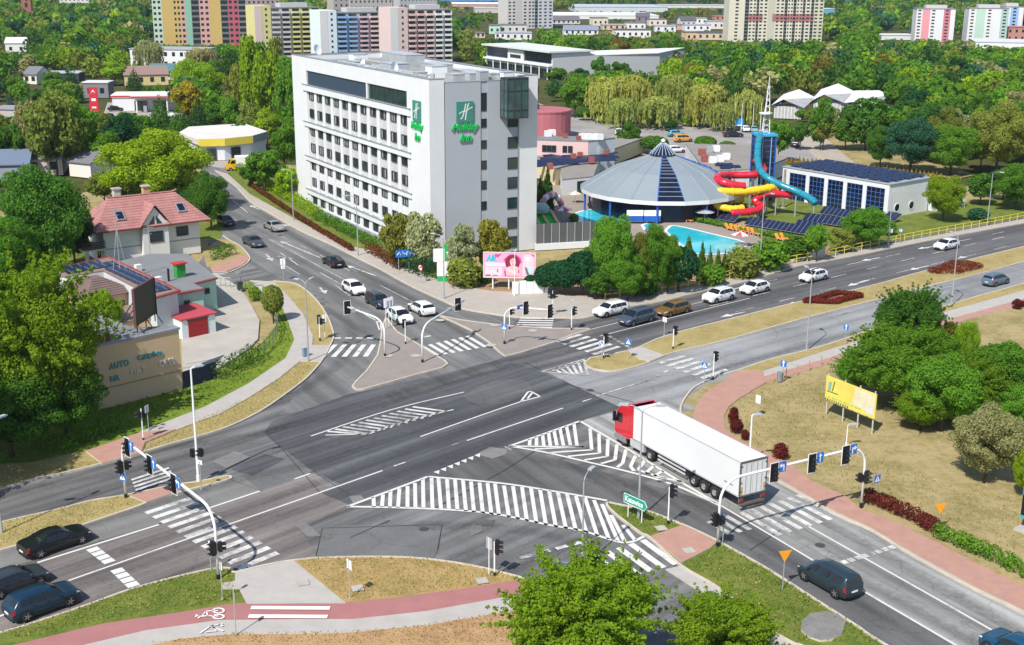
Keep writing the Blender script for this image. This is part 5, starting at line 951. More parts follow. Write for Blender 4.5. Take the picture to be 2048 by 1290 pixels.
for k, x in enumerate((-.4, .45)):
    bn = thing('banner', ('left' if k == 0 else 'right') + ' blue and white banner in front of the pool hall glazing', 'banner', DC + Vector((x * 3.2 - 4.2, -12.6, 0)), R(2)); MB().box(-1.3, 1.3, -.05, .05, .4, 1.3).obj('lower_field', DBLUE, bn); MB().box(-1.3, 1.3, -.05, .05, 1.3, 2.2).obj('upper_field', SIGNWHITE, bn)
# side wing with solar roof, pink building, red drum
PKO = G(1060, 292); PKA = R(-53.6) + 0
def wing(name, label, cat, pts, z0, z1, m, roofm, zr=.25):
    t = thing(name, label, cat, Vector((pts[0][0], pts[0][1], 0))); P = [(p[0] - pts[0][0], p[1] - pts[0][1]) for p in pts]
    MB().prism(P, z0, z1).obj('wall', m, t); MB().prism([(p[0] * 1.004, p[1] * 1.004) for p in P], z1 + .002, z1 + zr).obj('roof', roofm, t)
    xs = [p[0] for p in pts]; ys = [p[1] for p in pts]; EXC.append((0, 0, 1, 0, min(xs) - 1, max(xs) + 1, min(ys) - 1, max(ys) + 1)); return t
FLT = mat('roof_felt_tan', (.26, .235, .21), .9, .12, .4)
pk = [G(1040, 312, 3), G(1176, 317, 3), G(1229, 309, 3)]; pk.append(pk[0] + pk[2] - pk[1]); pk = [(p.x, p.y) for p in pk]
PINKR = mat('pink_render', (.66, .46, .45), .85, .06, .3); pb = wing('pink_annex', 'pale pink flat-roofed annex with small dark windows beside the hotel', 'building', pk, 0, 6.1, PINKR, FELT)
A_, B_, C_ = Vector((*pk[0], 0)), Vector((*pk[1], 0)), Vector((*pk[2], 0)); u = (B_ - A_).normalized(); ang = math.atan2(u.y, u.x)
for t in (.36, .43, .5, .66, .74): window(pb, (A_ + (B_ - A_) * t - A_ + Vector((u.y, -u.x, 0)) * .01).x, ((B_ - A_) * t + Vector((u.y, -u.x, 0)) * .01).y, 4.0, .9, 1.3, ang, nx=1)
v = (C_ - B_).normalized(); q = MB(); q.box(.3, (C_ - B_).length, -.03, -.005, .05, 6.08); e = q.obj('end_wall', mat('annex_grey_white', (.64, .68, .70), .85, .05), pb); e.location = B_ - A_; e.rotation_euler = (0, 0, math.atan2(v.y, v.x)); MB().box(2.6, 3.5, -.06, -.031, 3.1, 5.0).obj('door', WPAINT, e)
for (x, y) in ((1096, 266), (1104, 264), (1165, 272), (1178, 272), (1190, 272), (1199, 273)):
    p = G(x, y + 8, 6.2); MB().obox((p.x - A_.x, p.y - A_.y, 6.9), 1.3, 1.0, 1.1, .3).obj('air_unit', WPAINT, pb)
for (x, y) in ((1119, 268), (1130, 272), (1157, 276)):
    p = G(x, y + 6, 6.2); MB().obox((p.x - A_.x, p.y - A_.y, 6.75), .8, .7, .9, .3).obj('vent_stack', mat('brick_stack', (.33, .10, .08), .85, .15), pb)
dr = thing('red_drum_building', 'dusky red drum-shaped building with a blue glass dome behind the annex', 'building', G(1085, 272, 0)); excl(G(1085, 272, 0), 0, -8, 8, -8, 8)
MB().lathe([(6.6, 0), (6.6, 6.0), (6.75, 6.0), (6.75, 6.3), (0, 6.35)], 28).obj('wall', mat('drum_red', (.42, .13, .15), .8, .12, .3), dr); MB().lathe([(2.4, 6.2), (2.2, 7.6), (1.4, 8.7), (0, 9.1)], 16, (-3.2, 0, 0)).obj('glass_dome', GLASSB, dr)
sw = [G(1064, 352, 0), G(1110, 372, 0), G(1150, 360, 0), G(1300, 300, 0), G(1150, 316, 0), G(1060, 318, 0)]; sw = [(p.x, p.y) for p in sw]
CREAM = mat('cream_render', (.72, .60, .36), .85, .05); swg = wing('solar_wing', 'cream low wing with rows of dark solar panels on its flat roof', 'building', sw, 0, 3.0, CREAM, FLT)
for r_ in range(7):
    for c in range(11):
        px = 1072 + c * 15 + r_ * 6; py = 344 - c * 1.5 - r_ * 5.2 + max(0, c - 6) * .6
        if px > 1228 or (r_ > 3 and px > 1190): continue
        p = G(px, py - 8, 3.1); o = link('solar_panel', _BM.setdefault('solar2', MB().box(-1.0, 1.0, -.55, .55, 0, .06).mesh('solar_panel', SOLAR)), swg, (p.x - sw[0][0], p.y - sw[0][1], 3.45)); o.rotation_euler = (R(14), 0, R(20))
for (x, y) in ((1112, 312), (1147, 325), (1160, 322), (1183, 332), (1174, 318), (1212, 318), (1100, 345)):
    p = G(x, y - 6, 3.2); MB().obox((p.x - sw[0][0], p.y - sw[0][1], 3.8), .9, .8, 1.1, .3).obj('vent_stack', mat('brick_stack', (.33, .10, .08)), swg)
# glazed entrance wall and flat linking roofs
en = [G(1124, 392, 0), G(1186, 385, 0), G(1200, 345, 0), G(1120, 366, 0)]; en = [(p.x, p.y) for p in en]; et = wing('pool_entrance', 'white low entrance wing between the cream wing and the cone-roofed hall', 'building', en, 0, 2.7, WHITE, FLT)
e0, e1 = Vector((*en[0], 0)), Vector((*en[1], 0)); u = (e1 - e0).normalized(); o = MB().box(3.2, (e1 - e0).length - .1, -.04, -.005, .1, 2.3).obj('glazing', GLASSG, et); o.rotation_euler = (0, 0, math.atan2(u.y, u.x))
lk = [G(1410, 378, 0), G(1520, 372, 0), G(1570, 350, 0), G(1520, 322, 0), G(1370, 318, 0)]; lk = [(p.x, p.y) for p in lk]; lt = wing('plant_building', 'white flat-roofed plant building behind the water slides', 'building', lk, 0, 3.0, WHITE, FLT)
for (x, y) in ((1404, 309), (1418, 304), (1432, 302), (1410, 322), (1425, 325), (1440, 322), (1452, 318)):
    p = G(x, y + 2, 3.2); MB().obox((p.x - lk[0][0], p.y - lk[0][1], 3.9), 1.3, 1.0, 1.2, .2).obj('air_unit', random.choice([WPAINT, HV, mat('brick_stack', (.33, .10, .08))]), lt)
for (x, y) in ((1440, 332), (1455, 332), (1470, 336), (1450, 338)): p = G(x, y, 3.2); o = link('solar_panel', _BM['solar2'], lt, (p.x - lk[0][0], p.y - lk[0][1], 3.5)); o.rotation_euler = (R(14), 0, R(10))
# sports hall
SHO = G(1562, 396); SHA = R(-53); excl(SHO, SHA, 0, 22, 0, 12); HL, HD, HH = 22.2, 10.6, 5.5
hall = thing('sports_hall', 'white sports hall with five tall blue-gridded windows and a solar roof', 'hall', SHO, SHA)
MB().box(0, HL, .16, HD, 0, HH).obj('wall', WHITE, hall); plate('roof', [(-.2, -.1, HH + .06), (HL + .2, -.1, HH + .06), (HL + .2, HD + .2, HH + .16), (-.2, HD + .2, HH + .16)], .12, mat('hall_felt', (.30, .33, .38), .8, .1), hall)
b = MB(); b.box(0, 1.6, 0, .159, 0, HH); b.box(HL - .8, HL, 0, .159, 0, HH); b.box(1.6, HL - .8, 0, .159, HH - .8, HH)
for k in range(4): x = 1.6 + (k + 1) * (HL - 2.4) / 5; b.box(x - .38, x + .38, 0, .159, 0, HH - .8)
b.obj('pillars', WHITE, hall); stuff(bpy.data.objects['pillars']); del bpy.data.objects['pillars']['kind']
for k in range(5):
    x0 = 1.6 + k * (HL - 2.4) / 5 + (.38 if k else 0); x1 = 1.6 + (k + 1) * (HL - 2.4) / 5 - (.38 if k < 4 else 0); g = MB().box(x0, x1, .10, .158, .05, HH - .82).obj('glazing', GLASSB, hall); f = MB()
    for i in range(5): x = x0 + (x1 - x0 - .07) * i / 4; f.box(x, x + .07, .05, .099, .05, HH - .82)
    for j in range(7): z = .05 + (HH - .95) * j / 6; f.box(x0, x1, .06, .098, z, z + .07)
    f.obj('glazing_grid', mat('grid_blue', (.06, .15, .42), .4), g)
for i in range(9):
    for j in range(6): o = link('solar_panel', _BM.setdefault('solar3', MB().box(-1.05, 1.05, -.62, .62, 0, .05).mesh('solar_panel', SOLAR)), hall, (1.8 + i * 2.32 + (j % 2) * .3, 1.2 + j * 1.65, HH + .42)); o.rotation_euler = (R(12), 0, 0)
for y in (2.4, 6.2):
    o = link('porthole', MB().lathe([(.0, 0), (.62, 0), (.62, .06), (.75, .06), (.75, 0)], 20).mesh('porthole', WPAINT), hall, (HL + .01, y, 1.5)); o.rotation_euler = (0, PI / 2, 0); MB().lathe([(0, .03), (.6, .03)], 20).obj('porthole_glass', GLASSB, o)
an = thing('hall_annex', 'small white annex with a round window right of the sports hall', 'building', SHO + Vector((math.cos(SHA) * 20.5 - math.sin(SHA) * 11.2, math.sin(SHA) * 20.5 + math.cos(SHA) * 11.2, 0)), SHA); MB().box(0, 3.4, 0, 7.5, 0, 2.7).obj('wall', WHITE, an); MB().box(-.1, 3.5, -.1, 7.6, 2.7, 2.9).obj('roof', DBLUE, an)
o = link('porthole', MB().lathe([(.0, 0), (.62, 0), (.62, .06), (.75, .06), (.75, 0)], 20).mesh('porthole', WPAINT), an, (3.41, 5.6, 1.4)); o.rotation_euler = (0, PI / 2, 0); MB().lathe([(0, .03), (.6, .03)], 20).obj('porthole_glass', GLASSB, o)
# slide tower and slides
TO = G(1521, 398); TH_ = HG(1521, 398, 1521, 266); tw = thing('slide_tower', 'blue glazed water slide tower with a white lattice spire', 'tower', TO, R(8)); s = 1.55
MB().box(-s, s, -s, s, 0, TH_ - .4).obj('glazing', GLASSB, tw); b = MB(); LB = mat('steel_light_blue', (.20, .45, .70), .4)
for x in (-s, s): 
    for y in (-s, s): b.box(x - .12, x + .12, y - .12, y + .12, 0, TH_)
for k in range(13): z = TH_ * k / 12 - .15; b.box(-s - .03, s + .03, -s - .03, -s, z, z + .1); b.box(-s - .03, -s, -s, s, z, z + .1); b.box(s, s + .03, -s, s, z, z + .1)
b.obj('frame', DBLUE, tw); b = MB()
for x in (-.75, .75, -s, s): b.box(x - .07, x + .07, -s - .1, -s - .03, 0, TH_)
b.obj('mullion', LB, tw); MB().box(-s - .25, s + .25, -s - .25, s + .25, TH_ - .35, TH_).obj('roof', mat('roof_cyan', (.04, .36, .62), .5), tw)
SP = HG(1521, 398, 1529, 152) - TH_; b = MB(); lg = [(-.7, -.55), (.7, -.55), (0, .7)]
for x, y in lg: b.tube([(x, y, TH_), (x * .45 + .2, y * .45, TH_ + SP * .55), (.3, 0, TH_ + SP)], [.08, .06, .025], 6)
for k in range(8):
    t = k / 9; f = 1 - t; z = TH_ + SP * t
    for i in range(3): p, q = lg[i], lg[(i + 1) % 3]; b.cyl((p[0] * f + .25 * t, p[1] * f, z), (q[0] * f * .9 + .25 * t, q[1] * f * .9, z + SP / 18), .035, 4)
b.obj('spire', WPAINT, tw); MB().lathe([(1.1, TH_ + SP * .34), (1.15, TH_ + SP * .36), (.2, TH_ + SP * .36)], 10).obj('spire_ring', WPAINT, tw)
def slide(name, label, pts, r, m, seam=None):
    P = smooth([PD(x, y, D - 7.5 * min(1, max(0, (213.5 - D) / 5))) for x, y, D in pts], 6); o0 = Vector((P[0].x, P[0].y, 0)); t = thing(name, label, 'water slide', o0); Q = [p - o0 for p in P]; r *= 1.3; MB().tube(Q, r, 10).obj('tube', m, t, True)
    for i in range(3, len(Q) - 1, 4):
        d = (Q[i + 1] - Q[i]).normalized(); MB().tube([Q[i] - d * .06, Q[i] + d * .06], r * 1.13, 10).obj('flange', seam or m, t)
    for i in range(8, len(Q) - 2, 11): MB().cyl((Q[i].x, Q[i].y, -.1), (Q[i].x, Q[i].y, Q[i].z - r), .11, 6).obj('support', GALV, t)
SRED, SYEL, STEAL = mat('slide_red', (.56, .02, .045), .25, .08), mat('slide_yellow', (.78, .53, .03), .25, .06), mat('slide_teal', (.02, .24, .34), .25, .1)
slide('water_slide', 'red tube slide that loops highest around the tower foot', [(1509, 318, 212), (1522, 330, 212), (1527, 340, 211), (1515, 348, 210), (1487, 350, 210), (1462, 350, 210), (1440, 352, 209), (1434, 358, 207), (1444, 364, 205.5), (1465, 369, 205), (1490, 373, 205)], .46, SRED)
slide('water_slide', 'red tube slide curling low in front of the plant building', [(1584, 390, 207), (1560, 388, 207), (1540, 386, 207), (1526, 391, 206.5), (1512, 398, 205.5), (1513, 406, 205), (1523, 413, 204), (1514, 420, 203), (1493, 424, 202), (1462, 426, 201.5)], .44, SRED)
slide('water_slide', 'yellow tube slide, the upper of two wide yellow loops', [(1549, 373, 208), (1539, 376, 207), (1508, 381, 205.5), (1470, 384, 204.5), (1440, 383, 204), (1431, 388, 205), (1441, 394, 206), (1456, 398, 206.5), (1470, 399, 206.5), (1484, 396, 207)], .5, SYEL)
slide('water_slide', 'yellow tube slide, the lowest yellow loop', [(1470, 398, 207), (1448, 397, 205.5), (1431, 402, 203.8), (1434, 411, 202.8), (1453, 416.5, 202.2), (1468, 418, 202.2), (1486, 416, 203)], .42, SYEL)
slide('water_slide', 'long teal chute sweeping from the tower top to the lawn', [(1521, 268, 213.5), (1517, 285, 212), (1515, 305, 211), (1516, 325, 210), (1522, 343, 209), (1537, 357, 208), (1564, 371, 207), (1598, 385, 205.5), (1623, 399, 203.5), (1630, 406, 202.5)], .42, STEAL)
for i, (x, y, D) in enumerate(((1554, 395, 206), (1468, 356, 207), (1500, 392, 204.5), (1530, 388, 206), (1568, 380, 206))):
    p = PD(x, y, D); t = thing('slide_mast', 'grey steel mast carrying the water slides, ' + ['behind the red curl', 'beside the highest red loop', 'behind the yellow loops', 'under the teal chute', 'right of the red curl'][i], 'mast', (p.x, p.y, 0), 0); MB().cyl((0, 0, -.1), (0, 0, 6.5 if i in (1, 4) else 4.6), .2, 8).obj('pole', mat('weathered_steel', (.28, .26, .23), .7, .2), t); MB().box(-.35, .35, -.35, .35, -.1, .12).obj('base_plate', CONC, t)
# pools, loungers, parasols, inflatables
def pool(label, px):
    P = smooth(GS(px, .075), 3); o0 = P[0].copy(); m = _MC.get('pool_water')
    if m is None:
        m, N_, L_, bs = nodes('pool_water'); L_.new(ramp(N_, L_, noise(N_, L_, wpos(N_), .5, 3), [(.3, (.02, .44, .56)), (.7, (.05, .56, .66))]), bs.inputs['Base Color']); bs.inputs['Roughness'].default_value = .08
        w_ = N_.new('ShaderNodeBump'); w_.inputs['Strength'].default_value = .25; L_.new(noise(N_, L_, wpos(N_), 3.0, 2), w_.inputs['Height']); L_.new(w_.outputs[0], bs.inputs['Normal']); _MC['pool_water'] = m
    t = thing('swimming_pool', label, 'pool', o0); Q = [p - o0 for p in P]; w = MB().poly(_ccw(Q)).obj('water', m, t); b = MB(); b.ribbon(Q + [Q[0]], .5, .02); b.obj('pool_edge', SIGNWHITE, t)
pool('turquoise swimming pool behind the roadside trees', [(1340, 452), (1356, 452), (1425, 468), (1492, 486), (1470, 502), (1440, 508), (1385, 506), (1350, 480), (1330, 462)])
pool('rounded turquoise splash pool in front of the cone-roofed hall', [(1146, 428), (1168, 421), (1195, 418), (1240, 424), (1262, 436), (1240, 448), (1205, 452), (1165, 450)]); pool('small turquoise pool corner between two roadside trees', [(1284, 450), (1300, 446), (1318, 452), (1310, 462), (1290, 460)])
lm = mat('lounger_orange', (.78, .30, .06), .6, .08); bseat = MB().box(-.32, .32, -.9, .45, .26, .34).mesh('seat', lm); bback = MB().box(-.32, .32, 0, .8, -.04, .04).mesh('backrest', lm); bleg = MB().box(-.03, .03, -.03, .03, 0, .26).mesh('leg', WPAINT)
for i, (x, y) in enumerate(((1346, 437), (1353, 438), (1360, 440), (1368, 442), (1376, 443), (1460, 460), (1469, 461), (1478, 463), (1486, 464), (1495, 466), (1503, 468), (1511, 470), (1560, 481), (1570, 480))):
    t = thing('sun_lounger', 'orange sun lounger in the row above the pool' if i < 12 else 'orange sun lounger by the lawn hedge', 'sun lounger', G(x, y, .09), R(35 + random.uniform(-8, 8)), 'orange loungers above the pool' if i < 12 else 'orange loungers by the lawn hedge'); link('seat', bseat, t); o = link('backrest', bback, t, (0, .42, .3)); o.rotation_euler = (R(50), 0, 0)
    for a in (-.26, .26):
        for c in (-.8, .35): link('leg', bleg, t, (a, c, 0))
def parasol(px, py, h, r, label, c1, c2):
    t = thing('parasol', label, 'parasol', G(px, py, .08)); MB().cyl((0, 0, 0), (0, 0, h), .04, 6).obj('pole', WPAINT, t)
    for k in range(8):
        a, c = 2 * PI * k / 8, 2 * PI * (k + 1) / 8; b = MB(); b.add([(r * math.cos(a), r * math.sin(a), h - .5), (r * math.cos(c), r * math.sin(c), h - .5), (0, 0, h), (0, 0, h - .06)], [(0, 1, 2), (0, 3, 1)]); b.obj('canopy_panel', (c1, c2)[k % 2], t)
PRED = mat('parasol_red', (.62, .08, .10), .7); parasol(1126, 440, 2.2, 1.5, 'red and white parasol on the deck by the splash pool', PRED, SIGNWHITE); parasol(1480, 492, 2.2, 1.4, 'red and white parasol at the end of the big pool', SIGNWHITE, PRED); parasol(1150, 405, 2.0, 1.1, 'pale peach parasol by the glazed entrance', mat('peach', (.7, .5, .36)), SIGNWHITE)
parasol(1408, 444, 2.1, 1.6, 'grey parasol over dark loungers', LGREY, HV); parasol(1262, 418, 2.0, .9, 'cream parasol under the hall eaves', SIGNWHITE, WARMW)
ia = thing('inflatable_arch', 'pink and white striped inflatable arch beside the hotel corner', 'inflatable', G(1086, 436, .06)); A0, A1_ = Vector((-1.2, -1.0, 0)), Vector((3.6, 5.6, 0)); INP, INW = mat('inflatable_pink', (.70, .20, .25), .35), mat('inflatable_white', (.78, .74, .74), .35)
for k in range(10):
    def ap(t): return A0.lerp(A1_, t) + Vector((0, 0, 3.4 * math.sin(PI * min(1, max(0, t * .92 + .04)))))
    t0, t1 = k / 10, (k + 1) / 10; MB().tube([ap(t0), ap((t0 + t1) / 2), ap(t1)], [.42, .56, .42], 10).obj('segment', (INP, INW)[k % 2], ia, True)
isl = thing('inflatable_slide', 'green inflatable slide with peach side tubes behind the grey fence', 'inflatable', G(1096, 458, .06), R(25)); b = MB(); b.add([(-1.5, -1.2, .1), (1.5, -1.2, .1), (1.5, 2.4, 2.0), (-1.5, 2.4, 2.0), (-1.5, 2.4, 0), (1.5, 2.4, 0)], [(0, 1, 2, 3), (2, 5, 4, 3), (0, 3, 4), (1, 5, 2)]); b.obj('chute', mat('inflatable_green', (.02, .52, .05), .3, .2), isl); IPE = mat('inflatable_peach', (.78, .48, .30), .35)
for x in (-1.6, -.1, 1.6): MB().tube([(x, -1.3, .3), (x, .5, 1.2), (x, 2.5, 2.3)], .26, 8).obj('side_tube', IPE, isl, True)
MB().lathe([(0, 2.0), (1.3, 2.2), (1.4, 2.9), (.9, 3.5), (0, 3.6)], 12, (0, 2.6, 0)).obj('castle', mat('inflatable_teal', (.30, .48, .44), .35, .3, 2), isl)
pf = thing('privacy_fence', 'tall dark grey panel fence with pale posts on a white wall', 'fence', G(1072, 500, 0)); a_ = G(1210, 492, 0) - G(1072, 500, 0); zz = .9
for k in range(9):
    p, q = a_ * (k / 9), a_ * ((k + 1) / 9); n_ = Vector((-a_.y, a_.x, 0)).normalized() * .05; MB().prism([tuple((p + n_)[:2]), tuple((q + n_)[:2]), tuple((q - n_)[:2]), tuple((p - n_)[:2])], zz, zz + 2.8).obj('fence_panel', mat('fence_dark', (.085, .09, .10), .6, .1) if k % 2 else mat('fence_grey', (.11, .115, .12), .6, .1), pf); MB().cyl((p.x, p.y - .1, zz), (p.x, p.y - .1, zz + 2.85), .06, 6).obj('post', GALV, pf)
MB().prism([(-.2, -.4), (a_.x, a_.y - .4), (a_.x, a_.y + .3), (-.2, .3)], 0, zz).obj('base_wall', WHITE, pf)
gw = thing('retaining_wall', 'low white rendered wall behind the pink billboard', 'wall', G(1024, 590, 0)); a_ = G(1096, 588) - G(1024, 590)
for k in range(5): p, q = a_ * (k / 5), a_ * ((k + .98) / 5); MB().prism([(p.x, p.y), (q.x, q.y), (q.x, q.y + .5), (p.x, p.y + .5)], 0, 1.55 + .12 * (k % 2)).obj('wall_block', WHITE, gw)
cw = thing('concrete_wall', 'stepped pale concrete wall in the gap of the yellow railing', 'wall', G(1586, 526, .05)); a_ = G(1650, 514) - G(1586, 526)
for k in range(5): p, q = a_ * (k / 5), a_ * ((k + .98) / 5); MB().prism([(p.x, p.y), (q.x, q.y), (q.x - .2, q.y + .6), (p.x - .2, p.y + .6)], -.2, .35 + .22 * k).obj('wall_block', mat('pale_concrete', (.55, .51, .45), .85, .12), cw)
def array(label, a, b, n, tilt=R(32)):
    A, B = G(*a, .05), G(*b, .05); d = B - A; ang = math.atan2(d.y, d.x); t = thing('solar_array', label, 'solar array', A, ang); w = d.length / n
    pm = _BM.setdefault(('sa', round(w, 2)), MB().box(.04, w - .04, -.05, 1.75, 0, .05).mesh('solar_panel', SOLAR)); fm_ = _BM.setdefault(('sf', round(w, 2)), MB().box(0, w, -.08, 1.78, -.04, -.003).mesh('panel_frame', GALV)); lg_ = _BM.setdefault('sl', MB().box(-.03, .03, -.03, .03, -.05, 1.1).mesh('leg', GALV))
    for k in range(n): o = link('solar_panel', pm, t, (k * w, 0, .35)); o.rotation_euler = (tilt, 0, 0); link('panel_frame', fm_, o); link('leg', lg_, t, (k * w + .1, 1.2, 0))
array('row of ground solar panels beside the dark parasols', (1386, 432), (1468, 448), 8); array('longest row of ground solar panels along the lawn hedge', (1488, 452), (1618, 474), 14); array('row of ground solar panels below the sports hall, nearest the hedge', (1586, 458), (1636, 466), 5); array('middle row of ground solar panels below the sports hall', (1604, 444), (1682, 456), 8); array('back row of ground solar panels below the sports hall', (1638, 430), (1700, 440), 7)
array('short row of ground solar panels against the corner of the sports hall', (1764, 440), (1790, 446), 3)
for k, (x, y) in enumerate(((1562, 250), (1585, 250), (1600, 252), (1548, 250))):
    h = HG(x, y + 12, x, 206); t = thing('flagpole', 'white flagpole by the car park, ' + ['second from left', 'third from left', 'right-hand one', 'beside the blue board'][k], 'flagpole', G(x - 80, y + 12), 0); MB().tube([(0, 0, 0), (0, 0, h)], [.09, .05], 6).obj('pole', WPAINT, t); MB().lathe([(0, h), (.12, h + .08), (0, h + .2)], 8).obj('finial', GALV, t)
t = thing('info_board', 'blue information board standing by the flagpoles', 'sign', G(1467, 262), R(4)); MB().box(-2.2, 2.2, -.1, .1, 1.2, 3.0).obj('panel', mat('board_blue', (.05, .33, .62), .4, .1), t); MB().box(-2.0, 2.0, -.12, -.101, 1.3, 1.55).obj('white_strip', SIGNWHITE, t)
for x in (-1.9, 1.9): MB().cyl((x, 0, 0), (x, 0, 1.2), .06, 6).obj('leg', GALV, t)

# one bather standing on the deck
pe = bpy.data.meshes.new('person'); V_ = [(0, 0, .95), (0, 0, 1.15), (0, 0, 1.42), (0, 0, 1.52), (0, -.01, 1.66), (.1, 0, .9), (.12, 0, .5), (.13, .02, .06), (.13, -.12, .03), (-.1, 0, .9), (-.11, .03, .5), (-.12, .05, .06), (-.12, -.09, .03), (.19, 0, 1.40), (.25, .02, 1.12), (.24, -.08, .86), (-.19, 0, 1.40), (-.26, .02, 1.12), (-.25, -.06, .86)]
E_ = [(0, 1), (1, 2), (2, 3), (3, 4), (0, 5), (5, 6), (6, 7), (7, 8), (0, 9), (9, 10), (10, 11), (11, 12), (2, 13), (13, 14), (14, 15), (2, 16), (16, 17), (17, 18)]; R_ = [.14, .12, .15, .06, .10, .09, .065, .045, .04, .09, .065, .045, .04, .06, .045, .035, .06, .045, .035]
pe.from_pydata(V_, E_, []); pe.materials.append(mat('dark_swimwear', (.05, .045, .05), .8)); po_ = link('person', pe, None, G(1120, 413, .08), R(20)); po_.modifiers.new('skin', 'SKIN'); sk = pe.skin_vertices[0]
for q, r_ in zip(sk.data, R_): q.radius = (r_, r_)
sk.data[0].use_root = True; sm_ = po_.modifiers.new('sub', 'SUBSURF'); sm_.levels = sm_.render_levels = 1; tag(po_, 'person in dark clothes standing on the deck beside the inflatable arch', 'person')
# ================================================================== STREET FURNITURE
LENSR, LENSO, LENSG = mat('lens_red_off', (.10, .012, .012), .25), mat('lens_amber_off', (.12, .06, .01), .25), mat('lens_green_off', (.01, .07, .045), .25)
_v = MB()
for k in range(7):
    a0, a1 = PI * (k / 7) * 1.15 - .24, PI * ((k + 1) / 7) * 1.15 - .24; _v.add([(.13 * math.cos(a0), 0, .13 * math.sin(a0)), (.13 * math.cos(a1), 0, .13 * math.sin(a1)), (.13 * math.cos(a1), -.26, .13 * math.sin(a1) - .04), (.13 * math.cos(a0), -.26, .13 * math.sin(a0) - .04)], [(0, 1, 2, 3)])
VISOR = _v.mesh('visor', BLACK); _hm = {}
def head(parent, p, rz, n=3, board=False, s=1.0):
    """signal head facing its local -Y"""
    if n not in _hm:
        b = MB(); H_ = .33 * n; b.box(-.17, .17, -.12, .12, -H_ / 2, H_ / 2); b.box(-.13, .13, .12, .19, -H_ / 2 + .08, H_ / 2 - .08); _hm[n] = b.mesh('signal_head', BLACK)
        for i, m_ in enumerate((LENSR, LENSO, LENSG) if n == 3 else (LENSR, LENSG)): _hm[(n, i)] = MB().lathe([(0, 0), (.105, 0), (.115, -.01)], 12).mesh('lens', m_)
        b = MB(); hb = H_ / 2 + .22; b.box(-.36, .36, .0, .03, -hb, hb); _hm[(n, 'b')] = b.mesh('backboard', BLACK); b = MB(); b.box(-.40, -.361, -.01, .04, -hb - .04, hb + .04); b.box(.361, .40, -.01, .04, -hb - .04, hb + .04); b.box(-.36, .36, -.01, .04, hb + .001, hb + .04); b.box(-.36, .36, -.01, .04, -hb - .04, -hb - .001); _hm[(n, 'r')] = b.mesh('backboard_rim', SIGNWHITE)
    h = link('signal_head', _hm[n], parent, p, rz); h.scale = (s, s, s)
    for i in range(n):
        z = .33 * ((n - 1) / 2 - i); link('visor', VISOR, h, (0, -.12, z)); l = link('lens', _hm[(n, i)], h, (0, -.125, z)); l.rotation_euler = (PI / 2, 0, 0)
    if board: link('backboard', _hm[(n, 'b')], h, (0, 0, 0)); link('backboard_rim', _hm[(n, 'r')], h)
    return h
def flat(pts, y, m, name, parent):
    b = MB(); b.poly([(p[0], y, p[1]) for p in pts]); return b.obj(name, m, parent)
def arrow_pts(kind):
    if kind == 'up': return [(-.05, -.3), (.05, -.3), (.05, .1), (.16, .1), (0, .34), (-.16, .1), (-.05, .1)]
    if kind == 'right': return [(-.16, -.3), (-.06, -.3), (-.06, .02), (.08, .02), (.08, -.08), (.3, .1), (.08, .28), (.08, .16), (-.16, .16)]
    if kind == 'left': return [(-p[0], p[1]) for p in arrow_pts('right')][::-1]
    if kind == 'tri': return [(-.27, -.22), (.27, -.22), (0, .27)]
    if kind == 'down': return [(-.2, .3), (-.3, .2), (.0, -.1), (-.14, -.24), (.3, -.3), (.24, .14), (.1, 0)]
def plate_sign(parent, p, rz, w, h, m, sym=None, sm=SIGNWHITE, s=1.0, back=True, rim=True):
    o = link('sign_plate', MB().box(-w / 2, w / 2, 0, .03, -h / 2, h / 2).mesh('sign_plate', m), parent, p, rz)
    if rim: b = MB(); b.box(-w / 2 - .02, w / 2 + .02, .031, .045, -h / 2 - .02, h / 2 + .02); b.obj('sign_back', SIGNBACK if m is not SIGNBACK else WPAINT, o)
    if sym: flat([(q[0] * s, q[1] * s) for q in arrow_pts(sym)], -.004, sm, 'symbol', o)
    if sym == 'tri':
        for k, q in enumerate(([(-.02, -.04), (.03, -.04), (.05, .1), (-.03, .1)], [(-.09, -.18), (-.05, -.18), (.02, -.04), (-.02, -.04)], [(.03, -.04), (.07, -.18), (.1, -.18), (.05, -.02)])): flat([(a * s, c * s) for a, c in q], -.008, BLACK, 'figure', o)
    return o
CAMYAW = 0.0
def face(px, py, toward):       # yaw so that local -Y looks toward a bearing given in degrees (0 = +X)
    return R(toward + 90)
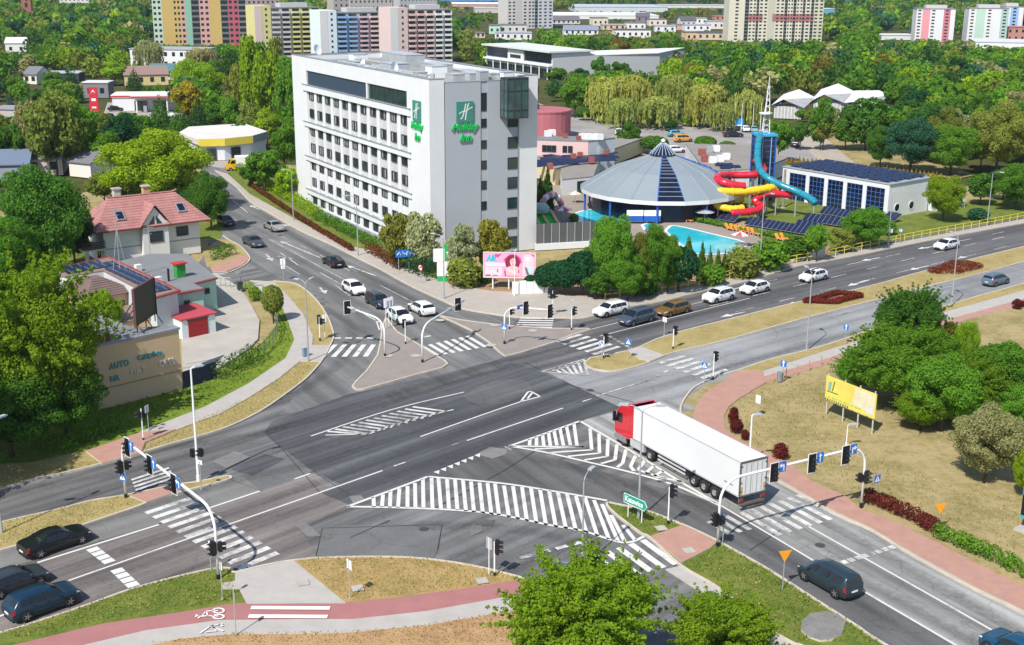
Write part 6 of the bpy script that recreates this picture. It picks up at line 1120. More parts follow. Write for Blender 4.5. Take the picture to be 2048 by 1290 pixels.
# --- gantries and masts with signals
def arch(a, b, h, rise=.9, n=6):
    A, B = Vector(a), Vector(b); d = (B - A); d.z = 0; u = d.normalized(); up = Vector((0, 0, 1)); P = [A, A + up * (h - 1.6)]
    for k in range(1, n): t = PI / 2 * k / n; P.append(A + up * (h - 1.6) + up * 1.6 * math.sin(t) + u * 1.6 * (1 - math.cos(t)))
    if b is not None:
        P.append(A + up * h + u * 1.7); P.append(B + up * h - u * 1.7)
        for k in range(1, n): t = PI / 2 * (1 - k / n); P.append(B + up * (h - 1.6) + up * 1.6 * math.sin(t) - u * 1.6 * (1 - math.cos(t)))
        P += [B + up * (h - 1.6), B]
    return P
def gantry(a, b, h, label, heads, face_deg, extra):
    A, B = G(*a, .08), G(*b, .08); d = B - A; L_ = d.length; ang = math.atan2(d.y, d.x); t = thing('signal_gantry', label, 'signal gantry', A, ang)
    MB().tube(arch((0, 0, 0), (L_, 0, 0), h), .095, 10).obj('portal_tube', WPAINT, t, True)
    for x in (0, L_): MB().cyl((x, 0, -.05), (x, 0, .35), .13, 10).obj('pole_foot', BLACK, t)
    fr = R(face_deg + 90) - ang
    for q, sym in heads:
        x = L_ * q; o = Vector((math.sin(fr), -math.cos(fr), 0)) * .16; head(t, Vector((x, 0, h - .28)) + o, fr, 3, True)
        plate_sign(t, Vector((x + .75, 0, h + .02)) + o, fr, .62, .78, SIGNBLUE, sym, s=1.05)
    for (x, z, dz, n, deg) in extra: rr = R(deg + 90) - ang; o = Vector((math.sin(rr), -math.cos(rr), 0)) * .25; head(t, Vector((L_ if x else 0, 0, z)) + o, rr, n)
    return t, L_, ang
ga1, L1, an1 = gantry((252, 996), (437, 1158), 4.95, 'white signal gantry over the left carriageway with three heads and blue lane signs', [(.10, 'up'), (.36, 'up'), (.62, 'left')], 225, [(0, 2.6, 0, 3, 225), (0, 2.6, 0, 2, 45), (1, 2.3, 0, 3, 225), (1, 2.3, 0, 2, 20)])
plate_sign(ga1, (0, -.14, 1.75), R(245 + 90) - an1, .62, .62, SIGNBLUE, 'tri')
ga2, L2, an2 = gantry((1435, 1093), (1722, 1014), 4.95, 'white signal gantry over the right-hand arm beside the truck', [(.34, 'left'), (.60, 'up'), (.84, 'right')], -60, [(0, 2.1, 0, 3, 200), (0, 2.1, 0, 2, -60), (1, 2.5, 0, 3, -40), (1, 2.4, 0, 2, 190)])
def mast(base, tip, h, label, headpos, face_deg, low=None, z=.1):
    A = G(*base, z); T_ = G(*tip, h); d = Vector((T_.x - A.x, T_.y - A.y, 0)); L_ = d.length; ang = math.atan2(d.y, d.x); t = thing('signal_mast', label, 'signal mast', A, ang); P = [Vector((0, 0, 0)), Vector((0, 0, h - 1.5))]
    for k in range(1, 7): q = PI / 2 * k / 7; P.append(Vector((1.5 * (1 - math.cos(q)), 0, h - 1.5 + 1.3 * math.sin(q))))
    P += [Vector((1.8, 0, h - .15)), Vector((L_, 0, h))]; MB().tube(P, [.10] * 4 + [.085] * (len(P) - 4), 10).obj('mast_tube', WPAINT, t, True); MB().cyl((0, 0, -.05), (0, 0, .35), .13, 10).obj('pole_foot', BLACK, t)
    fr = R(face_deg + 90) - ang
    for q in headpos: o = Vector((math.sin(fr), -math.cos(fr), 0)) * .14; head(t, Vector((L_ * q, 0, h - .1)) + o, fr, 3, True)
    plate_sign(t, (L_ * headpos[0] * .78, 0, h - .08), fr, .9, .4, SIGNBLUE, None)
    if low:
        for (n, deg) in low: rr = R(deg + 90) - ang; o = Vector((math.sin(rr), -math.cos(rr), 0)) * .24; head(t, Vector((0, 0, 2.5)) + o, rr, n)
    return t, ang
mast((770, 713), (690, 614), 4.1, 'white curved signal mast on the left tip of the triangular island', [.93], 120)
mast((845, 725), (928, 603), 4.1, 'white curved signal mast reaching over the crossing road from the triangular island', [.86], 120)
m3, a3 = mast((1009, 688), (1100, 622), 4.4, 'white curved signal mast on the paved island with two heads', [.45, .98], -45)
plate_sign(m3, (0, -.12, 1.9), R(240 + 90) - a3, .6, .6, SIGNBLUE, 'tri')
def spole(px, py, h, label, heads, plates=(), z=.1, name='signal_pole', cat='traffic light'):
    t = thing(name, label, cat, G(px, py, z)); MB().cyl((0, 0, -.05), (0, 0, h), .055, 8).obj('pole', WPAINT, t); MB().cyl((0, 0, -.05), (0, 0, .3), .085, 8).obj('pole_foot', BLACK, t)
    for n, deg, zz in heads: rr = R(deg + 90); head(t, Vector((math.sin(rr) * .2, -math.cos(rr) * .2, zz)), rr, n)
    for zz, deg, w, h_, m, sym in plates: rr = R(deg + 90); plate_sign(t, Vector((math.sin(rr) * .07, -math.cos(rr) * .07, zz)), rr, w, h_, m, sym)
    return t
spole(287, 882, 2.9, 'slim signal pole by the left bank footpath', [(2, 60, 2.4), (2, 200, 2.4)])
spole(640, 681, 2.6, 'signal pole beside the left slip road verge', [(3, 110, 2.3), (2, 20, 2.1)], [(2.3, 200, .5, .7, SIGNBACK, None)])
spole(811, 688, 2.6, 'signal pole near the far tip of the triangular island', [(3, 120, 2.2)])
spole(1019, 658, 2.3, 'short signal pole with one small head on the paved island', [(2, 0, 2.0)])
spole(1105, 630, 2.9, 'signal pole on the hotel corner pavement with heads to both sides', [(3, 0, 2.5), (2, 180, 2.3)])
spole(1143, 660, 3.2, 'signal pole at the right tip of the paved island', [(3, 20, 2.2)], [(3.0, 225, .4, .9, SIGNBACK, None)])
spole(1207, 716, 2.3, 'signal pole on the rounded median nose', [(3, 40, 2.1)]); spole(1346, 698, 2.2, 'signal pole on the median past the crossing', [(3, 40, 2.0)]); spole(1426, 758, 2.6, 'signal pole by the far right zebra crossing', [(3, 40, 2.3)]); spole(989, 1152, 2.5, 'signal pole on the dry bank near the lower slip road', [(3, 0, 2.1)]); spole(1336, 1048, 2.9, 'signal pole on the green triangle behind the green sign', [(3, 0, 2.6)])
def lamp(px, py, h, arms, label, m=GALV, z=.1, lum='flat', sz=1.0):
    t = thing('street_lamp', label, 'street lamp', G(px, py, z)); MB().tube([(0, 0, -.05), (0, 0, h * .4), (0, 0, h)], [.085 * sz, .07 * sz, .05 * sz], 8).obj('pole', m, t); MB().cyl((0, 0, -.05), (0, 0, .5), .11 * sz, 8).obj('pole_base', m, t)
    for deg, L_, rise in arms:
        u = Vector((math.cos(R(deg)), math.sin(R(deg)), 0)); P = [Vector((0, 0, h - .05))]
        for k in range(1, 6): q = PI / 2 * k / 5; P.append(Vector((0, 0, h - .05)) + u * L_ * (1 - math.cos(q)) + Vector((0, 0, rise * math.sin(q))))
        a = MB().tube(P, .032 * sz, 6).obj('arm', m, t, True); e = P[-1]; l = link('luminaire', MB().box(-.1, .55, -.14, .14, -.05, .07).add([(.55, -.1, -.05), (.55, .1, -.05), (.75, 0, 0)], [(0, 1, 2)]).mesh('luminaire', LGREY), t, e, R(deg)); MB().box(.0, .5, -.11, .11, -.075, -.051).obj('lamp_glass', SIGNWHITE, l)
    return t
lamp(617, 722, 8.0, [(60, .8, .5), (150, .8, .5)], 'street lamp with two short arms beside the left slip road', z=.15)
lamp(397, 962, 9.2, [(30, .4, .2)], 'tall white lamp pole on the left median carrying signal heads', WPAINT, .15, sz=1.35); t = bpy.data.objects['street_lamp.001']; head(t, (-.3, 0, 2.35), R(60 + 90), 2); head(t, (.32, 0, 2.4), R(220 + 90), 2)
lamp(587, 441, 7.6, [(170, 1.0, .5)], 'street lamp at the top of the pavement along the hotel'); lamp(716, 511, 8.0, [(200, 1.2, .5)], 'street lamp in front of the hotel facade'); lamp(888, 597, 7.4, [(150, 1.2, .5)], 'street lamp on the hotel corner pavement beside the green and white totem')
lamp(1277, 1036, 8.2, [(5, 1.1, .55), (165, 1.1, .55)], 'double-armed street lamp in front of the white trailer'); lamp(1164, 1134, 6.2, [(60, .9, .6)], 'single-armed street lamp beside the hatched triangle', z=.05); lamp(1238, 592, 7.4, [(-60, .8, .4)], 'street lamp at the start of the yellow railing'); lamp(1519, 543, 10.2, [(-60, 1.3, .5)], 'tall street lamp along the yellow railing in front of the pool')
lamp(1613, 700, 8.2, [(100, 1.4, .5)], 'street lamp standing in the dry verge across from the barberry bed'); lamp(1902, 614, 8.3, [(100, 1.4, .5)], 'street lamp by the right carriageway near the far barberry bed'); lamp(1776, 491, 7.8, [(10, 1.4, .4)], 'street lamp behind the railing near the sports hall'); lamp(1974, 451, 8.2, [(-50, 1.3, .4)], 'street lamp behind the railing at the far right'); lamp(4, 1066, 8.0, [(60, .8, .5), (200, .8, .5)], 'street lamp on the left median at the picture edge')
lamp(1498, 930, 4.3, [(10, .25, .1)], 'short white camera pole behind the trailer', WPAINT, sz=1.2); lamp(1029, 592, 5.4, [(80, .5, .2)], 'slim white pole in front of the pink billboard', WPAINT, sz=.7); lamp(1692, 895, 2.0, [(10, .2, .1)], 'low white post in the dry field behind the gantry', WPAINT, sz=.7)
def sign(px, py, h, label, plates, z=.1, pm=GALV, post=.035):
    t = thing('road_sign', label, 'road sign', G(px, py, z)); MB().cyl((0, 0, -.05), (0, 0, h), post, 6).obj('post', pm, t); MB().cyl((0, 0, -.05), (0, 0, .12), post * 1.8, 6).obj('post_base', CONC, t)
    for zz, deg, w, h_, m, sym in plates: rr = R(deg + 90); plate_sign(t, Vector((math.sin(rr) * .06, -math.cos(rr) * .06, zz)), rr, w, h_, m, sym)
    return t
def round_sign(px, py, h, label, deg, m, rimm, sym, r=.36, z=.1):
    t = thing('road_sign', label, 'road sign', G(px, py, z)); MB().cyl((0, 0, -.05), (0, 0, h), .035, 6).obj('post', GALV, t); o = link('sign_disc', MB().lathe([(0, -.02), (r, -.02), (r, .02), (0, .02)], 18).mesh('sign_disc', rimm), t, (math.sin(R(deg + 90)) * .06, -math.cos(R(deg + 90)) * .06, h - r)); o.rotation_euler = (PI / 2, 0, R(deg + 90)); q = MB().lathe([(0, .025), (r * .8, .025)], 18).obj('sign_field', m, o)
    f = flat([(a * 1.0, c * 1.0) for a, c in arrow_pts(sym)], 0, SIGNWHITE if m is SIGNBLUE else BLACK, 'symbol', o); f.rotation_euler = (-PI / 2, 0, 0); f.location = (0, 0, .03); f.scale = (r / .42,) * 3; return t
def yield_sign(px, py, h, label, deg, z=.1):
    t = thing('road_sign', label, 'road sign', G(px, py, z)); MB().cyl((0, 0, -.05), (0, 0, h - .1), .035, 6).obj('post', GALV, t); rr = R(deg + 90); b = MB(); s = .46; b.add([(-s, 0, .4), (s, 0, .4), (0, 0, -.4), (-s, .03, .4), (s, .03, .4), (0, .03, -.4)], [(0, 1, 2)[::-1], (3, 4, 5), (0, 1, 4, 3), (1, 2, 5, 4), (2, 0, 3, 5)]); o = link('sign_plate', b.mesh('sign_plate', SIGNORANGE), t, (0, -.05, h - .35), rr); return t
yield_sign(1565, 1178, 2.7, 'orange triangle sign on the green strip beside the slate van', -75, .1); yield_sign(1876, 1060, 2.0, 'orange triangle sign behind the clipped hedge', -75, .1)
sign(700, 1196, 2.7, 'bare grey sign post seen edge-on in the dry bank', [(2.35, 40, .5, .6, SIGNBACK, None)]); sign(472, 1268, 2.9, 'grey sign post by the cycle track symbols', [(2.5, 30, .25, .55, DGREY, None)], .2); sign(1565, 782 - 20, 2.1, 'blue cycle and footpath sign beside the litter bin', [(1.8, 240, .6, .62, SIGNBLUE, 'up')]); sign(1256, 718, 2.1, 'blue pedestrian crossing sign on the median nose', [(1.85, 235, .6, .6, SIGNBLUE, 'tri')]); sign(1408, 765, 2.0, 'blue pedestrian crossing sign by the far right zebra crossing', [(1.75, 235, .58, .58, SIGNBLUE, 'tri')])
sign(1750, 1000, 2.0, 'blue pedestrian crossing sign beside the dark red hedge', [(1.75, -60, .6, .62, SIGNBLUE, 'tri')]); round_sign(1203, 720, 2.1, 'round blue keep-right sign on the median nose', 225, SIGNBLUE, SIGNWHITE, 'down'); sign(1690, 690, 2.3, 'blue one-way arrow sign on the dry verge', [(2.0, 225, .55, .62, SIGNBLUE, 'up')]); sign(1328, 671, 2.0, 'grey sign back on the median by the gold estate car', [(1.8, 40, .55, .5, SIGNBACK, None)])
sign(300, 892, 3.6, 'tall grey sign post with a pale plate on the left bank', [(3.3, 160, .45, .6, SIGNBACK, None)]); sign(403, 978, 2.3, 'slim sign post beside the white lamp pole', [(2.2, 60, .4, .3, SIGNBACK, None)]); sign(445, 1198, 2.6, 'slim sign post in the verge beside the gantry foot', [(2.3, 50, .2, .5, SIGNBACK, None)], .2); sign(422, 1140, 2.0, 'slim post leaning beside the gantry foot', [(1.9, 50, .2, .4, SIGNBACK, None)])
sign(978, 1150, 2.7, 'dark sign back beside the signal pole on the dry bank', [(2.3, 45, .5, .8, DGREY, None)], .1, WPAINT); sign(1445, 1090, 2.3, 'blue plate on a thin post beside the right gantry foot', [(2.0, 200, .5, .6, SIGNBLUE, None)]); sign(1515, 832, 1.9, 'white sign on a thin post in the dry field', [(1.6, 225, .5, .75, SIGNWHITE, None)]); sign(567, 560, 2.7, 'grey sign back at the house driveway', [(2.4, 100, .6, .75, SIGNBACK, None), (1.7, 100, .45, .45, SIGNBACK, None)])
round_sign(842, 566, 2.4, 'round red-rimmed no-turn sign on the hotel pavement', 225, SIGNWHITE, RED, 'right', .4); round_sign(1800, 486, 2.2, 'small round sign behind the yellow railing at the sports hall', 225, SIGNWHITE, SIGNBLUE, 'up', .3); sign(1778, 488, 2.3, 'white plate sign behind the yellow railing', [(2.0, 225, .8, .6, SIGNWHITE, None)])
for k, x in enumerate((772, 778, 784)): sign(x, 657 - k * 2, 3.5, 'grey marker board on the island, ' + ['leftmost', 'middle', 'rightmost'][k] + ' of three thin posts', [(2.9, 120, .38, 1.0, SIGNBACK, None)], .1, WPAINT)
sign(650, 676, 2.6, 'white-backed sign next to the slip road signal pole', [(2.2, 110, .4, .8, SIGNBACK, None)], .1, WPAINT); sign(1132, 1164, 1.4, 'low blue and white marker by the foreground tree', [(1.1, 250, .55, .6, SIGNBLUE, None)], .1)
# direction signs
kd = thing('direction_sign', 'green arrow-ended direction sign reading Katowice on the grass triangle', 'direction sign', G(1247, 1029, .15), R(-50)); KW, KH = 2.15, .80
b = MB(); b.poly([(0, -.03, 1.0), (KW, -.03, 1.0), (KW + .28, -.03, 1.0 + KH / 2), (KW, -.03, 1.0 + KH), (0, -.03, 1.0 + KH)]); b.poly([(0, .03, 1.0), (0, .03, 1.0 + KH), (KW, .03, 1.0 + KH), (KW + .28, .03, 1.0 + KH / 2), (KW, .03, 1.0)]); b.obj('panel', SIGNGREEN, kd)
b = MB()
for p, q in (((.04, 1.04), (KW - .02, 1.04)), ((KW - .02, 1.04), (KW + .22, 1.0 + KH / 2)), ((KW + .22, 1.0 + KH / 2), (KW - .02, .96 + KH)), ((KW - .02, .96 + KH), (.04, .96 + KH)), ((.04, .96 + KH), (.04, 1.04))):
    b.cyl((p[0], -.045, p[1]), (q[0], -.045, q[1]), .02, 4)
b.obj('border', SIGNWHITE, kd); t = txt('Katowice', 1.78, .42, SIGNWHITE, kd, 'lettering', 0, .02, .02); t.location = (.18, -.035, 1.19)
for x in (.4, 1.8): MB().cyl((x, .06, -.1), (x, .06, 1.1), .04, 6).obj('leg', WPAINT, kd)
ds = thing('direction_sign', 'blue lane direction sign with white arrows on the hotel pavement', 'direction sign', G(792, 548, .1), R(20)); MB().box(0, 2.3, -.04, .04, 2.2, 3.15).obj('panel', SIGNBLUE, ds); b = MB()
for q in ([(.2, 2.5), (.5, 2.85), (.7, 2.5)], [(.9, 2.9), (1.15, 2.6), (1.35, 2.6)], [(1.5, 2.4), (1.55, 2.95)], [(1.75, 2.95), (2.1, 2.45)]):
    P = [Vector((a, -.05, c)) for a, c in q]; b.tube(P, .05, 4)
b.obj('arrows', SIGNWHITE, ds)
for x in (.4, 1.8): MB().cyl((x, .06, -.1), (x, .06, 2.9), .045, 6).obj('leg', GALV, ds)
# totem, billboards
tt = thing('totem_sign', 'green and white totem sign at the hotel corner hedge', 'sign', G(886, 562, .1), R(10)); MB().box(-.75, .75, -.2, .2, .0, .7).obj('base', mat('totem_green', (.02, .40, .12), .4, .05), tt); MB().box(-.75, .75, -.2, .2, .7, 2.6).obj('lower_panel', SIGNWHITE, tt); MB().box(-1.2, .2, -.22, .22, 2.6, 4.2).obj('upper_panel', SIGNWHITE, tt); MB().box(.2, 1.3, -.25, .25, 2.9, 4.8).obj('green_panel', _MC['totem_green'], tt)
b = MB(); b.tube([(.5, -.27, 3.2), (.7, -.27, 3.9), (.8, -.27, 4.5)], .07, 5); b.tube([(.85, -.27, 3.1), (.95, -.27, 3.8), (1.1, -.27, 4.5)], .07, 5); b.tube([(.4, -.27, 3.7), (1.2, -.27, 4.0)], .06, 5); b.obj('emblem', SIGNWHITE, tt)
pbb = thing('advertising_billboard', 'pink advertising billboard with a red-haired woman and cyan lettering', 'billboard', G(968, 577, .1), R(-4)); BW, BH, BZ = 6.35, 3.05, 1.55
def bmat(n, c): return mat('print_' + n, c, .5, .04)
PK0, PK1, PK2, CY, WN, SKN, WHP, BLP = bmat('pink', (.78, .36, .52)), bmat('pale', (.80, .56, .60)), bmat('magenta', (.55, .06, .26)), bmat('cyan', (.04, .48, .62)), bmat('wine', (.26, .015, .05)), bmat('skin', (.76, .46, .44)), bmat('white', (.8, .76, .78)), bmat('pale_blue', (.5, .72, .8))
MB().box(0, BW, -.06, .06, BZ, BZ + BH).obj('panel', PK0, pbb)
def art(pts, m, k, name='print'): b = MB(); b.poly([(p[0] * BW, -.062 - .0015 * k, BZ + p[1] * BH) for p in pts][::1]); return b.obj(name, m, pbb)
def ell(cx, cy, rx, ry, n=14): return [(cx + rx * math.cos(2 * PI * i / n), cy + ry * math.sin(2 * PI * i / n)) for i in range(n)]
art([(.02, .05), (.36, .05), (.36, .42), (.02, .42)], PK1, 1); art([(.74, .05), (.98, .05), (.98, .95), (.78, .95)], PK1, 1); art([(.22, .95), (.35, .95), (.28, .82), (.21, .84)], PK2, 2); art([(.40, .03), (.66, .03), (.62, .3), (.52, .16), (.42, .3)], PK2, 2); art(ell(.56, .60, .145, .33), WN, 3); art([(.38, .72), (.5, .95), (.62, .96), (.72, .8), (.74, .6), (.64, .52), (.46, .5)], PK2, 2)
art([(.42, .36), (.5, .46), (.64, .46), (.74, .3), (.7, .06), (.44, .06)], SKN, 4); art(ell(.566, .64, .058, .20), SKN, 5); art([(.50, .86), (.56, .9), (.64, .84), (.63, .74), (.57, .8), (.51, .72)], WN, 6); art(ell(.545, .68, .012, .02, 8), WN, 7); art(ell(.588, .68, .012, .02, 8), WN, 7); art(ell(.567, .54, .017, .018, 8), PK2, 7); art([(.42, .34), (.6, .12), (.64, .18), (.5, .36)], PK1, 6)
art([(.02, .5), (.44, .5), (.44, .58), (.02, .6)], BLP, 3); art([(.03, .46), (.42, .46), (.42, .5), (.03, .5)], WHP, 4); art([(.84, .18), (.95, .18), (.95, .44), (.84, .44)], BLP, 3); art([(.80, .68), (.90, .68), (.90, .84), (.80, .84)], WHP, 3); art([(.03, .04), (.14, .04), (.13, .09), (.03, .09)], WN, 4); art([(.17, .05), (.27, .05), (.27, .08), (.17, .08)], WN, 4); art([(.92, .95), (.98, .95), (.97, .84)], PK2, 3)
for x, y in ((.27, .28), (.41, .24), (.68, .26)): art([(x - .015, y - .08), (x + .015, y - .08), (x + .008, y + .09), (x - .008, y + .06)], PK2, 7)
t = txt('Alk', 1.35, .8, CY, pbb, 'lettering', .15, .05, .02); t.location = (.25, -.075, BZ + BH * .66)
b = MB(); b.box(-.1, BW + .1, -.1, .1, BZ - .12, BZ); b.box(-.1, BW + .1, -.1, .1, BZ + BH, BZ + BH + .1); b.box(-.1, 0, -.1, .1, BZ, BZ + BH); b.box(BW, BW + .1, -.1, .1, BZ, BZ + BH); b.obj('frame', mat('frame_pinkish', (.66, .58, .58), .5, .08), pbb)
for x in (1.1, 3.1, 5.6): MB().cyl((x, .12, -.1), (x, .12, BZ + BH), .09, 8).obj('leg', WPAINT, pbb)
ya, yb = G(1648, 828, .05), G(1738, 866, .05); d = yb - ya; yb_ = thing('advertising_billboard', 'weathered yellow billboard with faded green lettering in the dry field', 'billboard', ya, math.atan2(d.y, d.x)); YW = d.length + .5; YZ, YH = 1.45, 2.25
YF = mat('print_yellow', (.74, .62, .12), .55, .16, .5); MB().box(0, YW, -.05, .05, YZ, YZ + YH).obj('panel', YF, yb_)
def yart(pts, m, k): b = MB(); b.poly([(p[0] * YW, -.052 - .0015 * k, YZ + p[1] * YH) for p in pts]); return b.obj('print', m, yb_)
FG, DG_, PW = bmat('faded_green', (.36, .52, .12)), bmat('dark_green', (.05, .13, .05)), mat('print_faded', (.68, .62, .42), .6, .2, .8)
yart([(.55, .25), (.98, .15), (.98, .95), (.6, .95)], PW, 1); yart([(.05, .42), (.11, .44), (.12, .8), (.06, .78)], bmat('pale_teal', (.2, .42, .35)), 2); yart([(.13, .44), (.15, .44), (.19, .88), (.165, .86)], DG_, 3); yart([(.03, .36), (.26, .38), (.26, .42), (.03, .40)], DG_, 3); yart([(.20, .8), (.25, .92), (.23, .78)], bmat('pale_lime', (.5, .62, .3)), 3); yart([(.84, .10), (.96, .14), (.95, .42), (.80, .26)], bmat('pale_blue2', (.6, .64, .7)), 2)
for k in range(9): yart([(.06 + k * .078, .13), (.06 + k * .078 + (.05, .065, .04)[k % 3], .13), (.06 + k * .078 + (.05, .065, .04)[k % 3], .20), (.06 + k * .078, .20)], FG, 3)
for k in range(11): yart([(k * .045, .0), (k * .045 + .022, .0), (k * .045 + .034, .09), (k * .045 + .012, .09)], DG_, 4)
for x in (.12, YW * .36, YW * .66, YW - .3): MB().cyl((x, .14, -.1), (x, .14, YZ + YH + .15), .07, 8).obj('leg', mat('pole_pale', (.50, .46, .42), .7, .15), yb_)
st = thing('totem_sign', 'black and blue totem sign cut by the right edge', 'sign', G(2052, 1062, .05), R(-50)); MB().cyl((0, 0, -.1), (0, 0, 1.2), .1, 8).obj('post', GALV, st); MB().box(-.5, 1.4, -.12, .12, .9, 3.4).obj('panel', BLACK, st); MB().box(-.52, 1.42, -.14, -.121, 3.4 - .7, 3.38).obj('blue_field', bmat('totem_blue', (.02, .22, .42)), st); MB().box(-.52, 1.42, -.14, -.121, .92, 1.15).obj('teal_field', bmat('totem_teal', (.03, .38, .40)), st)
MB().box(-.7, 1.6, -.5, .5, -.1, .12).obj('footing', CONC, st)
# yellow railings
YR = mat('railing_yellow', (.72, .56, .10), .5, .12, 2)
def railing(px, label, name='railing', step=2.0, h=1.1, z=.12, m=YR):
    P = smooth(GS(px, z), 6); o0 = P[0].copy(); t = thing(name, label, 'railing', o0); Q = [p - o0 for p in P]
    for zz in (h, h * .55): MB().tube([q + Vector((0, 0, zz)) for q in Q], .045, 5).obj('rail', m, t)
    acc = 0; pm = MB().cyl((0, 0, -.1), (0, 0, h + .03), .05, 6).mesh('post', m)
    for i in range(len(Q) - 1):
        L_ = (Q[i + 1] - Q[i]).length
        while acc < L_: link('post', pm, t, Q[i].lerp(Q[i + 1], acc / L_)); acc += step
        acc -= L_
railing([(1210, 598), (1265, 592), (1393, 574), (1516, 542), (1586, 527), (1625, 521)], 'yellow tube railing from the hotel corner to the concrete wall'); railing([(1653, 516), (1776, 489), (1893, 467), (2048, 438), (2300, 388)], 'yellow tube railing running past the sports hall')
CH = mat('fence_green_grey', (.12, .16, .13), .6, .15)
railing([(482, 575), (520, 600), (548, 640), (556, 662), (545, 690), (520, 715)], 'dark wire fence along the grass bank of the yard', 'wire_fence', 1.6, 1.3, .12, CH); railing([(432, 572), (462, 575)], 'grey metal gate at the yard entrance', 'gate', .7, 1.2, .1, GALV)
OR = mat('bollard_orange', (.62, .24, .12), .6, .1)
for k, (x, y) in enumerate(((1572, 757), (1594, 750), (1618, 741), (1642, 731), (1545, 764))):
    t = thing('bollard', 'thin orange bollard on the field edge of the brick path', 'bollard', G(x, y, .1), 0, 'orange bollards along the brick path'); MB().cyl((0, 0, -.1), (0, 0, 1.1), .04, 6).obj('post', OR, t); MB().lathe([(.05, 1.1), (0, 1.16)], 6).obj('cap', OR, t)
t = thing('litter_bin', 'grey litter bin beside the brick path', 'litter bin', G(1559, 762, .12)); MB().lathe([(.26, 0), (.3, .9), (.26, .92), (.22, .6), (0, .6)], 12).obj('drum', mat('bin_grey', (.22, .25, .28), .5, .1), t); MB().cyl((.34, 0, 0), (.34, 0, 1.1), .03, 6).obj('post', GALV, t)
t = thing('utility_cabinet', 'white utility cabinet at the yard gate hedge', 'cabinet', G(517, 585, .12), R(30)); MB().box(-.4, .4, -.25, .25, 0, 1.0).obj('body', WPAINT, t); MB().box(-.44, .44, -.29, .29, 1.0, 1.07).obj('lid', LGREY, t)
t = thing('utility_cabinet', 'blue-grey cabinet at the foot of the slip road lamp', 'cabinet', G(610, 712, .2), R(40)); MB().box(-.22, .22, -.18, .18, 0, .9).obj('body', mat('cabinet_blue', (.16, .27, .36), .5, .1), t); MB().box(-.25, .25, -.2, .2, .9, .96).obj('lid', LGREY, t)
t = thing('rubbish_bin', 'dark wheeled bin at the yard gate', 'bin', G(480, 580, .12), R(30)); MB().box(-.3, .3, -.3, .3, .1, 1.0).obj('body', mat('bin_dark', (.04, .06, .06), .5, .1), t); MB().box(-.33, .33, -.35, .33, 1.0, 1.08).obj('lid', mat('bin_dark', (.04, .06, .06)), t)
t = thing('floodlight', 'grey lamp head seen at the bottom edge', 'street lamp', G(1790, 1325, 1.6), R(20)); MB().box(-.4, .4, -.25, .25, 0, .12).obj('luminaire', LGREY, t); MB().cyl((0, 0, -1.8), (0, 0, 0), .06, 6).obj('pole', GALV, t)
# ================================================================== VEHICLES
TYRE = mat('tyre_rubber', (.018, .018, .019), .8, .2); RIM = mat('alloy_rim', (.42, .43, .45), .3, .1, 2, .6); CGLASS = mat('car_glass', (.010, .012, .015), .04, .3, 1, 0, 0, .9)
LAMPC = mat('headlamp_clear', (.62, .66, .70), .12, .08); LAMPR = mat('tail_lamp_red', (.36, .012, .012), .2, .1); TRIM = mat('black_trim', (.014, .014, .016), .5, .15); PLATE = mat('number_plate', (.74, .74, .72), .4, .05)
PROF = dict(
    hatch=[(0, .36), (.015, .47), (.06, .54), (.14, .585), (.25, .63), (.42, .95), (.52, 1), (.74, .985), (.86, .92), (.955, .68), (.985, .60), (1, .42)],
    sedan=[(0, .36), (.015, .48), (.06, .55), (.14, .60), (.28, .65), (.42, .955), (.52, 1), (.64, .98), (.82, .72), (.95, .68), (.985, .62), (1, .42)],
    coupe=[(0, .36), (.015, .48), (.06, .56), (.14, .62), (.30, .67), (.44, .96), (.54, 1), (.68, .95), (.90, .70), (.96, .66), (.985, .6), (1, .42)],
    suv=[(0, .36), (.015, .50), (.06, .585), (.14, .62), (.25, .655), (.40, .95), (.52, 1), (.78, .985), (.89, .92), (.965, .66), (.988, .58), (1, .40)],
    estate=[(0, .36), (.015, .47), (.06, .54), (.14, .585), (.25, .63), (.40, .95), (.5, 1), (.84, .985), (.92, .93), (.975, .68), (.99, .6), (1, .42)],
    mpv=[(0, .34), (.015, .44), (.06, .50), (.12, .545), (.19, .59), (.36, .94), (.48, 1), (.84, .985), (.92, .93), (.975, .66), (.99, .58), (1, .40)],
    van=[(0, .32), (.015, .42), (.05, .49), (.12, .525), (.20, .56), (.34, .93), (.44, .985), (.62, 1), (.90, .99), (.955, .95), (.985, .62), (1, .38)])
CDIM = dict(hatch=(4.25, 1.80, 1.47), sedan=(4.85, 1.86, 1.44), coupe=(4.55, 1.82, 1.36), suv=(4.5, 1.86, 1.62), estate=(4.6, 1.80, 1.48), mpv=(4.75, 1.86, 1.70), van=(4.5, 1.80, 1.72))
GLZ = dict(hatch=(.25, .42, .86, .955, [(.33, .52), (.545, .70), (.72, .82)]), sedan=(.28, .42, .65, .82, [(.35, .52), (.545, .70)]), coupe=(.30, .44, .68, .90, [(.36, .56), (.58, .74)]), suv=(.25, .40, .89, .965, [(.32, .51), (.535, .71), (.73, .86)]),
           estate=(.25, .40, .92, .975, [(.32, .51), (.535, .70), (.72, .88)]), mpv=(.19, .36, .92, .975, [(.27, .48), (.505, .69), (.71, .89)]), van=(.20, .34, .955, .985, [(.26, .44), (.47, .66), (.69, .91)]))
_cm = {}
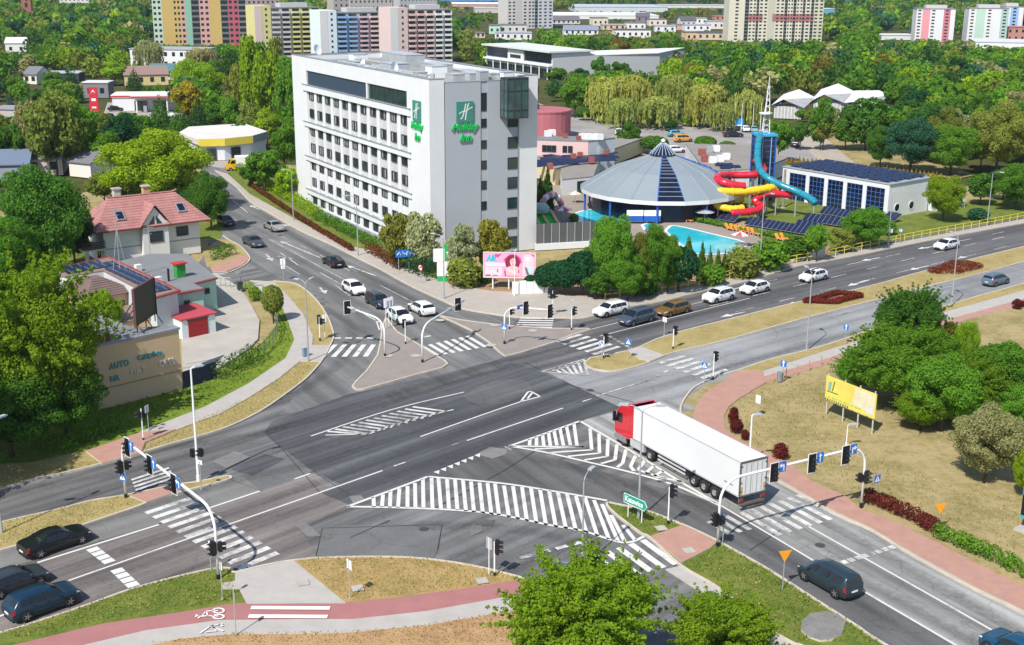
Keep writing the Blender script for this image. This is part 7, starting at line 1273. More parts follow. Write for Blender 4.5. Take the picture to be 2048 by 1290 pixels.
def car_meshes(kind):
    if kind in _cm: return _cm[kind]
    L_, W_, H_ = CDIM[kind]; pr = PROF[kind]; xs_ = [p[0] for p in pr]; zs_ = [p[1] for p in pr]
    def zt(x): return float(np.interp(x, xs_, zs_)) * H_
    def hw(x): return float(np.interp(x, [0, .012, .04, .1, .2, .85, .94, .985, 1], [.70, .82, .92, .975, 1, 1, .965, .90, .82])) * W_ / 2
    def zb(x): return float(np.interp(x, [0, .03, .12, .88, .97, 1], [.30, .20, .17, .17, .22, .34]))
    def S(x, j, s):
        w, z1, z0 = hw(x), zt(x), zb(x); bz = min(.60 * H_ + .04 * x * H_, z1 - .035); g = z1 - bz
        pts = [(0, z0), (w * .84, z0), (w * .975, z0 + .10), (w, min(.40 * H_, bz - .05)), (w * .965, bz), (w * .955 - g * .40, bz + g * .84), ((w * .955 - g * .40) * .80, z1 - .025), (0, z1)]
        i = min(int(j), 6); f = j - i; a, b = pts[i], pts[i + 1]; return Vector((L_ / 2 - x * L_, s * (a[0] + (b[0] - a[0]) * f), a[1] + (b[1] - a[1]) * f))
    st = sorted(set([0, .006, .015, .03, .06, .1, .14, .2, .25, .3, .36, .42, .47, .52, .58, .64, .7, .74, .78, .82, .86, .89, .92, .94, .955, .965, .975, .985, .994, 1.0] + xs_)); b = MB(); ring = []
    for x in st: ring.append([S(x, j, 1) for j in range(7)] + [S(x, 7, 1)] + [S(x, j, -1) for j in range(6, 0, -1)])
    n = len(ring[0]); vs = [p for r_ in ring for p in r_]; fs = [(i * n + k, (i + 1) * n + k, (i + 1) * n + (k + 1) % n, i * n + (k + 1) % n) for i in range(len(st) - 1) for k in range(n)]
    b.add(vs, fs); b.poly(ring[0]); b.poly(ring[-1][::-1]); out = {'body': b.mesh('body', [mat('car_body_base', (.5, .5, .5))], True)}; out['body'].materials.clear()
    def patch(x0, x1, j0, j1, sides, off, nx=4, nj=2, name='p', m=CGLASS, full=False):
        q = MB()
        for s in sides:
            gr = []
            for a in range(nx + 1):
                x = x0 + (x1 - x0) * a / nx; jj = [j0 + (j1 - j0) * k / nj for k in range(nj + 1)]; gr.append([S(x, j, s) + Vector((off[0], s * off[1], off[2])) for j in jj])
            for a in range(nx):
                for k in range(nj): f = [gr[a][k], gr[a + 1][k], gr[a + 1][k + 1], gr[a][k + 1]]; q.poly(f if s > 0 else f[::-1])
        return q.mesh(name, m)
    c0, c1, r0, r1, sw = GLZ[kind]
    out['windshield'] = patch(c0 + .015, c1 - .005, 5.25, 7, (1, -1), (.012, 0, .012), 5, 3, 'windshield'); out['rear_window'] = patch(r0 + .01, r1 - .01, 5.25, 7, (1, -1), (-.012, 0, .012), 4, 3, 'rear_window')
    out['side'] = [patch(a, c + (.016 if i < len(sw) - 1 else 0), 4.06, 4.92, (s,), (0, .014, 0), 4, 2, 'side_window') for i, (a, c) in enumerate(sw) for s in (1, -1)]
    out['head'] = [patch(.004, .085, 3.45, 3.92, (s,), (.012, .012, .005), 4, 2, 'headlight', LAMPC) for s in (1, -1)]; out['tail'] = [patch(.955, .999, 3.15, 3.95, (s,), (-.012, .012, .005), 3, 2, 'tail_light', LAMPR) for s in (1, -1)]
    out['sill'] = [patch(.16, .84, 1.2, 2.35, (s,), (0, .008, 0), 3, 1, 'sill_trim', TRIM) for s in (1, -1)]
    zf = .30 * H_; q = MB(); w = hw(.0) * .86; q.box(L_ / 2 - .02, L_ / 2 + .012, -w * .8, w * .8, zf * .62, zf * .95); q.box(L_ / 2 - .03, L_ / 2 + .010, -w * .55, w * .55, zf * 1.06, zf * 1.24); out['grille'] = q.mesh('grille', TRIM)
    q = MB(); q.box(L_ / 2 + .012, L_ / 2 + .03, -.26, .26, zf * .98, zf * 1.04 + .06); out['plate_f'] = q.mesh('number_plate', PLATE); q = MB(); q.box(-L_ / 2 - .03, -L_ / 2 - .004, -.26, .26, .42 * H_ - .12, .42 * H_ - .01); out['plate_r'] = q.mesh('number_plate', PLATE)
    q = MB(); q.box(-L_ / 2 - .012, -L_ / 2 + .04, -w * .85, w * .85, .2, .30); out['rear_bumper'] = q.mesh('bumper_trim', TRIM)
    rw = .325 if kind not in ('suv', 'van', 'mpv') else .35; tw_ = .11
    out['tyre'] = MB().lathe([(rw * .62, -tw_), (rw * .97, -tw_), (rw, -tw_ * .7), (rw, tw_ * .7), (rw * .97, tw_), (rw * .62, tw_)], 22).mesh('tyre', TYRE, True); q = MB().lathe([(0, tw_ * .72), (rw * .2, tw_ * .8), (rw * .64, tw_ * .9)], 14)
    for k in range(5): a = 2 * PI * k / 5; q.obox((math.cos(a) * rw * .36, math.sin(a) * rw * .36, tw_ * .93), rw * .52, .06, .02, a)
    out['rim'] = q.mesh('rim', RIM); out['arch'] = MB().lathe([(0, 0), (rw + .07, 0)], 20).mesh('wheel_arch', TRIM); mz = .60 * H_ + .08; q = MB(); q.box(-.08, .08, 0, .17, -.06, .07); out['mirror'] = q.mesh('mirror', TRIM)
    q = MB(); y_ = (hw(.5) * .955 - (H_ - .62 * H_) * .40) * .86
    for s in (1, -1): q.tube([(L_ * .08, s * y_, H_ * .985), (L_ * .04, s * y_, H_ + .04), (-L_ * .30, s * y_, H_ + .03), (-L_ * .36, s * y_, H_ * .97)], .018, 5)
    out['rails'] = q.mesh('roof_rails', GALV); out['door'] = [patch(a, a + .003, 2.4, 4.9, (s,), (0, .008, 0), 1, 3, 'door_gap', TRIM) for a in (.315, .53, .715) for s in (1, -1)]
    q = MB(); q.box(-.09, .09, -.012, .012, -.02, .02); out['handle'] = q.mesh('door_handle', TRIM); out['dims'] = (L_, W_, H_, rw, hw, mz, S); _cm[kind] = out; return out
CN = [0]
def car(kind, px, py, deg, col, label, rails=False, metal=.0, roof=None, z=.06, stripe=None, cat='car', far=False, k=1.0):
    M_ = car_meshes(kind); L_, W_, H_, rw, hw, mz, S = M_['dims']; bm_ = mat('car_paint_%.3f_%.3f_%.3f' % col, col, .28, .05, .4, metal, 0, .45, .3); t = thing('van' if cat == 'van' else 'car', label, cat, G(px, py, z), R(deg)); t.scale = (k, k, k)
    key = (kind, col)
    if key not in _cm: me = M_['body'].copy(); me.materials.clear(); me.materials.append(bm_); _cm[key] = me
    bo = link('body', _cm[key], t); link('windshield', M_['windshield'], t); link('rear_window', M_['rear_window'], t)
    for m in M_['side']: link('side_window', m, t)
    for m in M_['head']: link('headlight', m, t)
    for m in M_['tail']: link('tail_light', m, t)
    for sx in (.5 - .185, -.5 + .195):
        for s in (1, -1):
            w = link('wheel', M_['tyre'], t, (sx * L_, s * (W_ / 2 - .105), rw)); w.rotation_euler = (-s * PI / 2, 0, 0); link('rim', M_['rim'], w)
            a = link('wheel_arch', M_['arch'], bo, (sx * L_, s * (W_ / 2 + .002), rw + .01)); a.rotation_euler = (-s * PI / 2, 0, 0)
    link('grille', M_['grille'], t); link('number_plate', M_['plate_f'], t); link('number_plate', M_['plate_r'], t); link('bumper_trim', M_['rear_bumper'], t)
    for m in M_['sill']: link('sill_trim', m, bo)
    if not far:
        c0 = GLZ[kind][0]
        for s in (1, -1):
            p = S(c0 + .075, 4.0, s); o = link('mirror', _cm.setdefault(('mir', key), M_['mirror'].copy()), t, p + Vector((0, s * .01, .05))); o.rotation_euler = (0, 0, 0 if s > 0 else PI); o.data.materials.clear(); o.data.materials.append(bm_)
            for x in (.49, .69): link('door_handle', M_['handle'], bo, S(x, 3.75, s) + Vector((0, s * .012, 0)))
        for m in M_['door']: link('door_gap', m, bo)
    if rails: link('roof_rails', M_['rails'], t)
    if roof:
        q = MB(); xs = np.linspace(GLZ[kind][1] + .01, GLZ[kind][2] - .01, 7)
        for i in range(6):
            for s in (1, -1): f = [S(xs[i], 5.4, s), S(xs[i + 1], 5.4, s), S(xs[i + 1], 7, s), S(xs[i], 7, s)]; f = [p + Vector((0, 0, .012)) for p in f]; q.poly(f if s > 0 else f[::-1])
        q.obj('roof_panel', roof, t)
    if stripe:
        q = MB()
        for s in (1, -1): f = [S(x, j, s) + Vector((0, s * .012, 0)) for x, j in ((.34, 2.6), (.56, 2.6), (.62, 3.9), (.40, 3.9))]; q.poly(f if s > 0 else f[::-1])
        q.obj('side_stripe', stripe, t); MB().box(-.25, .05, -.22, .22, H_, H_ + .12).obj('roof_sign', SIGNWHITE, t)
    return t
CW = (.74, .75, .76); W1 = 225
car('sedan', 112, 1094, 46, (.006, .007, .009), 'glossy black sedan queuing in the lane beside the left median')
car('hatch', 30, 1176, 46, (.035, .045, .055), 'dark grey hatchback cut by the left edge, between the black sedan and the blue SUV')
car('suv', 86, 1218, 45, (.006, .028, .058), 'dark blue SUV nearest the bottom-left verge')
car('van', 1657, 1172, 121, (.030, .050, .070), 'slate blue van driving beside the green strip at lower right', cat='van', metal=.3)
car('suv', 2034, 1320, 121, (.01, .06, .12), 'blue car whose roof just shows at the bottom-right corner')
car('sedan', 507, 490, -58, (.10, .11, .12), 'dark silver car coming down past the house driveway', metal=.5)
car('sedan', 548, 459, 122, (.48, .47, .46), 'light silver sedan seen from behind beside the hotel hedge', metal=.5)
car('coupe', 667, 530, 119, (.008, .008, .010), 'black coupe seen from behind on the crossing road')
car('hatch', 708, 584, -60, CW, 'white hatchback first behind the dark blue estate in the left queue')
car('estate', 757, 610, -60, (.02, .035, .055), 'dark blue estate with roof rails waiting between two white cars', rails=True)
car('hatch', 800, 641, -61, (.745, .75, .755), 'white taxi with a green side stripe first at the stop line', stripe=mat('taxi_green', (.01, .36, .20), .35))
car('hatch', 843, 625, 121, (.755, .75, .75), 'white hatchback driving away towards the black coupe')
car('estate', 1221, 628, 219, CW, 'white estate car foremost at the slip lane by the railing')
car('mpv', 1273, 645, 222, (.085, .115, .16), 'blue-grey people carrier beside the white estate', metal=.4)
car('estate', 1346, 627, 221, (.24, .14, .035), 'gold estate car between the people carrier and the white SUV', metal=.35, rails=True)
car('suv', 1437, 601, 220, CW, 'white SUV behind the gold estate car', rails=True)
car('hatch', 1509, 584, 219, (.748, .75, .752), 'white hatchback following the white SUV')
car('hatch', 1626, 560, 219, CW, 'white hatchback with a black roof next to the near barberry bed', roof=TRIM)
car('hatch', 1892, 497, 217, CW, 'white hatchback with roof lights approaching along the far right road', rails=True)
car('mpv', 1991, 568, 38, (.14, .20, .27), 'blue-grey hatchback driving away at the far right', metal=.4, k=.9)
car('hatch', 452, 449, -58, (.01, .012, .02), 'dark car in the tree shade at the top of the crossing road', far=True)
car('sedan', 1466, 273, 5, (.012, .016, .03), 'navy car crossing the car park behind the pool dome', far=True); car('hatch', 1352, 304, 10, CW, 'white car parked behind the glass tip of the dome', far=True); car('mpv', 1590, 292, 75, (.02, .025, .03), 'dark car parked on the path right of the slide tower', far=True)
car('van', 1366, 283, 20, (.62, .30, .05), 'orange van parked behind the round bushes', far=True, cat='van'); car('hatch', 1352, 272, 10, (.12, .35, .42), 'turquoise car among the parked cars', far=True); car('hatch', 1490, 262, 90, CW, 'white car parked under the flagpoles', far=True); car('hatch', 1506, 263, 90, (.2, .32, .34), 'teal-grey car parked under the right flagpole', far=True)
car('hatch', 1238, 268, 80, CW, 'white car half hidden by the car park tree', far=True); car('hatch', 232, 221, 10, (.008, .008, .01), 'black car on the petrol station forecourt', far=True); car('estate', 45, 233, -30, (.02, .022, .03), 'dark estate parked by the garage row at the left edge', far=True); car('hatch', 450, 273, 15, (.42, .03, .03), 'red car parked behind the store', far=True); car('estate', 418, 275, 8, (.60, .42, .16), 'sand coloured car parked behind the store', far=True)
def wheel(parent, x, y, r, s, w=.28):
    t = link('wheel', _cm.setdefault(('tt', r), MB().lathe([(r * .55, -w / 2), (r * .95, -w / 2), (r, -w * .38), (r, w * .38), (r * .95, w / 2), (r * .55, w / 2)], 24).mesh('wheel', TYRE, True)), parent, (x, y, r)); t.rotation_euler = (-s * PI / 2, 0, 0)
    link('rim', _cm.setdefault(('tr', r), MB().lathe([(0, w * .3), (r * .2, w * .32), (r * .28, w * .18), (r * .5, w * .2), (r * .56, w * .42)], 18).mesh('rim', mat('truck_rim', (.30, .30, .31), .5, .15, 2, .3))), t)
# --- articulated lorry
TK = thing('lorry', 'articulated lorry with a red cab and long plain white trailer', 'truck', Vector((17.93, 85.72, .05)), R(119.8)); TRED = mat('cab_red', (.58, .008, .018), .25, .06, .4, 0, 0, .6, .8); TWH = mat('trailer_white', (.70, .70, .70), .45, .03, .3); TGY = mat('chassis_grey', (.07, .07, .072), .6, .2)
MB().box(.05, 13.55, -1.275, 1.275, 1.25, 3.97).obj('trailer_box', TWH, TK); b = MB(); b.box(.0, 13.58, 1.2, 1.285, 3.93, 4.0); b.box(0, 13.58, -1.285, -1.2, 3.93, 4.0); b.obj('roof_rail', mat('rail_grey', (.45, .46, .47), .5), TK); b = MB(); b.box(.0, 13.56, 1.276, 1.29, 1.2, 1.32); b.box(0, 13.56, -1.29, -1.276, 1.2, 1.32); b.obj('lower_rail', mat('rail_grey', (.45, .46, .47)), TK)
for s in (-1, 1):
    d = MB().box(-.03, .05, min(s * .03, s * 1.2), max(s * .03, s * 1.2), 1.32, 3.86).obj('rear_door', mat('door_white', (.70, .70, .69), .5, .05), TK)
    b = MB()
    for y in (.28, .75): b.cyl((-.06, s * y, 1.3), (-.06, s * y, 3.88), .022, 5)
    b.obj('lock_rod', GALV, d)
    b = MB()
    for z in (1.6, 2.3, 3.0, 3.6): b.box(-.07, -.03, min(s * 1.08, s * 1.27), max(s * 1.08, s * 1.27), z, z + .08)
    b.obj('hinge', DGREY, d); MB().box(-.045, -.031, min(s * .98, s * 1.18), max(s * .98, s * 1.18), 1.36, 2.0).obj('reflector_panel', mat('marker_ochre', (.55, .36, .14), .5, .1), d)
b = MB(); b.box(-.06, .05, -1.28, 1.28, 3.87, 3.99); b.box(-.06, .05, -1.28, -1.2, 1.25, 3.87); b.box(-.06, .05, 1.2, 1.28, 1.25, 3.87); b.box(-.05, .05, -1.2, 1.2, 1.2, 1.32); b.obj('door_frame', mat('frame_dark', (.10, .10, .10), .5), TK)
b = MB(); b.box(-.05, .12, -1.2, 1.2, .48, .66); b.box(-.02, .1, -1.25, -.85, .78, 1.05); b.box(-.02, .1, .85, 1.25, .78, 1.05); b.obj('rear_bumper', mat('bumper_brown', (.14, .10, .09), .7, .2), TK)
for s in (-1, 1): MB().box(-.06, -.021, min(s * .9, s * 1.22), max(s * .9, s * 1.22), .84, 1.0).obj('tail_light', LAMPR, TK)
b = MB(); b.box(.3, 13.0, -.45, -.3, .85, 1.24); b.box(.3, 13.0, .3, .45, .85, 1.24)
for x in (1, 3, 5, 7, 9, 11): b.box(x, x + .12, -1.2, 1.2, 1.05, 1.24)
b.box(10.4, 16.0, -.5, .5, .55, .95); b.obj('chassis', TGY, TK)
for x in (2.9, 4.2, 5.5):
    for s in (-1, 1): wheel(TK, x, s * 1.06, .5, s, .36)
for x, r in ((11.35, .51), (15.15, .51)):
    for s in (-1, 1): wheel(TK, x, s * (1.0 if r > 0 else 1), r, s, .34)
for s in (-1, 1):
    for k in range(2): MB().box(6.5, 10.1, min(s * 1.19, s * 1.24), max(s * 1.19, s * 1.24), .55 + k * .32, .68 + k * .32).obj('side_guard', mat('guard_pale', (.5, .5, .5), .5), TK)
    for x in (6.6, 8.3, 9.9): MB().box(x, x + .08, min(s * 1.1, s * 1.19), max(s * 1.1, s * 1.19), .5, 1.24).obj('guard_post', TGY, TK)
    MB().box(12.1, 14.0, min(s * .8, s * 1.23), max(s * .8, s * 1.23), .48, 1.12).obj('fuel_tank', mat('tank_silver', (.58, .59, .60), .35, .1, 2, .3), TK); MB().cyl((10.9, s * .6, .1), (10.9, s * .6, 1.2), .07, 6).obj('landing_leg', TGY, TK)
    for x in (2.9, 4.2, 5.5, 11.35): MB().tube([(x - .58, s * 1.06, .75), (x - .4, s * 1.06, 1.02), (x, s * 1.06, 1.12), (x + .4, s * 1.06, 1.02), (x + .58, s * 1.06, .75)], .05, 4).obj('mudguard', BLACK, TK)
def side(y0): return [(14.05, .95), (16.15, .75), (16.30, 1.2), (16.28, 1.95), (15.98, 2.95), (15.55, 3.45), (14.95, 3.62), (14.05, 3.62)]
b = MB(); pr = side(0); n = len(pr); vs = []
for y, k in ((-1.24, .0), (-1.12, .06), (1.12, .06), (1.24, .0)): vs += [(p[0] + (k if p[0] > 15.5 else 0), y, p[1]) for p in pr]
b.add(vs, [tuple(range(n))[::-1], tuple(range(3 * n, 4 * n))] + [(r * n + i, r * n + (i + 1) % n, (r + 1) * n + (i + 1) % n, (r + 1) * n + i) for r in range(3) for i in range(n)]); cab = b.obj('cab', TRED, TK)
b = MB(); b.add([(14.05, -1.15, 3.62), (15.35, -1.1, 3.62), (14.05, 1.15, 3.62), (15.35, 1.1, 3.62), (14.05, -1.15, 4.02), (14.05, 1.15, 4.02), (14.5, -1.1, 3.98), (14.5, 1.1, 3.98)], [(0, 4, 6, 1), (2, 3, 7, 5), (4, 5, 7, 6), (6, 7, 3, 1)]); b.obj('roof_spoiler', TRED, cab)
for s in (-1, 1): MB().box(13.55, 14.05, min(s * 1.16, s * 1.23), max(s * 1.16, s * 1.23), 1.2, 3.9).obj('side_fairing', TRED, cab)
b = MB(); b.poly([(16.345, -1.08, 2.02), (16.345, 1.08, 2.02), (16.065, 1.05, 2.94), (16.065, -1.05, 2.94)]); b.obj('windshield', CGLASS, cab)
for s in (-1, 1):
    f = [(15.2, s * 1.25, 2.05), (16.15, s * 1.25, 1.98), (15.93, s * 1.25, 2.85), (15.2, s * 1.25, 2.9)]; b = MB(); b.poly(f if s > 0 else f[::-1]); b.obj('side_window', CGLASS, cab); MB().box(16.05, 16.25, min(s * 1.30, s * 1.52), max(s * 1.30, s * 1.52), 2.0, 2.85).obj('mirror', BLACK, cab); MB().box(14.6, 16.2, min(s * 1.1, s * 1.255), max(s * 1.1, s * 1.255), .42, .95).obj('step_skirt', mat('skirt_grey', (.22, .22, .23), .5), cab)
    MB().box(16.28, 16.36, min(s * .75, s * 1.2), max(s * .75, s * 1.2), .8, 1.02).obj('headlight', LAMPC, cab); MB().tube([(15.15 - .62, s * 1.15, .6), (15.15 - .45, s * 1.15, 1.0), (15.15, s * 1.15, 1.17), (15.15 + .45, s * 1.15, 1.0), (15.15 + .62, s * 1.15, .6)], .07, 5).obj('wheel_arch', BLACK, cab)
b = MB()
for k in range(4): b.box(16.31, 16.40, -.85, .85, 1.12 + k * .19, 1.24 + k * .19)
b.obj('grille', TRIM, cab); MB().box(16.1, 16.42, -1.2, 1.2, .42, .78).obj('front_bumper', mat('skirt_grey', (.22, .22, .23)), cab)
b = MB(); b.box(1.35, 1.75, 1.276, 1.283, 1.85, 1.97); b.box(.72, 1.1, 1.276, 1.283, 1.85, 1.97); b.obj('stencil_mark', mat('stencil_grey', (.3, .3, .3)), TK)
# --- yellow box van by the store
yv = thing('van', 'yellow box van with a white body parked in front of the store', 'van', G(478, 340, 0), R(200)); YB = mat('van_yellow', (.72, .42, .02), .35, .06, 1, 0, 0, .5, .5); MB().box(-3.0, .6, -1.05, 1.05, .75, 2.75).obj('cargo_box', SIGNWHITE, yv)
b = MB(); b.prism([(.7, -1.0), (2.6, -.95), (2.6, .95), (.7, 1.0)], .35, 1.35); b.add([(.7, -.98, 1.35), (2.0, -.95, 1.35), (2.0, .95, 1.35), (.7, .98, 1.35), (.7, -.9, 2.25), (1.4, -.88, 2.2), (1.4, .88, 2.2), (.7, .9, 2.25)], [(0, 1, 5, 4), (1, 2, 6, 5), (2, 3, 7, 6), (4, 5, 6, 7), (0, 4, 7, 3)]); b.obj('cab', YB, yv); MB().poly([(2.02, -.85, 1.4), (2.02, .85, 1.4), (1.46, .8, 2.14), (1.46, -.8, 2.14)]).obj('windshield', CGLASS, yv)
for x in (-2.0, 1.7):
    for s in (-1, 1): wheel(yv, x, s * .95, .36, s, .22)
b = MB(); b.box(-3.0, 2.6, -.9, .9, .35, .74); b.obj('chassis', TGY, yv)
for s in (-1, 1): f = [(.8, s * 1.0, 1.45), (1.75, s * .985, 1.42), (1.42, s * .93, 2.05), (.8, s * .96, 2.1)]; MB().poly(f if s > 0 else f[::-1]).obj('side_window', CGLASS, yv)
# ================================================================== TREES AND HEDGES
random.seed(5)
T_ = tree
# foreground
T_('hero', 1165, 1405, 1098, 350, 'leafy', 'big fresh green leafy tree in the foreground at the bottom centre', var=0); T_('hero', 1440, 1372, 1186, 240, 'leafy', 'smaller green tree at the bottom, right of the big foreground tree', var=1)
T_('hero', 75, 870, 495, 320, 'leafy', 'large yellow-green tree beside the tan shop wall at the left edge', var=0); T_('near', -60, 900, 640, 240, 'green', 'dark lower tree at the left edge below the yellow-green one', var=1); T_('near', 135, 880, 690, 170, 'mid', 'dark leafy tree against the tan shop wall', var=2)
T_('near', 25, 915, 735, 230, 'mid', 'dark leafy tree low at the left edge above the dry verge', var=1); T_('near', -190, 1000, 640, 340, 'green', 'green tree whose crown just enters at the left edge above the black sedan', var=2)
T_('near', 95, 560, 318, 190, 'mid', 'dark green tree mass left of the red-roofed house', var=1); T_('near', 20, 600, 420, 160, 'green', 'green tree above the yellow-green one at the left edge', var=2); T_('near', 150, 530, 400, 90, 'dark', 'dark tree tucked against the balcony of the red-roofed house', var=0); T_('broad', 60, 585, 505, 120, 'lime', 'lime bush crown below the dark tree mass')
T_('near', 210, 690, 570, 88, 'lime', 'small lime tree in the courtyard between the shop roofs', var=2); T_('near', 315, 425, 246, 238, 'lime', 'very large bright lime dome-shaped tree behind the red-roofed house', var=0); T_('near', 423, 462, 338, 92, 'mid', 'dark round tree over the crossing road by the house', var=1); T_('broad', 210, 415, 338, 75, 'olive', 'olive tree between the dark mass and the lime dome'); T_('broad', 250, 432, 380, 90, 'dark', 'dark tree behind the left chimney'); T_('broad', 385, 440, 372, 70, 'dark', 'dark tree behind the right end of the house roof')
T_('tall', 115, 350, 168, 130, 'olive', 'tall olive tree mass at left below the navy hall'); T_('tall', 70, 345, 190, 75, 'silver', 'pale silvery tall tree left of the olive mass'); T_('oval', 165, 345, 195, 90, 'green', 'green oval tree right of the olive mass'); T_('broad', 25, 350, 238, 80, 'mid', 'dark round tree at the left edge below the garage row'); T_('broad', -15, 300, 205, 60, 'olive', 'olive tree cut by the left edge')
T_('conifer', 145, 205, 112, 52, 'dark', 'dark spruce right of the navy hall', 'conifer_tree'); T_('conifer', 270, 180, 130, 40, 'dark', 'small dark spruce in front of the yellow cottage', 'conifer_tree'); T_('conifer', 22, 230, 178, 26, 'blue', 'blue spruce by the garage row', 'conifer_tree'); T_('conifer', 322, 258, 184, 62, 'mid', 'broad dark pine right of the petrol canopy', 'conifer_tree'); T_('conifer', 398, 262, 190, 62, 'dark', 'dark pine under the golden tree', 'conifer_tree'); T_('conifer', 360, 262, 196, 48, 'mid', 'middle pine between the petrol station and the store', 'conifer_tree')
T_('willow', 298, 146, 74, 58, 'silver', 'pale weeping birch in front of the white office block', 'birch_tree'); T_('willow', 405, 140, 92, 60, 'silver', 'pale birch right of the white office block', 'birch_tree'); T_('near', 397, 215, 114, 122, 'lime', 'bright green wide tree above the golden tree', var=1); T_('broad', 378, 250, 160, 70, 'gold', 'golden tree beside the dark pines'); T_('oval', 450, 240, 190, 50, 'green', 'green tree by the store driveway'); T_('broad', 225, 300, 262, 70, 'olive', 'olive brown bush tree under the forecourt'); T_('broad', 195, 262, 222, 40, 'green', 'green bush at the foot of the red pylon')
for i, (x, yb, yt, w, h) in enumerate(((478, 250, 120, 60, 'olive'), (505, 255, 66, 70, 'lime'), (545, 265, 92, 82, 'lime'), (575, 270, 108, 66, 'green'), (560, 240, 70, 60, 'olive'), (525, 230, 80, 60, 'green'), (468, 200, 95, 44, 'dark'))): T_('tall', x, yb, yt, w, h, ['olive poplar left of the lime poplars', 'tallest lime poplar left of the hotel', 'wide lime poplar next to the hotel corner', 'green poplar touching the hotel edge', 'olive poplar behind the wide lime one', 'green poplar in the middle of the row', 'dark narrow poplar at the left end of the row'][i], 'poplar_tree', group='poplars left of the hotel')
T_('broad', 570, 355, 242, 72, 'green', 'green tree between the store and the hotel'); T_('broad', 530, 385, 292, 98, 'green', 'dense green tree over the store driveway'); T_('broad', 575, 400, 330, 60, 'lime', 'lime tree at the back corner of the hotel'); T_('broad', 500, 375, 330, 50, 'mid', 'dark bush tree at the store driveway')
for i, (x, yb, yt, w, h) in enumerate(((430, 262, 205, 46, 'mid'), (465, 268, 190, 52, 'green'), (500, 275, 200, 56, 'olive'), (535, 290, 215, 60, 'lime'), (480, 292, 240, 40, 'mid'), (585, 300, 225, 44, 'green'))): T_('oval', x, yb, yt, w, h, ['dark tree nearest the petrol station driveway', 'green tree over the parked red car', 'olive tree below the tallest poplar', 'lime tree behind the store roof', 'small dark tree at the store roof edge', 'green tree squeezed against the hotel edge'][i])
for i, (x, yb, yt, w, h) in enumerate(((215, 345, 258, 84, 'green'), (60, 330, 215, 72, 'mid'), (255, 320, 268, 60, 'mid'), (110, 200, 140, 52, 'green'), (35, 215, 150, 50, 'green'), (230, 170, 120, 60, 'lime'), (75, 150, 105, 56, 'green'), (430, 180, 118, 60, 'mid'), (345, 300, 262, 56, 'green'))): T_('oval', x, yb, yt, w, h, ['green oval tree left of the lime dome tree', 'dark oval tree over the slate roofed house', 'dark tree at the back left of the lime dome tree', 'green tree between the spruce and the pale green cottage', 'green tree behind the garage row', 'lime tree behind the grey kiosk', 'green tree behind the navy hall', 'dark tree left of the poplar row', 'green tree between the pines and the lime dome tree'][i])
# hotel front
T_('oval', 795, 540, 412, 78, 'yellow', 'yellow-green tree in front of the hotel, left of the pale blossom tree'); T_('oval', 848, 545, 410, 92, 'blossom', 'pale blossoming tree in front of the hotel corner'); T_('oval', 925, 566, 445, 78, 'blossom', 'pale tipped tree left of the billboard'); T_('oval', 985, 556, 432, 84, 'yellow', 'yellow-green tree behind the pink billboard'); T_('shrub', 928, 574, 510, 84, 'olive', 'olive bush around the totem', 'bush', 'bush'); T_('shrub', 965, 566, 530, 50, 'green', 'green bush under the billboard', 'bush', 'bush')
T_('globe', 1110, 590, 522, 62, 'deep', 'dark trimmed round tree right of the billboard'); T_('globe', 1165, 592, 502, 78, 'deep', 'larger dark trimmed round tree beside the tall green tree'); T_('globe', 1063, 584, 550, 34, 'deep', 'small dark trimmed tree under the billboard edge'); T_('near', 1225, 598, 416, 112, 'green', 'tall green tree at the start of the yellow railing', var=2); T_('near', 1312, 590, 438, 100, 'green', 'green tree in front of the pool beside the tall one', var=0); T_('globe', 1357, 585, 494, 82, 'deep', 'dark round tree in front of the pool')
T_('broad', 1270, 595, 510, 80, 'olive', 'olive undergrowth tree between the two tall roadside trees'); T_('broad', 1190, 600, 545, 60, 'mid', 'dark low tree behind the railing end'); T_('shrub', 1290, 590, 540, 70, 'mid', 'dark bush behind the railing', 'bush', 'bush')
for i, (x, yb, yt, w, h, k) in enumerate(((1255, 602, 500, 100, 'green', 'near'), (1275, 592, 455, 70, 'olive', 'near'), (1205, 596, 520, 90, 'mid', 'near'), (1335, 586, 500, 70, 'green', 'near'), (1130, 592, 520, 66, 'deep', 'globe'), (1088, 588, 530, 44, 'deep', 'globe'), (1190, 575, 470, 60, 'green', 'near'))): T_(k, x, yb, yt, w, h, ['broad green lower tree at the railing bend', 'olive slim tree behind the railing bend', 'dark low tree at the railing start', 'green tree filling the gap before the pool', 'dark trimmed round tree left of the largest trimmed one', 'smallest dark trimmed tree by the billboard', 'green tree behind the trimmed ones'][i])
for i, (x, yb, yt, w) in enumerate(((1402, 565, 480, 22), (1418, 562, 494, 20), (1434, 560, 496, 20), (1448, 555, 500, 18), (1376, 520, 470, 22))): T_('thuja', x, yb, yt, w, 'mid', ['tallest thuja', 'second thuja', 'third thuja', 'shortest thuja', 'lone thuja by the pool edge'][i] + ('' if i == 4 else ' from the left in the row by the pool'), 'thuja', 'conifer')
for i, (x, yb, yt, w, h) in enumerate(((1480, 556, 490, 80, 'olive'), (1535, 540, 475, 90, 'green'), (1590, 520, 470, 70, 'mid'), (1425, 572, 525, 60, 'green'), (1495, 555, 515, 60, 'yellow'))): T_('shrub', x, yb, yt, w, h, ['olive bush', 'green bush', 'dark bush next to the concrete wall', 'green low bush by the thujas', 'yellowish bush'][i] + ' behind the railing below the pool', 'bush', 'bush')
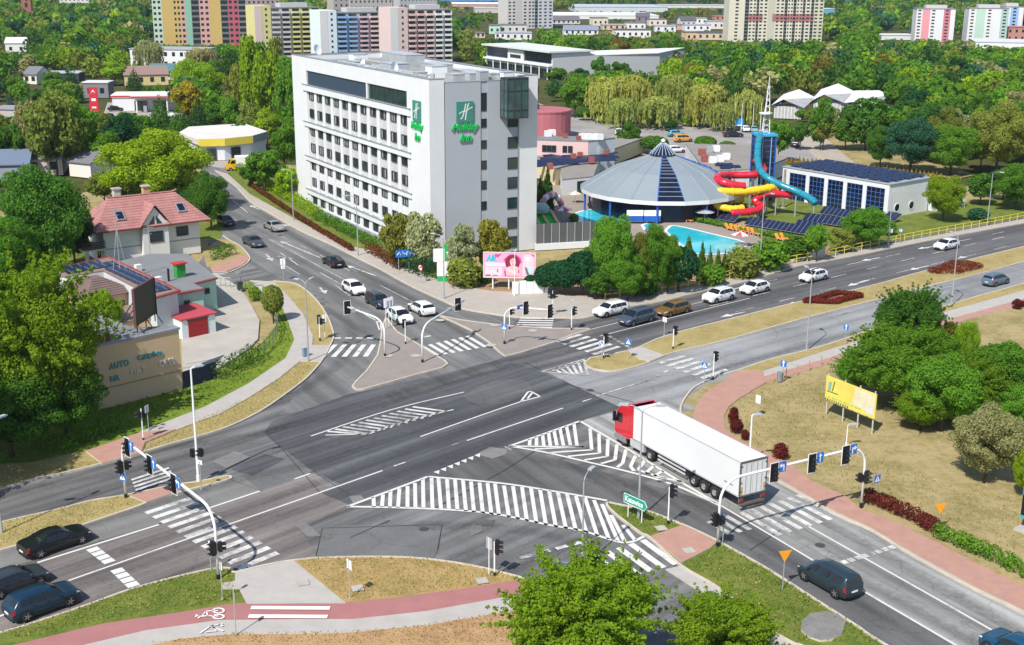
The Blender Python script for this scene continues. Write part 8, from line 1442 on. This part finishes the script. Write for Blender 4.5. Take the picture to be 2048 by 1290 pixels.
T_('broad', 1632, 525, 442, 52, 'green', 'slim green tree left of the larger roadside tree'); T_('near', 1727, 495, 410, 108, 'green', 'rounded green tree in front of the sports hall', var=1); T_('broad', 1680, 505, 450, 60, 'olive', 'olive bush tree left of the rounded green tree'); T_('near', 1885, 443, 343, 88, 'lime', 'bright green tree in front of the round-windowed wall', var=2); T_('shrub', 1775, 470, 440, 40, 'green', 'small bush by the hall corner', 'bush', 'bush')
T_('shrub', 1955, 440, 415, 50, 'teal', 'blue-green bush behind the railing', 'bush', 'bush'); T_('near', 2030, 420, 318, 110, 'green', 'large green tree at the right edge above the railing', var=0); T_('broad', 1960, 410, 345, 70, 'mid', 'dark tree right of the hall annex'); T_('broad', 2005, 400, 335, 70, 'dark', 'dark tree behind the right edge tree')
# right foreground
for i, (x, yb, yt, w, h) in enumerate(((1715, 790, 690, 110, 'green'), (1860, 790, 660, 140, 'green'), (1930, 850, 700, 165, 'leafy'), (2010, 790, 690, 120, 'mid'), (2045, 880, 760, 120, 'green'), (1840, 860, 770, 120, 'leafy'), (1760, 742, 640, 90, 'olive'))): T_('hero' if i in (0, 2, 5) else 'near', x, yb, yt, w, h, var=i % 2, label=['green tree at the left tip of the field thicket', 'green tree in the middle of the field thicket', 'fresh green tree at the front of the field thicket', 'deep green tree at the back right of the thicket', 'green tree cut by the right edge behind the olive-like shrub', 'low fresh green tree right beside the yellow billboard', 'olive tree behind the left tip of the thicket'][i])
T_('hero', 1815, 735, 562, 160, 'mid', 'tall dark green tree in the dry field', var=1); T_('hero', 1795, 815, 640, 230, 'green', 'big spreading green tree behind the yellow billboard', var=0); T_('near', 1880, 862, 700, 165, 'green', 'green tree between the spreading one and the olive bush', var=2); T_('near', 1985, 830, 675, 160, 'green', 'green tree near the right edge of the dry field', var=1); T_('near', 1925, 760, 630, 58, 'lime', 'slim yellow-green tree behind the field trees', var=2)
T_('near', 1968, 965, 800, 150, 'silver', 'grey-green olive-like bush in the dry field', var=2, name='large_shrub', cat='shrub'); T_('near', 2048, 1000, 880, 60, 'lime', 'lime bush at the right edge below the olive-like shrub', var=1, name='large_shrub', cat='shrub'); T_('shrub', 1895, 700, 640, 50, 'rust', 'reddish bush behind the tall dark tree', 'bush', 'bush')
for i, (x, yb, yt, w) in enumerate(((1560, 918, 884, 38), (1466, 848, 812, 26), (1472, 866, 836, 30), (1490, 880, 858, 20), (2033, 618, 596, 22), (2046, 614, 600, 14))): T_('shrub', x, yb, yt, w, 'maroon', ['lone round dark red bush beside the trailer', 'tallest dark red bush by the brick path bend', 'middle dark red bush by the brick path bend', 'smallest rusty bush by the brick path bend', 'round red bush by the right footpath', 'small red bush at the right edge'][i], 'barberry_bush', 'bush')
hedge('hedge', [(1735, 1000), (1790, 1024), (1850, 1052), (1880, 1070)], 1.3, .95, 'maroon', 'dark red hedge beside the right gantry foot', n=230); hedge('hedge', [(1880, 1072), (1930, 1095), (1990, 1122)], 1.3, .95, 'green', 'bright green hedge continuing the dark red one', n=230); hedge('hedge', [(2010, 1130), (2048, 1150), (2120, 1185)], 1.3, .95, 'green', 'green hedge end cut by the right edge', n=230)
hedge('barberry_bed', [(1612, 606), (1668, 608), (1722, 594), (1676, 589)], 1.0, .6, 'bed', 'dark red ring of barberry on the median, the nearer of two beds', 'hedge', 240, .10, closed=True); MB().poly(_ccw(GS([(1622, 605), (1668, 606), (1712, 594), (1676, 591)], .22))).obj('bed_soil', mat('bed_soil', (.20, .055, .045), .9, .3, 1)); o = bpy.data.objects['bed_soil']; struct(o)
hedge('barberry_bed', [(1866, 545), (1905, 548), (1955, 534), (1915, 529)], 1.9, .6, 'bed', 'dark red barberry bed on the median, the farther of two', 'hedge', 260, .10, closed=True)
hedge('hedge', [(440, 755), (470, 742), (500, 728), (514, 712)], 2.2, 1.7, 'dark', 'dark clipped hedge at the yard corner', n=150, leaf=.14); T_('globe', 547, 645, 570, 46, 'olive', 'round olive tree on a stem beside the footpath'); T_('shrub', 510, 600, 572, 30, 'lime', 'small lime bush at the yard gate', 'bush', 'bush')
hedge('hedge', [(500, 372), (560, 412), (610, 446), (660, 476), (705, 503)], .8, .8, 'brick', 'reddish brown low hedge along the hotel pavement', n=60, leaf=.16); hedge('hedge', [(470, 335), (540, 378), (600, 412), (640, 436)], 2.4, 1.5, 'lime', 'yellow-green hedge at the far end of the hotel', n=90, leaf=.2); hedge('hedge', [(640, 440), (700, 470), (750, 495)], 2.2, 1.4, 'mid', 'dark green hedge in the middle of the hotel front', n=90, leaf=.2); hedge('hedge', [(740, 505), (770, 522), (800, 540)], 1.6, 1.5, 'brick', 'tall reddish hedge before the lane direction sign', n=90, leaf=.18)
hedge('hedge', [(800, 535), (835, 548), (875, 562)], 2.6, 2.6, 'deep', 'tall dark clipped hedge behind the direction sign', n=160, leaf=.2); hedge('hedge', [(1360, 436), (1440, 452), (1490, 464)], 1.2, .8, 'green', 'clipped green hedge above the pool loungers', n=80, leaf=.18); hedge('hedge', [(1490, 464), (1560, 476), (1620, 486)], 1.2, .8, 'green', 'clipped green hedge in front of the long solar row', n=80, leaf=.18); hedge('hedge', [(430, 520), (450, 512), (470, 508)], 1.6, 1.6, 'mid', 'dark shrubs at the house driveway corner', n=110, leaf=.16)
hedge('hedge', [(120, 905), (180, 880), (240, 850)], 1.8, 1.2, 'mid', 'dark undergrowth along the foot of the shop wall', n=90, leaf=.16)
for i in range(40):
    x = 1556 + i * 8.3; yb = 334 + i * .95 + (0 if i > 4 else 3); T_('thuja', x, yb, yb - 26, 12, 'gold', 'small golden conifer in the long row behind the sports hall', 'golden_conifer', 'conifer', 'golden conifers behind the sports hall', False)
# car park: round bushes, willows
for i, (x, yb, yt, w, h) in enumerate(((1168, 240, 216, 34, 'mid'), (1206, 244, 224, 36, 'mid'), (1294, 250, 226, 40, 'green'), (1382, 252, 232, 44, 'green'), (1308, 308, 272, 58, 'mid'), (1410, 304, 272, 46, 'green'), (1454, 308, 282, 36, 'green'), (1340, 262, 240, 30, 'dark'))): T_('globe', x, yb, yt, w, h, ['clipped bush left of the car park kerb', 'clipped bush right of the statue-like thuja', 'round bush under the weeping willow', 'flat round bush in the middle of the car park', 'wide flat clipped tree behind the dome', 'round clipped bush behind the dome edge', 'small round clipped bush by the slide tower', 'dark clipped bush among the willows'][i], 'round_bush', 'bush')
T_('broad', 1256, 305, 244, 56, 'mid', 'dark car park tree beside the pink annex'); T_('broad', 1556, 325, 232, 62, 'green', 'green tree right of the slide tower'); T_('oval', 1505, 320, 285, 24, 'green', 'slim green tree left of the slide tower'); T_('thuja', 1094, 420, 335, 30, 'dark', 'dark columnar cypress at the hotel corner by the cream wing', 'thuja', 'conifer'); T_('thuja', 1080, 430, 352, 24, 'dark', 'second dark cypress half hidden by the hotel', 'thuja', 'conifer')
T_('thuja', 1186, 240, 222, 10, 'yellow', 'yellowish thin thuja in the car park', 'thuja', 'conifer'); T_('shrub', 1148, 446, 425, 24, 'olive', 'thin shrub by the splash pool', 'bush', 'bush')
for i, (x, yb, yt, w, h) in enumerate(((1215, 245, 146, 72, 'willow'), (1262, 250, 140, 66, 'willow'), (1316, 258, 186, 62, 'willow'), (1350, 235, 142, 62, 'willow'), (1415, 255, 160, 72, 'willow'), (1490, 258, 172, 48, 'willow'), (1245, 258, 190, 50, 'willow'), (1385, 180, 120, 38, 'yellow'), (1440, 262, 200, 44, 'willow'))): T_('willow', x, yb, yt, w * 1.3, h, ['leftmost weeping willow of the row behind the car park', 'second weeping willow from the left', 'low spreading willow over the round bush', 'tall pale willow in the middle of the row', 'broad pale willow before the dark tree', 'rightmost willow beside the flagpoles', 'short willow between the two left ones', 'bright yellow willow in the wood', 'lower willow front of the broad pale one'][i], 'willow_tree', group='weeping willows behind the car park')
for i, (x, yb, yt, w, h) in enumerate(((1150, 235, 152, 76, 'green'), (1290, 240, 180, 50, 'dark'), (1463, 255, 165, 50, 'dark'), (1180, 215, 150, 60, 'olive'), (1060, 215, 150, 44, 'dark'), (1112, 170, 135, 52, 'mid'), (1200, 170, 112, 44, 'mid'), (1240, 175, 118, 52, 'mid'), (1160, 165, 136, 40, 'dark'), (1035, 178, 152, 34, 'olive'), (960, 150, 118, 40, 'mid'))): T_('broad', x, yb, yt, w, h, ['big green tree left of the willows', 'dark tree between the willows', 'dark tree right of the broad willow', 'olive tree behind the big green one', 'dark tree beside the hotel top corner', 'round dark tree before the hall doors', 'blue-green tree before the hall side wing', 'second tree before the hall side wing', 'dark shrub tree at the hall side wing', 'olive bush before the hall columns', 'dark bush left of the exhibition hall'][i])
T_('tall', 1640, 300, 190, 56, 'mid', 'leaning dark tree between the two white park halls'); T_('broad', 1690, 300, 232, 70, 'mid', 'dark willow-like tree in front of the large white hall'); T_('tall', 1730, 300, 190, 110, 'mid', 'tall drooping tree right of the large white hall'); T_('broad', 1645, 300, 230, 56, 'olive', 'olive park tree on the dry lawn'); T_('broad', 1600, 300, 240, 40, 'mid', 'green park tree by the path'); T_('near', 1820, 345, 228, 120, 'teal', 'large blue-green tree behind the golden conifers', var=1); T_('near', 1900, 350, 240, 110, 'green', 'large green tree right of the blue-green one', var=2); T_('near', 1885, 330, 205, 80, 'olive', 'brownish tree behind the large green one', var=0); T_('near', 1990, 350, 190, 130, 'olive', 'tall olive tree at the right above the hall annex', var=0); T_('near', 1760, 335, 245, 70, 'mid', 'dark tree behind the golden conifers', var=0)
# woods ----------------------------------------------------------
def blocked(x, y, pad=0):
    for ox, oy, c, s, x0, x1, y0, y1 in EXC:
        dx, dy = x - ox, y - oy; a, b = dx * c + dy * s, -dx * s + dy * c
        if x0 - pad < a < x1 + pad and y0 - pad < b < y1 + pad: return True
    return False
def inpoly(x, y, P):
    r = False; j = len(P) - 1
    for i in range(len(P)):
        if (P[i][1] > y) != (P[j][1] > y) and x < (P[j][0] - P[i][0]) * (y - P[i][1]) / (P[j][1] - P[i][1]) + P[i][0]: r = not r
        j = i
    return r
def near_tree(x, y, f=1.0): return any((x - a) ** 2 + (y - b) ** 2 < (r * f + 2.2) ** 2 for a, b, r in TREES)
def project(x, y, z=0): P = np.array([x, y, z - CAMH]); d = P @ FWD; return 1024 + FPX * (P @ RGT) / d, 645 - FPX * (P @ UPV) / d
HUES = ['green', 'mid', 'dark', 'olive', 'lime', 'deep', 'silver', 'rust', 'yellow', 'teal']
HN = dict(green='mid-green', mid='deep green', dark='dark green', olive='olive', lime='bright lime', deep='very dark', silver='grey-green', rust='rusty brown', yellow='yellow-green', teal='blue-green')
LM = [(1500, 160, 'the cream slab'), (1545, 205, 'the left white park hall'), (1690, 200, 'the large white park hall'), (1860, 100, 'the pink-striped high-rise'), (1965, 100, 'the green-striped high-rise'), (1700, 330, 'the golden conifer row'), (1880, 330, 'the end of the golden conifer row'), (2040, 220, 'the right edge of the picture'), (1530, 240, 'the slide tower spire'), (1340, 160, 'the willow row'), (2040, 320, 'the bottom right of the wood'),
      (145, 160, 'the dark spruce'), (190, 200, 'the red price pylon'), (300, 120, 'the white office block'), (20, 130, 'the white cottage'), (500, 140, 'the lime poplars'), (390, 130, 'the bright wide tree'), (20, 240, 'the garage row'), (90, 160, 'the navy hall'), (640, 110, 'the yellow slab'), (760, 110, 'the middle pastel slab'), (880, 120, 'the pink slab'), (1000, 150, 'the exhibition hall gallery'), (1180, 120, 'the hall side wing'), (1300, 130, 'the far end of the hall')]
USED = {}
def tree_label(u, v, hu, k, h, w, where):
    size = ('low ' if h < 9.4 else 'tall ' if h > 11.4 else 'mid-sized ') + ('narrow ' if w < h * .84 else 'wide ' if w > h * .96 else 'rounded '); dx, dy, nm = min(((u - a, v - b, n) for a, b, n in LM), key=lambda q: q[0] ** 2 + (q[1] * 2) ** 2)
    far = 'just ' if abs(dx) < 24 else 'well ' if abs(dx) > 60 else ''; pos = ('behind ' if dy < 0 else 'in front of ') if abs(dx) < 14 else far + ('left of ' if dx < 0 else 'right of ')
    return size + HN[hu] + (' conifer ' if k == 'conifer' else ' tree ') + pos + nm
def fit_vis(a, b, h):
    u, v = project(a, b); k = PPM(u, v) if v > -60 else 1.5
    for u0, u1, vb in VIS:
        if u0 - h * .4 * k < u < u1 + h * .4 * k and v > vb - 1 and v - h * k < vb: h = (v - vb) / k
    return h
def wood(px_poly, step, hues, where, limit, hgt=(8, 13)):
    P = [tuple(G(*p)[:2]) for p in px_poly]; xs = [p[0] for p in P]; ys = [p[1] for p in P]; c = []; x = min(xs)
    while x < max(xs):
        y = min(ys)
        while y < max(ys):
            a, b = x + random.uniform(-.42, .42) * step, y + random.uniform(-.42, .42) * step
            if inpoly(a, b, P) and not blocked(a, b, 1.5) and not near_tree(a, b, .55): c.append((b, a))
            y += step
        x += step
    c.sort()
    for b, a in c[:limit]:
        h = fit_vis(a, b, random.uniform(*hgt)); w = max(4, h) * random.uniform(.75, 1.05);
        if h < 2.5: continue
        hu = random.choices(HUES, hues)[0]; k = random.choices(['broad', 'oval', 'tall', 'conifer'], [5, 4, 2, .5])[0]
        plant(k, Vector((a, b, -.15)), h, w, hu, tree_label(*project(a, b), hu, k, h, w, where), 'conifer_tree' if k == 'conifer' else 'broadleaf_tree', 'tree', 'trees ' + where, False)
    return len(c)
FAR = []
n1 = wood([(1335, 175), (1480, 120), (1700, 118), (2048, 128), (2250, 150), (2300, 310), (2048, 345), (1960, 350), (1800, 318), (1700, 262), (1560, 248), (1540, 215), (1400, 195)], 8.6, [9, 7, 2, 5, 5, 1.2, 2.5, .2, .5, .6], 'in the park wood on the right', 92)
n2 = wood([(-160, 420), (-140, 150), (0, 140), (130, 150), (250, 118), (330, 108), (470, 140), (590, 170), (590, 260), (480, 240), (420, 215), (330, 190), (200, 150), (120, 200), (250, 250), (330, 300), (250, 350), (120, 380)], 7.4, [7, 6, 5, 3, 5, 4, 1.5, .3, .6, 1], 'in the wooded gardens on the left', 72, (7, 12))
n3 = wood([(590, 130), (920, 150), (1000, 175), (1060, 230), (960, 215), (600, 150)], 8.5, [6, 5, 3, 4, 3, 2, 2, 1, 1, 1], 'between the hotel and the pastel slabs', 24, (8, 12))
n4 = wood([(1100, 120), (1320, 110), (1400, 140), (1335, 150), (1300, 150), (1110, 96)], 9, [6, 5, 4, 4, 3, 2, 2, 1, 2, 1], 'behind the exhibition hall', 20, (8, 12))
# the far wood: one mass, each crown a clump of leaf faces with its own tint
def farwood(name, label, seed, r0, r1, step, leaves, size, hg):
    r = np.random.default_rng(seed); pts = []; y = r0
    while y < r1:
        x = -y * .52
        while x < y * .52:
            a, b = x + r.uniform(-.45, .45) * step, y + r.uniform(-.45, .45) * step
            if not blocked(a, b, 2):
                u, v = project(a, b)
                if -150 < u < 2200 and not (430 < u < 1100 and v > 135) and not (1040 < u < 1640 and v > 215) and not near_tree(a, b, .4) and not (v > 355) and not (900 < u < 1460 and 30 < v < 92 and r.random() < .62) and v < 345:
                    if not (v > 165 and (u < 640 and r.random() < .35 and not (u < -20))) and not (1540 < u < 1780 and v > 225) and not (165 < u < 345 and v > 205): pts.append((a, b))
            x += step
        y += step; step *= 1.012
    P = np.array(pts); n = len(P); bl = [leaf_arrays(rblobs(16, 50 + k, .5, .42, .58, (.13, .22)), leaves, size, 60 + k, inner=.7) for k in range(6)]
    h = r.uniform(hg[0], hg[1], n); h = np.array([fit_vis(P[i, 0], P[i, 1], h[i]) for i in range(n)]); keep = h > 2.2; P, h = P[keep], h[keep]; n = len(P); w = np.maximum(h, 5) * r.uniform(.8, 1.15, n); a = r.uniform(0, 6.28, n); k = r.integers(0, 6, n); B = np.stack(bl)[k]
    c, s = np.cos(a)[:, None], np.sin(a)[:, None]; X = (B[:, :, 0] * c - B[:, :, 1] * s) * w[:, None] + P[:, :1]; Y = (B[:, :, 0] * s + B[:, :, 1] * c) * w[:, None] + P[:, 1:2]; Z = B[:, :, 2] * h[:, None] - .3
    V = np.stack([X, Y, Z], 2).reshape(-1, 3); hu = np.array([HUE[q] for q in HUES]); pr_ = np.array([9, 8, 3, 5, 4, 1.5, 2, .1, .6, 2]); ti = hu[r.choice(len(HUES), n, p=pr_ / pr_.sum())] * r.uniform(.75, 1.2, (n, 1)); T = np.repeat(ti, leaves * 4, 0)
    o = link(name, quads_mesh(name, V, [LEAFA], None, T)); tag(o, label, 'wood', kind='stuff'); return n
LEAFA = leafmat('leaf_far', 'attr')
f1 = farwood('far_wood', 'wooded belt of many mixed trees in the middle distance behind the buildings', 3, 300, 620, 8.6, 300, .080, (7.5, 12.5)); f2 = farwood('distant_wood', 'distant dark wood on the horizon slope beyond the town', 4, 620, 1900, 12.5, 70, .165, (9, 14))
print('WOOD', n1, n2, n3, n4, f1, f2, len(TREES))
# grass tufts on the nearest verges
def tufts(name, label, polys, dens, size, cols, seed, z=.14):
    r = np.random.default_rng(seed); out = []; tin = []
    for pp in polys:
        P = [tuple(G(*p)[:2]) for p in pp]; A = np.array(P); lo, hi = A.min(0), A.max(0); n = int((hi - lo).prod() * dens); q = r.uniform(lo, hi, (n, 2)); q = np.array([t for t in q if inpoly(t[0], t[1], P)])
        if not len(q): continue
        m = len(q); a = r.uniform(0, 6.28, m); s = size * r.uniform(.5, 1.4, m); d = np.stack([np.cos(a), np.sin(a), np.zeros(m)], 1) * s[:, None] * .5; b = np.concatenate([q, np.full((m, 1), z - .03)], 1); t = b + np.stack([r.normal(0, .35, m) * s, r.normal(0, .35, m) * s, s * r.uniform(.5, 1.1, m)], 1)
        out.append(np.stack([b - d, b + d, t + d * .35, t - d * .35], 1).reshape(-1, 3)); tin.append(np.repeat(np.array(cols)[r.integers(0, len(cols), m)] * r.uniform(.7, 1.2, (m, 1)), 4, 0))
    o = link(name, quads_mesh(name, np.concatenate(out), [LEAFA], None, np.concatenate(tin))); tag(o, label, 'grass', kind='stuff')
STRAW = [(.50, .40, .19), (.42, .33, .14), (.56, .46, .25), (.26, .27, .08)]; LUSH = [(.10, .21, .02), (.15, .26, .03), (.09, .17, .02), (.24, .25, .06)]; MIXG = LUSH[:2] + STRAW[:2] + [(.12, .15, .03)]
tufts('lush_grass', 'lush green grass on the bank below the parts yard', [[(60, 900), (180, 815), (366, 770), (430, 748), (520, 690), (560, 645), (540, 600), (560, 590), (585, 676), (570, 714), (500, 764), (411, 811), (311, 849), (172, 898)]], 14, .12, LUSH, 1, .16)
tufts('dry_grass', 'straw coloured grass on the lower verges and dry banks', [[(590, 1122), (676, 1116), (822, 1117), (940, 1132), (1036, 1155), (940, 1176), (793, 1196), (690, 1204), (640, 1162)], [(0, 980), (123, 948), (202, 929), (190, 925), (60, 930), (0, 950)], [(284, 905), (440, 860), (542, 809), (600, 767), (622, 735), (600, 725), (557, 760), (498, 798), (352, 864), (290, 888)], [(0, 1048), (117, 1021), (255, 991), (262, 1012), (205, 1032), (117, 1061), (0, 1096)], [(300, 1290), (469, 1270), (705, 1266), (852, 1253), (1010, 1226), (1060, 1290)]], 40, .075, STRAW, 2, .2)
tufts('mixed_grass', 'mixed green and straw grass on the roadside strips at the bottom', [[(0, 1268), (176, 1212), (275, 1177), (410, 1143), (457, 1138), (470, 1180), (469, 1203), (381, 1218), (205, 1244), (47, 1282)], [(1228, 1010), (1293, 1024), (1364, 1050), (1300, 1070), (1240, 1030)], [(1366, 1128), (1446, 1092), (1536, 1142), (1624, 1198), (1712, 1254), (1770, 1290), (1600, 1285), (1530, 1246), (1444, 1172)]], 40, .085, MIXG, 3, .19)
tufts('field_grass', 'dry grass of the field on the right', [[(1480, 800), (1560, 770), (1660, 740), (1700, 900), (1900, 960), (2048, 1010), (2048, 1140), (1880, 1065), (1740, 1000), (1620, 940), (1480, 875), (1455, 845)], [(1272, 698), (1448, 643), (1606, 604), (1741, 574), (1741, 598), (1606, 633), (1448, 677), (1350, 700)]], 8, .10, STRAW, 4, .06)

# ================================================================== AIR
hz = bpy.data.materials.new('haze'); hz.use_nodes = True; N_ = hz.node_tree.nodes; N_.remove(N_['Principled BSDF']); pv = N_.new('ShaderNodeVolumePrincipled'); pv.inputs['Color'].default_value = (.80, .90, 1.0, 1); pv.inputs['Density'].default_value = .00008; pv.inputs['Anisotropy'].default_value = .2
hz.node_tree.links.new(pv.outputs[0], N_['Material Output'].inputs['Volume']); bpy.context.view_layer.update(); ztop = max((o.matrix_world @ Vector(c)).z for o in sc.objects if o.type == 'MESH' for c in o.bound_box)
hb = MB().box(-3900, 3900, -3600, 4200, -1.5, max(44, ztop + 3)).obj('haze', hz); hb['kind'] = 'stuff'; tag(hb, 'thin pale summer haze over the whole view', 'haze', kind='stuff')
